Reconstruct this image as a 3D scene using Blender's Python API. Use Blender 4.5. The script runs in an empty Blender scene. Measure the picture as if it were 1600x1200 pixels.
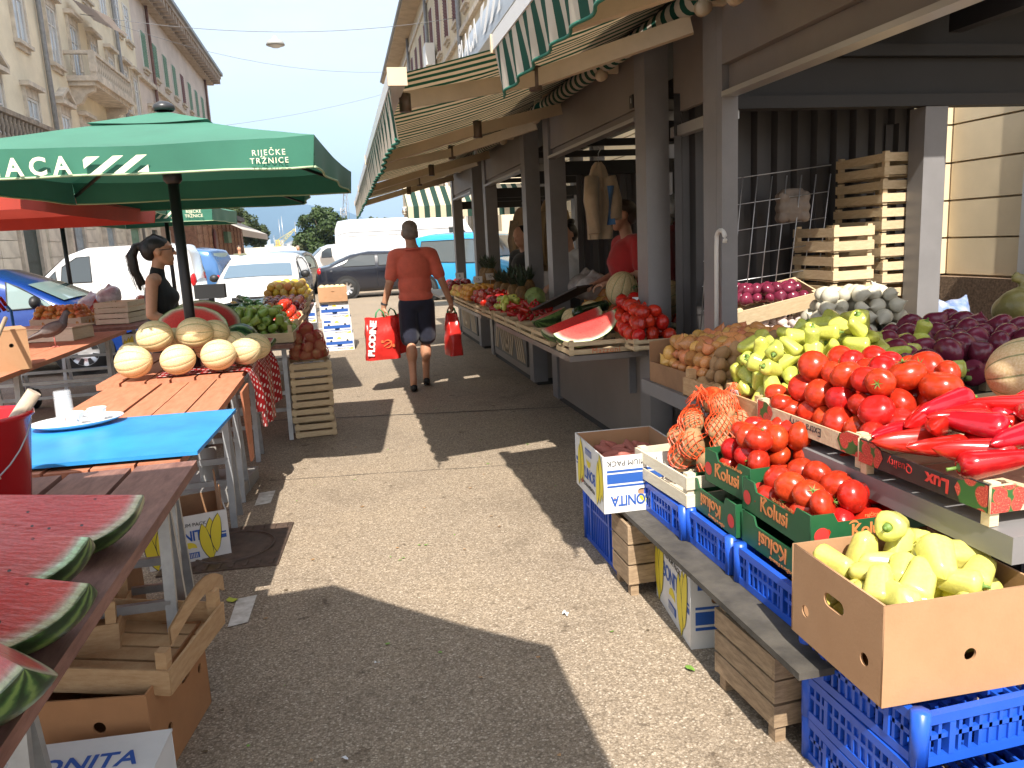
import bpy, bmesh, math, random
from mathutils import Vector, Matrix, Euler, noise
random.seed(7)
scene = bpy.context.scene
COL = scene.collection
PI = math.pi
R = math.radians

# ---------------------------------------------------------------- camera, sky, sun, exposure
cam_data = bpy.data.cameras.new('camera')
cam = bpy.data.objects.new('camera', cam_data)
COL.objects.link(cam)
cam_data.sensor_width = 36.0
cam_data.lens = 27.27
cam_data.clip_start = 0.05
cam_data.clip_end = 30000
cam.matrix_world = Matrix((
    (0.9757976, 0.0867221, -0.2007443, 0.0),
    (-0.2128817, 0.1668103, -0.9627335, 0.0),
    (-0.0500041, 0.9821678, 0.1812346, 1.5),
    (0, 0, 0, 1)))
scene.camera = cam
scene.render.resolution_x = 1024
scene.render.resolution_y = 768

SUN_DIR = Vector((0.13, 0.84, -1.0)).normalized()      # the way the light travels
sun_elev = math.asin(-SUN_DIR.z)
world = bpy.data.worlds.new('World')
scene.world = world
world.use_nodes = True
wn = world.node_tree
wn.nodes.clear()
sky = wn.nodes.new('ShaderNodeTexSky')
sky.sky_type = 'NISHITA'
sky.sun_disc = False
sky.sun_elevation = sun_elev
sky.sun_rotation = math.atan2(-SUN_DIR.x, -SUN_DIR.y)
sky.altitude = 0
sky.air_density = 1.0
sky.dust_density = 3.0
sky.ozone_density = 1.0
# thin high cloud over the whole sky
tc = wn.nodes.new('ShaderNodeTexCoord')
mp = wn.nodes.new('ShaderNodeMapping')
mp.inputs['Scale'].default_value = (1.0, 1.0, 3.0)
cn = wn.nodes.new('ShaderNodeTexNoise')
cn.inputs['Scale'].default_value = 2.2
cn.inputs['Detail'].default_value = 7
cn.inputs['Roughness'].default_value = 0.62
cr = wn.nodes.new('ShaderNodeValToRGB')
cr.color_ramp.elements[0].position = 0.36
cr.color_ramp.elements[1].position = 0.72
cr.color_ramp.elements[0].color = (0.50, 0.50, 0.50, 1)
cr.color_ramp.elements[1].color = (0.92, 0.92, 0.92, 1)
mx = wn.nodes.new('ShaderNodeMix')
mx.data_type = 'RGBA'
mx.inputs['B'].default_value = (4.0, 4.1, 4.25, 1)
bg = wn.nodes.new('ShaderNodeBackground')
bg.inputs['Strength'].default_value = 0.15
wo = wn.nodes.new('ShaderNodeOutputWorld')
L = wn.links.new
L(tc.outputs['Generated'], mp.inputs['Vector'])
L(mp.outputs['Vector'], cn.inputs['Vector'])
L(cn.outputs['Fac'], cr.inputs['Fac'])
L(cr.outputs['Color'], mx.inputs['Factor'])
L(sky.outputs['Color'], mx.inputs['A'])
L(mx.outputs['Result'], bg.inputs['Color'])
L(bg.outputs['Background'], wo.inputs['Surface'])

sd = bpy.data.lights.new('sun', 'SUN')
sd.energy = 4.6
sd.angle = R(0.55)
sd.color = (1.0, 0.94, 0.84)
so = bpy.data.objects.new('sun', sd)
COL.objects.link(so)
so.rotation_euler = SUN_DIR.to_track_quat('-Z', 'Y').to_euler()
so.location = (0, -20, 40)

scene.view_settings.view_transform = 'Standard'
scene.view_settings.look = 'None'
scene.view_settings.gamma = 1
scene.view_settings.exposure = 1.12
scene.cycles.use_denoising = True
scene.cycles.max_bounces = 7
scene.cycles.diffuse_bounces = 4
scene.cycles.glossy_bounces = 3
scene.cycles.transmission_bounces = 6
scene.cycles.transparent_max_bounces = 12
scene.cycles.volume_bounces = 0
scene.cycles.sample_clamp_indirect = 6
scene.cycles.caustics_reflective = False
scene.cycles.caustics_refractive = False

# ---------------------------------------------------------------- mesh helpers
KIDS = {}
class MB:
    """collects shapes; build() links them as one mesh object"""
    def __init__(s):
        s.v, s.f, s.m, s.s = [], [], [], []
    def add(s, vs, fs, mi=0, sm=False):
        o = len(s.v)
        s.v += [tuple(v) for v in vs]
        s.f += [tuple(i + o for i in f) for f in fs]
        s.m += [mi] * len(fs)
        s.s += [sm] * len(fs)
        return s
    def box(s, c, d, mi=0, M=None):
        x, y, z = d[0] / 2, d[1] / 2, d[2] / 2
        vs = [Vector((sx * x, sy * y, sz * z)) for sz in (-1, 1) for sy in (-1, 1) for sx in (-1, 1)]
        if M is not None:
            vs = [M @ v for v in vs]
        vs = [v + Vector(c) for v in vs]
        return s.add(vs, [(0, 2, 3, 1), (4, 5, 7, 6), (0, 1, 5, 4), (2, 6, 7, 3), (0, 4, 6, 2), (1, 3, 7, 5)], mi)
    def bbox(s, x0, x1, y0, y1, z0, z1, mi=0):
        return s.box(((x0 + x1) / 2, (y0 + y1) / 2, (z0 + z1) / 2), (x1 - x0, y1 - y0, z1 - z0), mi)
    def beam(s, p, q, w, h, mi=0, up=(0, 0, 1)):
        p, q = Vector(p), Vector(q)
        d = (q - p)
        l = d.length
        d.normalize()
        u = Vector(up)
        a = d.cross(u)
        if a.length < 1e-4:
            a = d.cross(Vector((1, 0, 0)))
        a.normalize()
        b = a.cross(d)
        M = Matrix((a, d, b)).transposed()
        return s.box((p + q) / 2, (w, l, h), mi, M)
    def tube(s, pts, r, n=8, mi=0, cap=True, sm=True):
        pts = [Vector(p) for p in pts]
        rs = r if isinstance(r, (list, tuple)) else [r] * len(pts)
        vs, fs = [], []
        ref = Vector((0, 0, 1))
        for i, p in enumerate(pts):
            d = (pts[min(i + 1, len(pts) - 1)] - pts[max(i - 1, 0)]).normalized()
            a = d.cross(ref)
            if a.length < 0.05:
                a = d.cross(Vector((0.3, 1, 0)))
            a.normalize()
            b = a.cross(d)
            for k in range(n):
                t = 2 * PI * k / n
                vs.append(p + (a * math.cos(t) + b * math.sin(t)) * rs[i])
        for i in range(len(pts) - 1):
            for k in range(n):
                k2 = (k + 1) % n
                fs.append((i * n + k, i * n + k2, (i + 1) * n + k2, (i + 1) * n + k))
        s.add(vs, fs, mi, sm)
        if cap:
            o = len(s.v) - len(vs)
            s.f += [tuple(o + k for k in reversed(range(n))), tuple(o + (len(pts) - 1) * n + k for k in range(n))]
            s.m += [mi] * 2
            s.s += [False] * 2
        return s
    def lathe(s, prof, n=16, mi=0, M=None, c=(0, 0, 0), sm=True, fn=None):
        vs, fs = [], []
        for (r, z) in prof:
            for k in range(n):
                t = 2 * PI * k / n
                v = Vector((r * math.cos(t), r * math.sin(t), z))
                if fn:
                    v = fn(v, t)
                if M is not None:
                    v = M @ v
                vs.append(v + Vector(c))
        for i in range(len(prof) - 1):
            for k in range(n):
                k2 = (k + 1) % n
                fs.append((i * n + k, i * n + k2, (i + 1) * n + k2, (i + 1) * n + k))
        return s.add(vs, fs, mi, sm)
    def grid(s, fn, nu, nv, mi=0, sm=True, flip=False):
        vs = [fn(i / nu, j / nv) for i in range(nu + 1) for j in range(nv + 1)]
        fs = []
        for i in range(nu):
            for j in range(nv):
                a, b, c, d = i * (nv + 1) + j, (i + 1) * (nv + 1) + j, (i + 1) * (nv + 1) + j + 1, i * (nv + 1) + j + 1
                fs.append((a, d, c, b) if flip else (a, b, c, d))
        return s.add(vs, fs, mi, sm)
    def prism(s, poly, d0, d1, axis='X', mi=0):
        """poly of (a,b): axis X -> (y,z), axis Y -> (x,z), axis Z -> (x,y)"""
        def P(a, b, d):
            return {'X': (d, a, b), 'Y': (a, d, b), 'Z': (a, b, d)}[axis]
        n = len(poly)
        vs = [P(a, b, d0) for a, b in poly] + [P(a, b, d1) for a, b in poly]
        fs = [tuple(range(n)), tuple(reversed(range(n, 2 * n)))] + [(i, i + n, (i + 1) % n + n, (i + 1) % n) for i in range(n)]
        return s.add(vs, fs, mi)
    def sphere(s, c, r, n=14, m=9, mi=0, M=None, fn=None):
        if not isinstance(r, (tuple, list)):
            r = (r, r, r)
        vs = [Vector((0, 0, -1))]
        for i in range(1, m):
            ph = PI * i / m - PI / 2
            for k in range(n):
                t = 2 * PI * k / n
                vs.append(Vector((math.cos(ph) * math.cos(t), math.cos(ph) * math.sin(t), math.sin(ph))))
        vs.append(Vector((0, 0, 1)))
        fs = [(0, 1 + (k + 1) % n, 1 + k) for k in range(n)]
        for i in range(m - 2):
            a = 1 + i * n
            for k in range(n):
                k2 = (k + 1) % n
                fs.append((a + k, a + k2, a + n + k2, a + n + k))
        a = 1 + (m - 2) * n
        fs += [(a + k, a + (k + 1) % n, len(vs) - 1) for k in range(n)]
        out = []
        for v in vs:
            w = Vector((v.x * r[0], v.y * r[1], v.z * r[2]))
            if fn:
                w = fn(w, v)
            if M is not None:
                w = M @ w
            out.append(w + Vector(c))
        return s.add(out, fs, mi, True)
    def mesh(s, name, mats):
        me = bpy.data.meshes.new(name)
        me.from_pydata(s.v, [], s.f)
        if not isinstance(mats, (list, tuple)):
            mats = [mats]
        for m in mats:
            me.materials.append(m)
        if len(mats) > 1:
            me.polygons.foreach_set('material_index', s.m)
        me.polygons.foreach_set('use_smooth', s.s)
        me.update()
        return me
    def build(s, name, mats, parent=None, loc=(0, 0, 0), rot=(0, 0, 0)):
        return put(name, s.mesh(name, mats), parent, loc, rot)


def put(name, me, parent=None, loc=(0, 0, 0), rot=(0, 0, 0), scale=None):
    o = bpy.data.objects.new(name, me)
    COL.objects.link(o)
    o.location = loc
    o.rotation_euler = rot
    if scale:
        o.scale = scale
    if parent is not None:
        o.parent = parent
        KIDS.setdefault(parent.name, []).append(o)
    return o

def tag(o, label=None, cat=None, group=None, kind=None):
    if label:
        o['label'] = label
    if cat:
        o['category'] = cat
    if group:
        o['group'] = group
    if kind:
        o['kind'] = kind
    return o

def thing(name, label, cat, loc=(0, 0, 0), rz=0.0, group=None, rot=None):
    o = bpy.data.objects.new(name, None)
    COL.objects.link(o)
    o.empty_display_size = 0.1
    o.location = loc
    o.rotation_euler = rot or (0, 0, rz)
    return tag(o, label, cat, group)

def dup(root, loc, rot, label=None, group=None, scale=None):
    """a copy of a thing with its parts and sub-parts (mesh data shared)"""
    def cp(o, par):
        c = o.copy()
        COL.objects.link(c)
        if par is not None:
            c.parent = par
            KIDS.setdefault(par.name, []).append(c)
        for ch in list(KIDS.get(o.name, ())):
            cp(ch, c)
        return c
    r = cp(root, None)
    r.location = loc
    r.rotation_euler = rot
    if scale:
        r.scale = scale
    tag(r, label, None, group)
    return r

def evaluated(ob):
    """mesh of an object with its modifiers / curve fill applied"""
    if ob.type in {'CURVE', 'FONT'}:
        return bpy.data.meshes.new_from_object(ob)
    dg = bpy.context.evaluated_depsgraph_get()
    me = bpy.data.meshes.new_from_object(ob.evaluated_get(dg))
    return me

def drop(ob):
    d = ob.data
    bpy.data.objects.remove(ob)
    if isinstance(d, bpy.types.Curve):
        bpy.data.curves.remove(d)
    elif isinstance(d, bpy.types.Mesh):
        bpy.data.meshes.remove(d)

def panel_mesh(outer, holes, thick, mat, name='panel'):
    """flat plate in local XY with round / polygonal holes cut through"""
    cu = bpy.data.curves.new('tmp', 'CURVE')
    cu.dimensions = '2D'
    cu.fill_mode = 'BOTH'
    cu.extrude = thick / 2
    for poly in [outer] + holes:
        sp = cu.splines.new('POLY')
        sp.points.add(len(poly) - 1)
        for p, (x, y) in zip(sp.points, poly):
            p.co = (x, y, 0, 1)
        sp.use_cyclic_u = True
    ob = bpy.data.objects.new('tmp', cu)
    me = evaluated(ob)
    drop(ob)
    me.name = name
    me.materials.clear()
    me.materials.append(mat)
    return me

def circle(cx, cy, r, n=14, ry=None):
    ry = ry or r
    return [(cx + r * math.cos(2 * PI * k / n), cy + ry * math.sin(2 * PI * k / n)) for k in range(n)]

def slot(cx, cy, w, h, n=5):
    r = h / 2
    out = []
    for k in range(n + 1):
        t = -PI / 2 + PI * k / n
        out.append((cx + w / 2 - r + r * math.cos(t), cy + r * math.sin(t)))
    for k in range(n + 1):
        t = PI / 2 + PI * k / n
        out.append((cx - w / 2 + r + r * math.cos(t), cy + r * math.sin(t)))
    return out

def text_mesh(txt, size, mat, depth=0.0008, shear=0.0, space=1.0, align='CENTER', sx=1.0, bold=0.0):
    cu = bpy.data.curves.new('tmp', 'FONT')
    cu.body = txt
    cu.size = size
    cu.extrude = depth
    cu.offset = bold
    cu.shear = shear
    cu.space_character = space
    cu.align_x = align
    cu.align_y = 'CENTER'
    cu.resolution_u = 3
    ob = bpy.data.objects.new('tmp', cu)
    me = evaluated(ob)
    drop(ob)
    me.name = 'lettering'
    me.materials.clear()
    me.materials.append(mat)
    if sx != 1.0:
        for v in me.vertices:
            v.co.x *= sx
    return me

def face_rot(side):
    """rotation that stands a local-XY plate upright and turns its +Z towards the named side"""
    return {'-Y': Euler((PI / 2, 0, 0)), '+Y': Euler((PI / 2, 0, PI)), '-X': Euler((PI / 2, 0, -PI / 2)), '+X': Euler((PI / 2, 0, PI / 2))}[side]

def blob(prims, voxel=0.012, smooth=8, mats=None, name='blob', fac=0.5):
    """one continuous skin grown over tapered limbs and ellipsoids"""
    mb = MB()
    for p in prims:
        if p[0] == 'c':                                   # capsule p,q,r1,r2,(flatten x/y scale)
            a, b = Vector(p[1]), Vector(p[2])
            r1, r2 = p[3], p[4]
            n = 12
            k = max(2, int((b - a).length / (min(r1, r2) * 0.8)))
            pts, rs = [], []
            d = (b - a).normalized()
            for t in (-0.96, -0.7, -0.35):
                pts.append(a + d * r1 * t)
                rs.append(r1 * math.sqrt(1 - t * t))
            for i in range(k + 1):
                pts.append(a.lerp(b, i / k))
                rs.append(r1 + (r2 - r1) * i / k)
            for t in (0.35, 0.7, 0.96):
                pts.append(b + d * r2 * t)
                rs.append(r2 * math.sqrt(1 - t * t))
            mb.tube(pts, rs, n)
        else:                                             # ellipsoid c, radii, rotation
            M = Euler(p[3]).to_matrix() if len(p) > 3 else None
            mb.sphere(p[1], p[2], 16, 11, 0, M)
    me = mb.mesh('tmp', mats[0] if mats else MAT_DEFAULT)
    ob = bpy.data.objects.new('tmp', me)
    COL.objects.link(ob)
    m = ob.modifiers.new('r', 'REMESH')
    m.mode = 'VOXEL'
    m.voxel_size = voxel
    m.use_smooth_shade = True
    s = ob.modifiers.new('s', 'SMOOTH')
    s.factor = fac
    s.iterations = smooth
    out = evaluated(ob)
    drop(ob)
    out.name = name
    out.materials.clear()
    for mm in (mats or [MAT_DEFAULT]):
        out.materials.append(mm)
    return out

# ---------------------------------------------------------------- materials
MATS = {}
def mat(name, col, rough=0.6, var=0.0, scale=6.0, bump=0.0, bscale=60.0, metal=0.0, coat=0.0, rnd=0.0, hue=0.0,
        spec=0.5, trans=0.0, alpha=1.0, col2=None, emit=0.0, sheen=0.0, stretch=None, thin=0.0, sss=0.0):
    if name in MATS:
        return MATS[name]
    m = bpy.data.materials.new(name)
    m.use_nodes = True
    nt = m.node_tree
    N, K = nt.nodes, nt.links.new
    b = N['Principled BSDF']
    b.inputs['Roughness'].default_value = rough
    b.inputs['Metallic'].default_value = metal
    b.inputs['Coat Weight'].default_value = coat
    b.inputs['Coat Roughness'].default_value = 0.12
    b.inputs['Specular IOR Level'].default_value = spec
    b.inputs['Transmission Weight'].default_value = trans
    b.inputs['Alpha'].default_value = alpha
    b.inputs['Sheen Weight'].default_value = sheen
    if sss:
        b.inputs['Subsurface Weight'].default_value = sss
        b.inputs['Subsurface Radius'].default_value = (0.02, 0.008, 0.004)
        b.inputs['Subsurface Scale'].default_value = 1.0
    c = (*col, 1)
    b.inputs['Base Color'].default_value = c
    if emit:
        b.inputs['Emission Color'].default_value = c
        b.inputs['Emission Strength'].default_value = emit
    src = None
    if var or bump:
        tcn = N.new('ShaderNodeTexCoord')
        vec = tcn.outputs['Object']
        if stretch:
            mpn = N.new('ShaderNodeMapping')
            mpn.inputs['Scale'].default_value = stretch
            K(vec, mpn.inputs['Vector'])
            vec = mpn.outputs['Vector']
    if var:
        nz = N.new('ShaderNodeTexNoise')
        nz.inputs['Scale'].default_value = scale
        nz.inputs['Detail'].default_value = 6
        nz.inputs['Roughness'].default_value = 0.62
        K(vec, nz.inputs['Vector'])
        rp = N.new('ShaderNodeValToRGB')
        rp.color_ramp.elements[0].position = 0.3
        rp.color_ramp.elements[1].position = 0.7
        a2 = col2 or tuple(min(1, x * (1 + var)) for x in col)
        a1 = tuple(x * (1 - var) for x in col) if not col2 else col
        rp.color_ramp.elements[0].color = (*a1, 1)
        rp.color_ramp.elements[1].color = (*a2, 1)
        K(nz.outputs['Fac'], rp.inputs['Fac'])
        src = rp.outputs['Color']
    if rnd or hue:
        oi = N.new('ShaderNodeObjectInfo')
        hs = N.new('ShaderNodeHueSaturation')
        mr = N.new('ShaderNodeMapRange')
        mr.inputs['To Min'].default_value = 1 - rnd
        mr.inputs['To Max'].default_value = 1 + rnd
        K(oi.outputs['Random'], mr.inputs['Value'])
        K(mr.outputs['Result'], hs.inputs['Value'])
        if hue:
            wn_ = N.new('ShaderNodeTexWhiteNoise')
            wn_.noise_dimensions = '1D'
            K(oi.outputs['Random'], wn_.inputs['W'])
            mh = N.new('ShaderNodeMapRange')
            mh.inputs['To Min'].default_value = 0.5 - hue
            mh.inputs['To Max'].default_value = 0.5 + hue
            K(wn_.outputs['Value'], mh.inputs['Value'])
            K(mh.outputs['Result'], hs.inputs['Hue'])
        if src:
            K(src, hs.inputs['Color'])
        else:
            hs.inputs['Color'].default_value = c
        src = hs.outputs['Color']
    if src:
        K(src, b.inputs['Base Color'])
    if bump:
        nb = N.new('ShaderNodeTexNoise')
        nb.inputs['Scale'].default_value = bscale
        nb.inputs['Detail'].default_value = 4
        K(vec, nb.inputs['Vector'])
        bp = N.new('ShaderNodeBump')
        bp.inputs['Strength'].default_value = bump
        bp.inputs['Distance'].default_value = 0.01
        K(nb.outputs['Fac'], bp.inputs['Height'])
        K(bp.outputs['Normal'], b.inputs['Normal'])
    if thin:                                   # thin cloth: part of the light passes through
        tr = N.new('ShaderNodeBsdfTranslucent')
        ms = N.new('ShaderNodeMixShader')
        ms.inputs[0].default_value = thin
        if src:
            K(src, tr.inputs['Color'])
        else:
            tr.inputs['Color'].default_value = c
        K(b.outputs[0], ms.inputs[1])
        K(tr.outputs[0], ms.inputs[2])
        K(ms.outputs[0], N['Material Output'].inputs['Surface'])
    MATS[name] = m
    return m

MAT_DEFAULT = mat('plain', (0.5, 0.5, 0.5))

def fancy(name, fn, **kw):
    """material whose base colour comes from a node graph made by fn(nodes, link, objcoord) -> colour socket"""
    if name in MATS:
        return MATS[name]
    th = kw.pop('thin', 0)
    m = mat(name, (0.5, 0.5, 0.5), **kw)
    nt = m.node_tree
    t = nt.nodes.new('ShaderNodeTexCoord')
    c = fn(nt.nodes, nt.links.new, t.outputs['Object'])
    nt.links.new(c, nt.nodes['Principled BSDF'].inputs['Base Color'])
    if th:
        b = nt.nodes['Principled BSDF']
        tr = nt.nodes.new('ShaderNodeBsdfTranslucent')
        ms = nt.nodes.new('ShaderNodeMixShader')
        ms.inputs[0].default_value = th
        nt.links.new(c, tr.inputs['Color'])
        nt.links.new(b.outputs[0], ms.inputs[1])
        nt.links.new(tr.outputs[0], ms.inputs[2])
        nt.links.new(ms.outputs[0], nt.nodes['Material Output'].inputs['Surface'])
    return m

def nmath(N, K, op, a, b=None, c=None):
    n = N.new('ShaderNodeMath')
    n.operation = op
    for i, x in enumerate((a, b, c)):
        if x is None:
            continue
        if hasattr(x, 'is_output'):
            K(x, n.inputs[i])
        else:
            n.inputs[i].default_value = x
    return n.outputs[0]

def nramp(N, K, f, stops, interp='LINEAR'):
    r = N.new('ShaderNodeValToRGB')
    r.color_ramp.interpolation = interp
    els = r.color_ramp.elements
    while len(els) < len(stops):
        els.new(0.5)
    for e, (p, c) in zip(els, stops):
        e.position = p
        e.color = (*c, 1)
    K(f, r.inputs['Fac'])
    return r.outputs['Color']

def nmix(N, K, f, a, b, blend='MIX'):
    m = N.new('ShaderNodeMix')
    m.data_type = 'RGBA'
    m.blend_type = blend
    for nm, x in (('Factor', f), ('A', a), ('B', b)):
        if hasattr(x, 'is_output'):
            K(x, m.inputs[nm])
        elif nm == 'Factor':
            m.inputs[nm].default_value = x
        else:
            m.inputs[nm].default_value = (*x, 1)
    return m.outputs['Result']

def nnoise(N, K, vec, scale, detail=5, out='Fac', rough=0.6):
    n = N.new('ShaderNodeTexNoise')
    n.inputs['Scale'].default_value = scale
    n.inputs['Detail'].default_value = detail
    n.inputs['Roughness'].default_value = rough
    K(vec, n.inputs['Vector'])
    return n.outputs[out]

def nsep(N, K, vec):
    s = N.new('ShaderNodeSeparateXYZ')
    K(vec, s.inputs[0])
    return s.outputs

def slanted_logo(w, h, m):
    mb = MB()
    def pg(pts):
        mb.add([(x * w, y * h, 0) for x, y in pts], [tuple(range(len(pts)))])
    pg([(0, .32), (.26, 1), (.06, 1), (.0, .84)][::1])
    pg([(.08, 0), (.24, 0), (.62, 1), (.46, 1)])
    pg([(.44, 0), (.60, 0), (.98, 1), (.82, 1)])
    pg([(.80, 0), (.98, 0), (.98, .42)])
    return mb.mesh('logo', m)

# ================================================================ GROUND, SEA, HILLS
def asphalt(N, K, v):
    vo = N.new('ShaderNodeTexVoronoi')
    vo.inputs['Scale'].default_value = 150
    K(v, vo.inputs['Vector'])
    sx = nsep(N, K, vo.outputs['Color'])[0]
    stones = nramp(N, K, sx, [(0.0, (0.185, 0.146, 0.108)), (0.30, (0.275, 0.222, 0.166)), (0.68, (0.335, 0.272, 0.205)), (0.92, (0.42, 0.35, 0.272)), (1.0, (0.55, 0.475, 0.39))])
    gap = nramp(N, K, vo.outputs['Distance'], [(0.30, (1, 1, 1)), (0.62, (0.74, 0.71, 0.67))])
    c = nmix(N, K, 1.0, stones, gap, 'MULTIPLY')
    big = nramp(N, K, nnoise(N, K, v, 0.9, 7, 'Fac', .7), [(0.30, (0.70, 0.68, 0.66)), (0.46, (0.96, 0.95, 0.94)), (0.66, (1.06, 1.04, 1.0))])
    c = nmix(N, K, 1.0, c, big, 'MULTIPLY')
    spots = nramp(N, K, nnoise(N, K, v, 9, 3), [(0.28, (0.42, 0.38, 0.34)), (0.36, (1, 1, 1))])
    return nmix(N, K, 0.8, c, spots, 'MULTIPLY')
ASPH = fancy('exposed_aggregate_asphalt', asphalt, rough=0.9, bump=0.2, bscale=170)
g = MB()
g.add([(-9000, -400, 0), (9000, -400, 0), (9000, 9000, 0), (-9000, 9000, 0)], [(0, 1, 2, 3)])
tag(g.build('ground', ASPH), kind='structure')

SEA = mat('sea_water', (0.10, 0.22, 0.32), rough=0.25, bump=0.3, bscale=0.6)
g = MB()
g.add([(-9000, 300, 0.05), (9000, 300, 0.05), (9000, 8990, 0.05), (-9000, 8990, 0.05)], [(0, 1, 2, 3)])
tag(g.build('sea', SEA), kind='structure')

HILL = mat('forested_hillside', (0.03, 0.05, 0.055), rough=0.95, var=0.4, scale=0.004)
def ridge(pts, y0, depth, seed):
    mb = MB()
    def fn(u, v):
        x = pts[0][0] + (pts[-1][0] - pts[0][0]) * u
        z = 0
        for (xa, za), (xb, zb) in zip(pts, pts[1:]):
            if xa <= x <= xb:
                t = (x - xa) / (xb - xa)
                t = t * t * (3 - 2 * t)
                z = za + (zb - za) * t
        z *= 1 + 0.05 * noise.noise(Vector((x / 260, seed, 0))) + 0.02 * noise.noise(Vector((x / 70, seed, 3)))
        prof = math.sin(v * PI) ** 0.8
        return (x, y0 + (v - 0.5) * depth, -5 + z * prof + (18 * noise.noise(Vector((x / 120, v * 6, seed))) if 0.05 < v < 0.95 else 0))
    mb.grid(fn, 150, 10)
    return mb
m = ridge([(-6500, 300), (-3600, 420), (-2300, 430), (-1500, 470), (-900, 480), (-560, 470), (-330, 415), (0, 330), (400, 220), (900, 110), (1800, 60), (4000, 40)], 7000, 1600, 1.3)
tag(m.build('mountain', HILL), kind='structure')
m = ridge([(-6500, 120), (-2500, 130), (-1100, 150), (-560, 120), (0, 80), (500, 40), (1500, 20)], 5200, 900, 4.1)
tag(m.build('coastal_hills', HILL), kind='structure')

# pavement joints, painted marks, manhole
JT = mat('joint_tar', (0.05, 0.045, 0.04), rough=0.9)
def strip(name, pts, w, z, m, kind='structure'):
    mb = MB()
    vs, fs = [], []
    for i, (x, y) in enumerate(pts):
        a = Vector(pts[max(i - 1, 0)])
        b = Vector(pts[min(i + 1, len(pts) - 1)])
        d = (b - a).normalized()
        n = Vector((-d.y, d.x)) * (w * (0.6 + 0.8 * random.random()) / 2)
        vs += [(x + n.x, y + n.y, z), (x - n.x, y - n.y, z)]
        if i:
            fs.append((2 * i - 2, 2 * i - 1, 2 * i + 1, 2 * i))
    mb.add(vs, fs)
    return tag(mb.build(name, m), kind=kind)
def wavy(p, q, n, a):
    return [(p[0] + (q[0] - p[0]) * i / n + random.uniform(-a, a) * 0.3, p[1] + (q[1] - p[1]) * i / n + random.uniform(-a, a)) for i in range(n + 1)]
strip('pavement_joint', wavy((-1.4, 7.35), (1.9, 6.6), 26, 0.012), 0.016, 0.004, JT)
strip('pavement_joint', wavy((-0.6, 5.25), (1.9, 4.85), 18, 0.01), 0.007, 0.004, JT)
strip('pavement_joint', wavy((-4, 14.2), (1.9, 12.9), 18, 0.02), 0.02, 0.004, JT)
WPAINT = mat('worn_white_paint', (0.72, 0.70, 0.66), rough=0.85, var=0.35, scale=22, col2=(0.42, 0.39, 0.34))
for i, (x, y, w, d) in enumerate(((-0.60, 4.86, 0.10, 0.27), (-0.55, 3.28, 0.085, 0.28), (-0.66, 1.9, 0.09, 0.3))):
    mb = MB()
    mb.add([(x - w / 2 + random.uniform(-.01, .01), y - d / 2, 0.005), (x + w / 2, y - d / 2 + .02, 0.005), (x + w / 2 + .01, y + d / 2, 0.005), (x - w / 2 + .012, y + d / 2 - .015, 0.005)], [(0, 1, 2, 3)])
    tag(mb.build('road_marking', WPAINT), kind='structure')
for i, y in enumerate((15.4, 16.9, 20.5, 29.5, 32.5, 36, 40, 45)):      # bay lines further down the street
    mb = MB()
    mb.add([(-6, y + .2, .006), (-.4, y, .006), (-.4, y + .12, .006), (-6, y + .32, .006)], [(0, 1, 2, 3)])
    tag(mb.build('road_marking', WPAINT), kind='structure')

RUST = mat('brown_cast_iron', (0.10, 0.068, 0.052), rough=0.55, metal=0.3, var=0.4, scale=18, bump=0.2, bscale=120)
t = thing('manhole_cover', 'rectangular brown cast iron cover let into the asphalt', 'manhole cover', (-0.68, 4.06, 0.0), R(-4))
mb = MB()
mb.bbox(-.30, .27, -.30, .30, -.02, .008)
mb.build('frame_plate', RUST, t)
mb = MB()
mb.lathe([(.0, .0125), (.185, .0125), (.19, .008)], 28)
mb.build('round_lid', RUST, t)
mb = MB()
mb.lathe([(.205, .008), (.205, .014), (.215, .014), (.215, .008)], 28)
mb.build('lid_ring', RUST, t)
rib = MB().bbox(0, .02, -.0325, .0325, .008, .0125).mesh('grip_rib', RUST)
for k in range(9):
    for y in (-.2525, .2525):
        put('grip_rib', rib, t, (-.28 + k * .063, y, 0))

# small litter
def litter(name, label, x, y, m, r):
    mb = MB()
    n = 7
    vs = [(r * random.uniform(.6, 1.1) * math.cos(2 * PI * k / n), r * random.uniform(.4, .8) * math.sin(2 * PI * k / n), random.uniform(.004, .02)) for k in range(n)] + [(0, 0, .014)]
    mb.add(vs, [(k, (k + 1) % n, n) for k in range(n)])
    tag(mb.build(name, m, None, (x, y, 0), (0, 0, random.random() * 6)), label, 'litter')
PAPER = mat('white_paper', (0.75, 0.76, 0.78), rough=0.6)
LEAFG = mat('fresh_green_leaf', (0.16, 0.30, 0.05), rough=0.5)
litter('paper_scrap', 'small pale paper scrap on the sunlit asphalt beside the shadow edge', .76, 2.82, PAPER, .018)
litter('paper_scrap', 'small pale paper scrap on the shaded asphalt at the left', .0, 2.66, PAPER, .014)
litter('paper_scrap', 'small pale paper scrap on the shaded asphalt near the bottom edge', -.12, 2.15, PAPER, .014)
litter('green_leaf', 'small green leaf on the ground beside the weathered wooden crate', 1.06, 2.3, LEAFG, .022)
litter('green_leaf', 'small yellow green leaf beside the table leg on the left', -.60, 3.4, mat('yellow_green_leaf', (.45, .5, .06), .5), .03)

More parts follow.
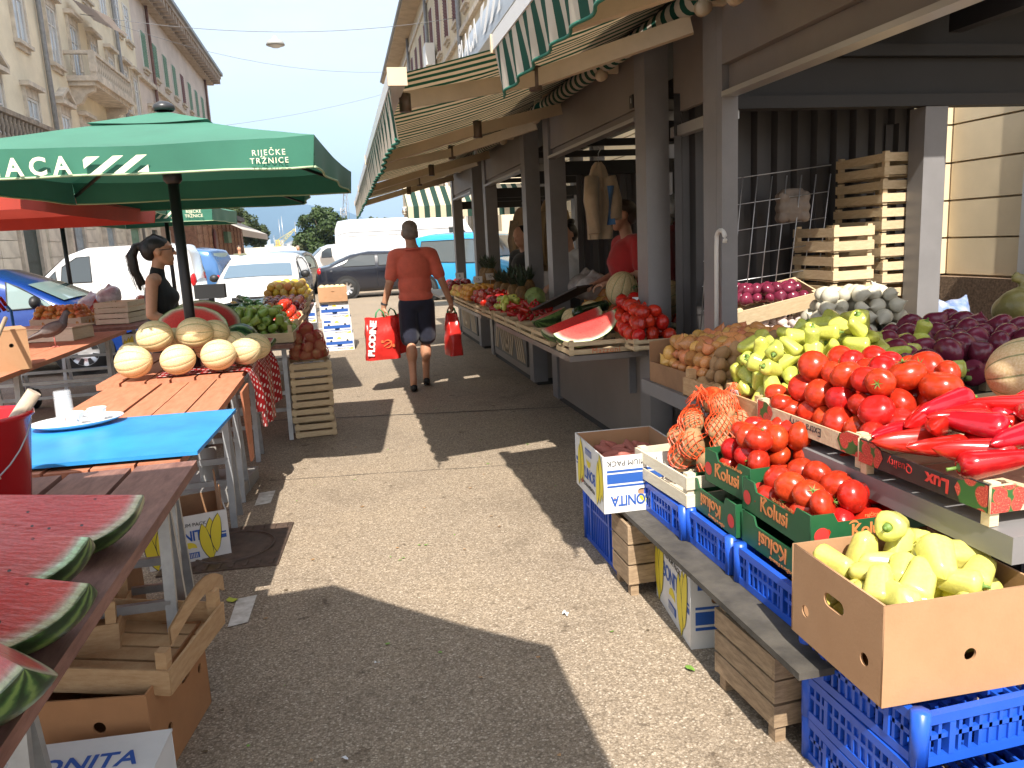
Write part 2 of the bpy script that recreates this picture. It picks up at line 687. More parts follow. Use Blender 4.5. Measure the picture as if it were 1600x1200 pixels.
# trodden leaf and skin scraps, too small to count
mb = MB()
for k in range(150):
    x, y = random.uniform(-.45, 1.75), random.uniform(1.6, 9.5)
    if k % 3 == 0:
        x = random.choice((random.uniform(.95, 1.08), random.uniform(-.55, -.35), random.uniform(1.4, 1.8)))
    r_ = random.uniform(.004, .014)
    a = random.uniform(0, 6.28)
    pts = [(x + r_ * random.uniform(.5, 1.2) * math.cos(a + t), y + r_ * random.uniform(.3, .8) * math.sin(a + t), .004 + random.uniform(0, .004)) for t in (0, 1.3, 2.6, 3.8, 5.0)]
    mb.add(pts, [(0, 1, 2, 3, 4)], k % 3)
tag(mb.build('trodden_scraps', [mat('dry_leaf_scrap', (.10, .07, .04), .9), mat('onion_skin_scrap', (.35, .20, .09), .7), LEAFG]), 'trodden leaf and onion skin scraps scattered over the asphalt', kind='stuff')

# ================================================================ BUILDINGS
GLASS = mat('window_glass', (0.06, 0.075, 0.085), rough=0.06, spec=0.9)
CURT = mat('pale_curtain_behind_glass', (0.42, 0.44, 0.45), rough=0.15, spec=0.8, var=0.2, scale=1.5)
STUC_Y = mat('yellow_stucco', (0.74, 0.66, 0.50), rough=0.9, var=0.13, scale=0.7, bump=0.1, bscale=30)
STUC_P = mat('pink_stucco', (0.58, 0.50, 0.44), rough=0.9, var=0.14, scale=0.6, bump=0.1, bscale=30)
STONE = mat('grey_trim_stone', (0.54, 0.48, 0.40), rough=0.9, var=0.3, scale=2.5, bump=0.2, bscale=30)
STONE_L = mat('pale_ground_floor_stone', (0.62, 0.57, 0.48), rough=0.9, var=0.25, scale=1.2, bump=0.2, bscale=18)
SOOT = mat('weathered_balcony_stone', (0.24, 0.20, 0.16), rough=0.9, var=0.45, scale=4)
WFRAME = mat('white_window_frame', (0.62, 0.61, 0.58), rough=0.6)
SH_G = mat('green_shutter', (0.12, 0.24, 0.16), rough=0.6, var=0.2)
SH_R = mat('dark_red_shutter', (0.13, 0.035, 0.03), rough=0.6, var=0.2)
SH_D = mat('dark_shutter', (0.05, 0.05, 0.045), rough=0.6)
PIPE = mat('grey_downpipe', (0.22, 0.22, 0.22), rough=0.5, var=0.2)
PIPE_R = mat('rusty_downpipe', (0.16, 0.08, 0.06), rough=0.6, var=0.3)
ROOF = mat('grey_roof_edge', (0.25, 0.26, 0.27), rough=0.6)

WK = {}
def window_kit(key, w, h, glass, shutter=None, top='lintel', trim=STONE):
    """meshes of one window: x outwards, y along the wall, z up from the sill"""
    if key in WK:
        return WK[key]
    k = {}
    f = MB()
    for s in (-1, 1):
        f.bbox(0, .07, s * w / 2 - .06, s * w / 2 + .06, 0, h)
    f.bbox(0, .07, -w / 2 + .06, w / 2 - .06, h - .1, h)
    f.bbox(0, .06, -.035, .035, 0, h - .1)
    f.bbox(0, .06, -w / 2 + .06, w / 2 - .06, h * .68, h * .68 + .05)
    k['window'] = f.mesh('window_frame', WFRAME)
    p = MB()
    p.bbox(-.04, .03, -w / 2 + .05, w / 2 - .05, .02, h - .05)
    k['pane'] = p.mesh('pane', glass)
    s_ = MB()
    s_.bbox(0, .22, -w / 2 - .2, w / 2 + .2, -.14, -.002)
    s_.bbox(0, .1, -w / 2 - .1, w / 2 + .1, -.3, -.142)
    k['sill'] = s_.mesh('sill', trim)
    if top:
        t = MB()
        t.bbox(0, .12, -w / 2 - .18, -w / 2 - .062, 0.002, h + .35)
        t.bbox(0, .12, w / 2 + .062, w / 2 + .18, 0.002, h + .35)
        t.bbox(0, .10, -w / 2 - .06, w / 2 + .06, h + .002, h + .35)
        t.bbox(0, .34, -w / 2 - .32, w / 2 + .32, h + .352, h + .52)
        if top == 'pediment':
            t.prism([(-w / 2 - .32, h + .522), (w / 2 + .32, h + .522), (0, h + 1.0)], .002, .16, 'X')
            for s in (-1, 1):
                t.beam((.17, s * (w / 2 + .36), h + .56), (.17, 0, h + 1.06), .34, .12)
        k['surround'] = t.mesh('surround', trim)
    if shutter:
        for s in (-1, 1):
            q = MB()
            c = s * (w / 2 + .06 + w / 4)
            if top == 'closed' or key.endswith('closed'):
                c = s * w / 4
            q.bbox(.072, .11, c - w / 4 + .01, c + w / 4 - .01, 0.01, h - .01)
            for i in range(int(h / .16)):
                q.box((.118, c, .1 + i * .16), (.03, w / 2 - .12, .09), 0, Euler((0, R(25), 0)).to_matrix())
            k['shutter' if s < 0 else 'shutter_'] = q.mesh('shutter', shutter)
    WK[key] = k
    return k
def add_window(parent, loc, kit, rz=0.0):
    w = put('window', kit['window'], parent, loc, (0, 0, rz))
    for n in kit:
        if n != 'window':
            put(n.strip('_'), kit[n], w)
    return w

def dentil_cornice(parent, x, sgn, y0, y1, z, out, m, step=0.9):
    mb = MB()
    a, b = sorted((x, x + sgn * out))
    mb.bbox(a, b, y0, y1, z, z + .28)
    a, b = sorted((x, x + sgn * out * .45))
    mb.bbox(a, b, y0, y1, z - .55, z - .002)
    c = mb.build('cornice', m, parent)
    k = MB()
    a, b = sorted((0, sgn * out * .5))
    k.bbox(a, b, -.14, .14, -.5, 0)
    me = k.mesh('bracket', m)
    n = int((y1 - y0) / step)
    for i in range(n):
        put('bracket', me, c, (x + sgn * out * .452, y0 + (i + .5) * (y1 - y0) / n, z - .003))
    return c

# --- yellow house on the left
XF = -11.0
bA = thing('apartment_house', 'yellow stucco apartment house with balustrade balconies at the left edge', 'building', (0, 0, 0))
mb = MB()
mb.bbox(XF - 12, XF, 20, 53, 4.6, 21)
mb.build('wall', STUC_Y, bA)
mb = MB()
mb.bbox(XF - 12, XF + .12, 20, 53, 0, 4.4)
gf = mb.build('ground_floor', STONE_L, bA)
mb = MB()
mb.bbox(XF, XF + .3, 20, 53, 4.402, 4.62)
mb.build('string_course', STONE, bA)
kl = window_kit('A_lintel', 1.05, 2.3, CURT, None, 'lintel')
kp = window_kit('A_pediment', 1.05, 2.3, CURT, None, 'pediment')
kn = window_kit('A_plain', 1.05, 2.0, CURT, None, None)
ks = window_kit('A_dark', 1.05, 2.3, GLASS, SH_D, 'lintel')
ys = [27.6, 30.6, 34.0, 37.7, 40.6, 43.6, 46.6, 49.4, 51.6]
for i, y in enumerate(ys):
    add_window(bA, (XF, y, 5.4), [kl, kp, kl, kp, kl, ks, kp, kl, kp][i])
    add_window(bA, (XF, y, 9.7), [kl, kp, kl, kp, kl, kl, kl, kl, kl][i])
    add_window(bA, (XF, y, 14.0), kn)
BALU = MB()
BALU.lathe([(.07, 0), (.07, .08), (.04, .14), (.09, .34), (.05, .58), (.07, .66), (.07, .72)], 8)
BALU_ME = BALU.mesh('baluster', STONE)
BALU_D = BALU.mesh('baluster', SOOT)
def balcony(y0, y1, z, m, bme):
    mb = MB()
    mb.bbox(XF, XF + 1.25, y0, y1, z - .22, z)
    mb.bbox(XF, XF + 1.1, y0 + .1, y1 - .1, z - .4, z - .222)
    s = mb.build('balcony', m, bA)
    mb = MB()
    mb.bbox(XF + 1.0, XF + 1.22, y0, y1, z + .9, z + 1.05)
    mb.bbox(XF + 1.0, XF + 1.22, y0, y1, z + .002, z + .14)
    for y in (y0 + .1, y1 - .1):
        mb.bbox(XF + .002, XF + .998, y - .09, y + .09, z + .9, z + 1.05)
        mb.bbox(XF + .98, XF + 1.23, y - .14, y + .14, z + .142, z + .898)
    mb.build('rail', m, s)
    n = int((y1 - y0) / .34)
    for i in range(n):
        put('baluster', bme, s, (XF + 1.11, y0 + .3 + i * (y1 - y0 - .6) / max(1, n - 1), z + .14))
    for x in (XF + .3, XF + .65):
        put('baluster', bme, s, (x, y0 + .1, z + .14))
    for y in (y0 + .5, y1 - .5):
        mb = MB()
        mb.prism([(XF, z - .402), (XF + 1.0, z - .402), (XF + .95, z - .6), (XF + .6, z - .72), (XF + .35, z - 1.1), (XF, z - 1.25)], y - .16, y + .16, 'Y')
        mb.build('console', m, s)
balcony(38.9, 45.3, 9.55, STONE, BALU_ME)
balcony(26.5, 35.2, 5.3, SOOT, BALU_D)
for y, m in ((36.1, PIPE), (48.3, PIPE)):
    mb = MB()
    mb.tube([(XF + .16, y, 0), (XF + .16, y, 20.5)], .1, 8)
    mb.build('downpipe', m, bA)
# small canvas awning over the balcony door
mb = MB()
mb.grid(lambda u, v: (XF + .2 + 1.5 * u, 40.2 + 3.6 * v, 13.1 - .75 * u + .05 * math.sin(v * 9)), 4, 8)
mb.build('door_awning', mat('dusty_pink_canvas', (0.42, 0.36, 0.33), .9, thin=.3), bA)
DARKD = mat('dark_green_door', (0.03, 0.05, 0.045), rough=0.5, var=0.3)
BLUED = mat('faded_blue_door', (0.30, 0.36, 0.40), rough=0.7, var=0.3, scale=3)
# ground floor blocks, doors and shutters of the left row
def ground_front(bld, gf, y0, y1, cols):
    blk = MB()
    blk.bbox(.0, .1, -.74, .74, -.28, .28)
    bme = blk.mesh('stone_block', STONE_L)
    y = y0
    for (yd, w, h, m) in cols:
        mb = MB()
        mb.bbox(XF + .122, XF + .19, yd - w / 2, yd + w / 2, .02, h)
        d = mb.build('door', m, bld)
        mb = MB()
        for s in (-1, 1):
            mb.bbox(XF + .122, XF + .30, yd + s * (w / 2 + .13) - .12, yd + s * (w / 2 + .13) + .12, 0, h + .3)
        mb.bbox(XF + .122, XF + .30, yd - w / 2 - .008, yd + w / 2 + .008, h + .002, h + .3)
        mb.build('door_case', STONE, d)
        for j in range(int(h / .5)):
            mb = MB()
            mb.bbox(XF + .192, XF + .21, yd - w / 2 + .1, yd + w / 2 - .1, .12 + j * .5, .5 + j * .5)
            mb.build('panel', m, d)
    yy = y0 + .8
    while yy < y1 - .7:
        ok = all(abs(yy - c[0]) > c[1] / 2 + 1.05 for c in cols)
        if ok:
            for j in range(7):
                put('stone_block', bme, gf, (XF + .122, yy, .32 + j * .58))
        yy += 1.52
ground_front(bA, gf, 27, 53, [(31.2, 1.5, 3.3, DARKD), (36.5, 1.5, 3.2, BLUED), (41.3, 1.3, 3.2, BLUED), (46.0, 2.0, 3.2, SH_G), (50.5, 1.4, 3.2, DARKD)])

# --- pink house
bB = thing('apartment_house', 'pink stucco apartment house with green shutters and dentilled cornice', 'building')
mb = MB()
mb.bbox(XF - 12, XF - .02, 53.02, 82, 4.6, 18.0)
mb.build('wall', STUC_P, bB)
mb = MB()
mb.bbox(XF - 12, XF + .12, 53.02, 82, 0, 4.4)
gfb = mb.build('ground_floor', mat('reddish_ground_floor_stone', (.36, .27, .21), .9, .25, 1.2), bB)
mb = MB()
mb.bbox(XF - .02, XF + .22, 53.02, 82, 12.35, 12.6)
mb.bbox(XF - .02, XF + .22, 53.02, 82, 4.402, 4.62)
mb.build('string_course', STONE, bB)
dentil_cornice(bB, XF - .02, 1, 53.02, 82.2, 18.05, 1.3, mat('brown_cornice_stone', (.36, .29, .23), .9, .3, 2), 0.95)
mb = MB()
mb.bbox(XF - 12, XF + 1.45, 53, 82.4, 18.34, 18.62)
mb.build('roof_edge', ROOF, bB)
kg = window_kit('B_green_closed', 1.05, 2.2, GLASS, SH_G, None)
kr = window_kit('B_red_closed', 1.05, 2.2, GLASS, SH_R, None)
kb = window_kit('B_lintel', 1.05, 2.3, GLASS, None, 'lintel')
for i in range(9):
    y = 55.4 + i * 3.1
    add_window(bB, (XF - .02, y, 13.3), kr if i == 4 else kg)
    add_window(bB, (XF - .02, y, 8.3), kb)
    add_window(bB, (XF - .02, y, 5.0), kb) if i % 3 == 0 else None
for y in (57.0, 79.6):
    mb = MB()
    mb.tube([(XF + .14, y, 0), (XF + .14, y, 18.0)], .1, 8)
    mb.build('downpipe', PIPE_R, bB)
ground_front(bB, gfb, 54, 82, [(56.0, 1.8, 3.0, SH_G), (61.0, 1.5, 3.0, GLASS), (66.5, 2.2, 3.0, WFRAME), (73, 1.8, 3.0, DARKD), (79, 1.6, 3.0, DARKD)])

# --- low brick pavilion with a white awning further down
BRICK = mat('brown_brick', (0.27, 0.14, 0.09), rough=0.9, var=0.35, scale=5)
bC = thing('brick_pavilion', 'low brown brick pavilion with a pale sloping awning at the street end', 'building')
mb = MB()
mb.bbox(-11.0, -9.2, 55, 81, 0, 4.6)
w_ = mb.build('wall', BRICK, bC)
mb = MB()
mb.bbox(-11.0, -8.9, 54.8, 81.3, 4.602, 5.0)
mb.build('roof', mat('dark_roof_sheet', (.1, .08, .07), .8), bC)
bk = MB()
bk.bbox(-.02, .04, -.7, .7, -.26, .26)
bk = bk.mesh('stone_block', mat('brown_block', (.30, .17, .11), .9, .3, 3))
for i in range(11):
    for j in range(7):
        put('stone_block', bk, w_, (-9.18, 56.2 + i * 2.35, .4 + j * .58))
mb = MB()
mb.grid(lambda u, v: (-9.2 + 2.4 * u, 60 + 20 * v, 4.5 - 1.2 * u), 3, 6)
mb.grid(lambda u, v: (-6.8, 60 + 20 * v, 3.3 - .5 * u), 1, 6)
mb.build('awning', mat('pale_canvas', (.62, .58, .54), .9, thin=.25), bC)
mb = MB()
mb.lathe([(.0, .03), (.9, .03), (.9, -.03), (0, -.03)], 18, 0, Euler((0, PI / 2, 0)).to_matrix(), (-9.06, 62.5, 2.6))
mb.build('sign_board', mat('dark_red_board', (.12, .02, .02), .5), bC)
mb = MB()
mb.bbox(-9.13, -8.8, 67.4, 69.4, 2.5, 3.4)
mb.build('green_blind', SH_G, bC)

# --- yellow building on the right with dark red shutters
bD = thing('corner_house', 'tall yellow house with dark red shutters and deep eaves behind the stalls', 'building')
XR = 7.0
mb = MB()
mb.bbox(XR, XR + 14, 34, 86, 0, 18.4)
mb.build('wall', mat('pale_yellow_stucco', (.60, .51, .36), .9, .12, .7), bD)
mb = MB()
mb.bbox(XR - 1.25, XR + 14, 33, 86.8, 18.402, 18.75)
mb.build('eaves', mat('tan_eaves', (.45, .35, .24), .85, .2, 1), bD)
mb = MB()
mb.tube([(XR - 1.32, 33, 18.62), (XR - 1.32, 86.8, 18.62)], .12, 8)
mb.build('gutter', ROOF, bD)
mb = MB()
mb.bbox(XR - .18, XR, 34, 86, 11.85, 12.1)
mb.bbox(XR - .12, XR, 34, 86, 17.2, 17.5)
mb.bbox(XR - .2, XR, 34, 86, 5.0, 5.3)
mb.build('string_course', STONE, bD)
kR = window_kit('D_closed', 1.15, 3.4, GLASS, SH_R, None)
kR2 = window_kit('D_low', 1.15, 2.4, GLASS, None, 'pediment')
for i in range(15):
    add_window(bD, (XR, 36.5 + i * 3.3, 12.9), kR, PI)
    add_window(bD, (XR, 36.5 + i * 3.3, 7.0), kR2, PI)
    if i % 2 == 0:
        add_window(bD, (XR, 36.5 + i * 3.3, 2.0), kR2, PI)
for y in (41.5, 54.8, 68.1):
    mb = MB()
    mb.tube([(XR - .16, y, 0), (XR - .16, y, 18.3)], .12, 8)
    mb.build('downpipe', PIPE, bD)
mb = MB()
mb.bbox(XR - .75, XR - .19, 51.2, 52.6, 12.6, 13.9)
mb.build('air_conditioner', mat('white_casing', (.7, .7, .68), .5), bD)

# --- market hall right behind the stalls
HALL = mat('beige_render', (0.64, 0.52, 0.34), rough=0.9, var=0.1, scale=1.5, bump=0.12, bscale=90)
bE = thing('market_hall', 'beige market hall with grooved render directly behind the stalls', 'building')
mb = MB()
mb.bbox(5.55, 15, 1.5, 20.5, 0, 5.2)
mb.build('wall', HALL, bE)
def course(n, x0, y0, y1):
    for j in range(n):
        mb = MB()
        mb.bbox(x0, 5.548, y0, y1, 1.0 + j * .335, 1.0 + j * .335 + .318)
        mb.build('stone_course', HALL, bE)
course(11, 5.50, 1.6, 6.28)
course(11, 5.36, 6.302, 7.1)
course(11, 5.50, 7.102, 20.4)
PEB = mat('brown_pebble_plinth', (0.20, 0.13, 0.08), rough=0.95, var=0.6, scale=40, bump=0.5, bscale=60)
mb = MB()
mb.bbox(5.40, 5.549, 1.6, 20.4, 0, .98)
mb.build('plinth', PEB, bE)
mb = MB()
mb.bbox(5.44, 5.50, 4.2, 5.35, 1.0, 2.9)
wd = mb.build('window', mat('pale_blue_pane', (.45, .58, .60), .2), bE)
mb = MB()
mb.bbox(5.46, 5.54, 5.352, 5.46, 1.0, 3.0)
mb.build('frame', WFRAME, wd)
# grey arched entrance canopy with the market logo
CANO = mat('blue_grey_canopy', (0.30, 0.33, 0.37), rough=0.35, var=0.1, scale=1.0)
ar = thing('entrance_canopy', 'grey arched metal canopy with white slanted logo above the stall awnings', 'canopy')
def plan(t):                                   # straight run, then a rounded end turning to the hall
    s = t * 12.4
    if s < 10:
        return (3.2, 9.4 + s)
    a = (s - 10) / 1.53
    return (4.73 - 1.53 * math.cos(a), 19.4 + 1.53 * math.sin(a))
mb = MB()
def bandf(u, v):
    x, y = plan(u)
    return (x + .25 * v * v, y, 5.45 + .95 * v)
mb.grid(bandf, 44, 4)
mb.grid(lambda u, v: (plan(u)[0] + .25 + (5.4 - plan(u)[0] - .25) * v, plan(u)[1], 6.4 + .12 * v), 44, 2)
mb.grid(lambda u, v: (plan(u)[0] + (5.45 - plan(u)[0]) * v, plan(u)[1], 5.45), 44, 2, flip=True)
mb.build('fascia', CANO, ar)
WPR = mat('white_print', (.8, .8, .8), .6)
put('logo', slanted_logo(2.0, .55, WPR), ar, (3.19, 16.6, 5.62), face_rot('-X'))
put('lettering', text_mesh('PLACA', .72, WPR, .002, 0, 1.25, 'RIGHT', 1, .02), ar, (3.19, 17.1, 5.88), face_rot('-X'))

# street lamp on a wire, overhead wires
WIRE = mat('thin_wire', (0.12, 0.12, 0.13), rough=0.5)
lamp = thing('hanging_street_lamp', 'grey street lamp hanging from a cable across the street', 'street lamp', (-2.25, 42, 11.55))
mb = MB()
mb.lathe([(0.0, .42), (.1, .4), (.14, .28), (.40, .14), (.46, .0), (.44, -.02), (.0, -.03)], 16)
mb.build('lamp_hood', mat('lamp_grey', (.35, .36, .36), .4), lamp)
mb = MB()
mb.lathe([(0.0, -.16), (.2, -.12), (.3, -.032)], 14)
mb.build('lamp_glass', mat('lamp_glass', (.6, .6, .58), .2), lamp)
def wire(label, p, q, sag, r=.012):
    pts = [Vector(p).lerp(Vector(q), i / 14) - Vector((0, 0, sag * 4 * (i / 14) * (1 - i / 14))) for i in range(15)]
    mb = MB()
    mb.tube(pts, r, 5)
    tag(mb.build('overhead_cable', WIRE), label, 'cable')
wire('thin cable crossing the sky and carrying the street lamp', (-10.9, 42, 12.9), (7, 42, 12.9), .75, .014)
wire('thin slack cable crossing the sky below the lamp', (-10.9, 44, 13.4), (7, 50, 12.2), 1.2, .010)
wire('thin cable low in the sky beside the awning edge', (-10.9, 60, 10.2), (7, 62, 13.6), .5, .012)
# ================================================================ KIOSKS
KGREY = mat('kiosk_grey_paint', (0.185, 0.160, 0.142), rough=0.45, var=0.10, scale=3.0, bump=0.03, bscale=40)
KPOST = mat('kiosk_post_grey', (0.185, 0.178, 0.18), rough=0.4, var=0.10, scale=5.0)
KDARK = mat('dark_interior_metal', (0.014, 0.012, 0.011), rough=0.6, var=0.25, scale=2)
KBASE = mat('dark_plinth', (0.04, 0.038, 0.036), rough=0.8)
ALU = mat('brushed_aluminium', (0.45, 0.44, 0.43), rough=0.35, metal=0.7)
SLATT = mat('tan_slat', (0.50, 0.40, 0.28), rough=0.6, var=0.15)
CORR = mat('corrugated_grey_sheet', (0.11, 0.105, 0.108), rough=0.35, metal=0.4, var=0.15, scale=2)
XK = 1.85

def corrugated(parent, p, q, z0, z1, m=CORR, amp=.018, pitch=.14, name='corrugated_wall'):
    p, q = Vector((*p, 0)), Vector((*q, 0))
    d = (q - p)
    n = max(2, int(d.length / pitch))
    nrm = Vector((-d.y, d.x, 0)).normalized()
    prof = [(0, -1), (.35, -1), (.5, 1), (.85, 1)]
    pts = []
    for i in range(n):
        for t, a in prof:
            pts.append(p + d * ((i + t) / n) + nrm * amp * a)
    pts.append(q - nrm * amp)
    vs, fs = [], []
    for i, v in enumerate(pts):
        vs += [(v.x, v.y, z0), (v.x, v.y, z1)]
        if i:
            fs.append((2 * i - 2, 2 * i, 2 * i + 1, 2 * i - 1))
    mb = MB()
    mb.add(vs, fs)
    return mb.build(name, m, parent)

def kiosk(label, y0, y1, panel, far_wall=None, back=(3.42,), shelf_x=1.33, near_wall=False):
    k = thing('market_kiosk', label, 'kiosk', group='kiosks in a row along the street')
    for (x, y) in ((XK, y0), (XK, y1 - .17), (3.30, y0), (3.30, y1 - .17)):
        mb = MB()
        mb.bbox(x, x + .15, y, y + .17, .04, 2.72)
        mb.build('post', KPOST, k)
    mb = MB()
    mb.bbox(XK + .05, 3.4, y0 + .05, y1 - .05, 0, .10)
    mb.build('plinth', KBASE, k)
    mb = MB()
    mb.bbox(XK + .02, XK + .05, y0 + .172, y1 - .172, .07, .755)
    fp = mb.build('front_panel', KGREY, k)
    mb = MB()
    mb.bbox(XK + .152, 3.298, y0 + .02, y0 + .05, .07, .755)
    mb.bbox(XK + .152, 3.298, y1 - .05, y1 - .02, .07, .755)
    mb.build('side_panel', KGREY, k)
    mb = MB()
    mb.bbox(shelf_x, XK - .002, y0 + .02, y1 - .02, .74, .775)
    mb.bbox(XK + .152, 2.35, y0 + .175, y1 - .175, .757, .785)
    mb.build('counter_shelf', KGREY, k)
    for y in (y0 + .3, y1 - .3):
        mb = MB()
        mb.prism([(shelf_x + .12, .738), (XK + .018, .738), (XK + .018, .45), (XK - .03, .45), (XK - .03, .69), (shelf_x + .12, .70)], y - .015, y + .015, 'Y')
        mb.build('shelf_bracket', KPOST, k)
    mb = MB()
    mb.bbox(XK + .02, XK + .06, y0 + .172, y1 - .172, 2.27, 2.72)
    mb.build('header_panel', KGREY, k)
    mb = MB()
    mb.bbox(XK + .035, XK + .065, y0 + .172, y1 - .172, 2.215, 2.268)
    sh = mb.build('roller_shutter', KGREY, k)
    mb = MB()
    mb.bbox(XK - .01, XK + .07, y0 + .172, y1 - .172, 2.19, 2.213)
    mb.build('shutter_rail', ALU, sh)
    mb = MB()
    mb.bbox(XK - .42, 3.5, y0 - .06, y1 + .68, 2.722, 2.80)  # eave and far end extended, out of sight, to keep sun streaks off the posts
    mb.build('roof', KDARK, k)
    mb = MB()
    for y in (y0 + .03, y1 - .11):
        mb.bbox(XK + .152, 3.298, y, y + .08, 2.05, 2.17)
        mb.bbox(XK + .152, 3.298, y + .01, y + .06, 2.30, 2.36)
    mb.bbox(XK + .3, XK + .36, y0 + .12, y1 - .12, 2.38, 2.46)
    mb.bbox(3.32, 3.40, y0 + .172, y1 - .172, 2.05, 2.17)
    mb.build('roof_beams', KDARK, k)
    if panel == 'zigzag':
        mb = MB()
        mb.bbox(XK - .004, XK + .018, y0 + .28, y1 - .28, .16, .70)
        zp = mb.build('graphic_panel', mat('dark_panel', (.09, .085, .08), .5), k)
        yy = y0 + .34
        i = 0
        while yy < y1 - .62:
            mb = MB()
            a = (yy, .19)
            b = (yy + .24, .67)
            if (i // 4) % 2:
                a, b = (yy + .24, .19), (yy, .67)
            mb.prism([a, (a[0] + .055, .19), (b[0] + .055, .67), b], XK - .012, XK - .005, 'X')
            mb.build('slanted_strip', SLATT, zp)
            yy += .105
            i += 1
    if far_wall:
        corrugated(k, (far_wall[0], y1 - .07), (far_wall[1], y1 - .07), .80, 2.05)
    return k

k2 = kiosk('grey market kiosk with a plain counter front behind the two long watermelon slices', 4.57, 6.98, 'plain', (2.12, 2.82))
corrugated(k2, (3.44, 4.4), (3.44, 5.6), .1, 2.1)
k3 = kiosk('grey market kiosk with a zigzag front panel, second from the near grey post', 7.73, 10.10, 'zigzag')
k4 = kiosk('grey market kiosk with a zigzag front panel at the far end of the row', 10.85, 13.0, 'zigzag')

# nearest stall: open frame with shelf, header and dark roof
k1 = thing('market_stall', 'nearest grey market stall with a stepped vegetable shelf', 'stall')
for (x, y, w, d) in ((XK, 3.66, .05, .14), (XK + .052, 3.68, .04, .10), (3.13, 3.78, .14, .12), (XK, .35, .15, .15), (3.13, .35, .14, .12)):
    mb = MB()
    mb.bbox(x, x + w, y, y + d, .0, 2.098 if x > 3 else 2.70)
    mb.build('post', KPOST, k1)
mb = MB()
mb.bbox(XK, XK + .085, 3.60, 3.658, .0, 2.70)
mb.build('shutter_channel', KPOST, k1)
mb = MB()
mb.bbox(XK + .0, XK + .05, .5, 3.598, 2.275, 2.70)
mb.build('header_panel', KGREY, k1)
mb = MB()
mb.bbox(XK + .035, XK + .065, .5, 3.598, 2.155, 2.273)
sh = mb.build('roller_shutter', KGREY, k1)
mb = MB()
mb.bbox(XK - .004, XK + .075, .5, 3.598, 2.13, 2.153)
mb.build('shutter_rail', ALU, sh)
mb = MB()
mb.bbox(XK + .152, 5.0, 3.772, 3.855, 2.10, 2.16)
mb.bbox(XK + .152, 5.0, 3.80, 3.858, 2.36, 2.42)
mb.bbox(3.18, 3.26, .5, 3.70, 2.45, 2.60)
mb.build('roof_beams', KDARK, k1)
mb = MB()
mb.bbox(XK - .42, 5.2, 3.05, 4.50, 2.702, 2.78)  # front edge pushed out, out of sight, to block sun streaks on the posts
mb.build('roof', KDARK, k1)
mb = MB()
mb.bbox(XK + .052, 3.75, .2, 2.17, 2.702, 2.78)  # unseen near panel added to shade the onions; the gap beyond admits sun
mb.build('roof', KDARK, k1)
mb = MB()
mb.bbox(XK + .153, 5.0, 3.862, 3.885, 2.165, 2.70)
mb.build('gable_board', KDARK, k1)
corrugated(k1, (1.98, 4.47), (3.6, 4.47), .0, 2.3, mat('dark_corrugated_sheet', (.05, .046, .046), .45, .2, 2, metal=.2), .02, .13)
mb = MB()
mb.bbox(1.46, 2.0, 1.42, 3.72, .70, .768)
mb.build('display_shelf', KPOST, k1)
mb = MB()
mb.bbox(2.002, 3.1, 1.42, 4.30, .66, .84)
mb.build('raised_tier', KDARK, k1)
mb = MB()
mb.bbox(1.98, 2.0, 1.45, 3.58, .02, .698)
mb.build('under_shelf_board', KDARK, k1)
mb = MB()
for y in (1.62, 3.45):
    mb.bbox(1.75, 1.80, y, y + .05, 0, .698)
mb.build('shelf_legs', KPOST, k1)
# joining wall between the first two stalls
t = thing('partition_panel', 'plain dark grey panel closing the gap between the first two stalls', 'panel')
mb = MB()
mb.bbox(2.02, 2.05, 3.90, 4.54, 2.2, 2.68)
mb.build('board', KGREY, t)
mb = MB()
mb.bbox(2.0, 2.06, 3.82, 4.55, 2.06, 2.12)
mb.build('rail', ALU, t)
tag(corrugated(None, (2.6, 5.9), (3.3, 5.9), .0, 2.04, name='corrugated_partition'), 'corrugated grey sheet standing behind the gap of the two near posts', 'panel')

# number plate on the kiosk header
NP = MB()
NP.bbox(1.862, 1.868, 4.80, 4.86, 2.28, 2.36)
npo = NP.build('number_plate', mat('black_plate', (.02, .02, .02), .4), k2)
put('lettering', text_mesh('1', .045, PAPER), npo, (1.861, 4.83, 2.325), face_rot('-X'))

# ================================================================ AWNINGS
def stripes(N, K, v):
    y = nsep(N, K, v)[1]
    f = nmath(N, K, 'FRACT', nmath(N, K, 'MULTIPLY', y, 1 / 0.118))
    c = nramp(N, K, f, [(0.0, (0.70, 0.64, 0.54)), (0.52, (0.006, 0.085, 0.055))], 'CONSTANT')
    d = nramp(N, K, nnoise(N, K, v, 5), [(0.3, (.82, .80, .76)), (0.7, (1.03, 1.03, 1.03))])
    return nmix(N, K, 1.0, c, d, 'MULTIPLY')
AWN = fancy('green_striped_awning_cloth', stripes, rough=0.85, thin=0.38)
_nt = AWN.node_tree                                   # light that passes the cloth comes out warm
_tr = [n for n in _nt.nodes if n.type == 'BSDF_TRANSLUCENT'][0]
_src = _tr.inputs['Color'].links[0].from_socket
_nt.links.new(nmix(_nt.nodes, _nt.links.new, 1.0, _src, (0.36, 0.27, 0.19), 'MULTIPLY'), _tr.inputs['Color'])
AARM = mat('cream_awning_arm', (0.52, 0.42, 0.29), rough=0.45, var=0.1)
AWHITE = mat('white_front_bar', (0.70, 0.70, 0.70), rough=0.35)
AMECH = mat('awning_joint_metal', (0.12, 0.085, 0.06), rough=0.5, metal=0.5)
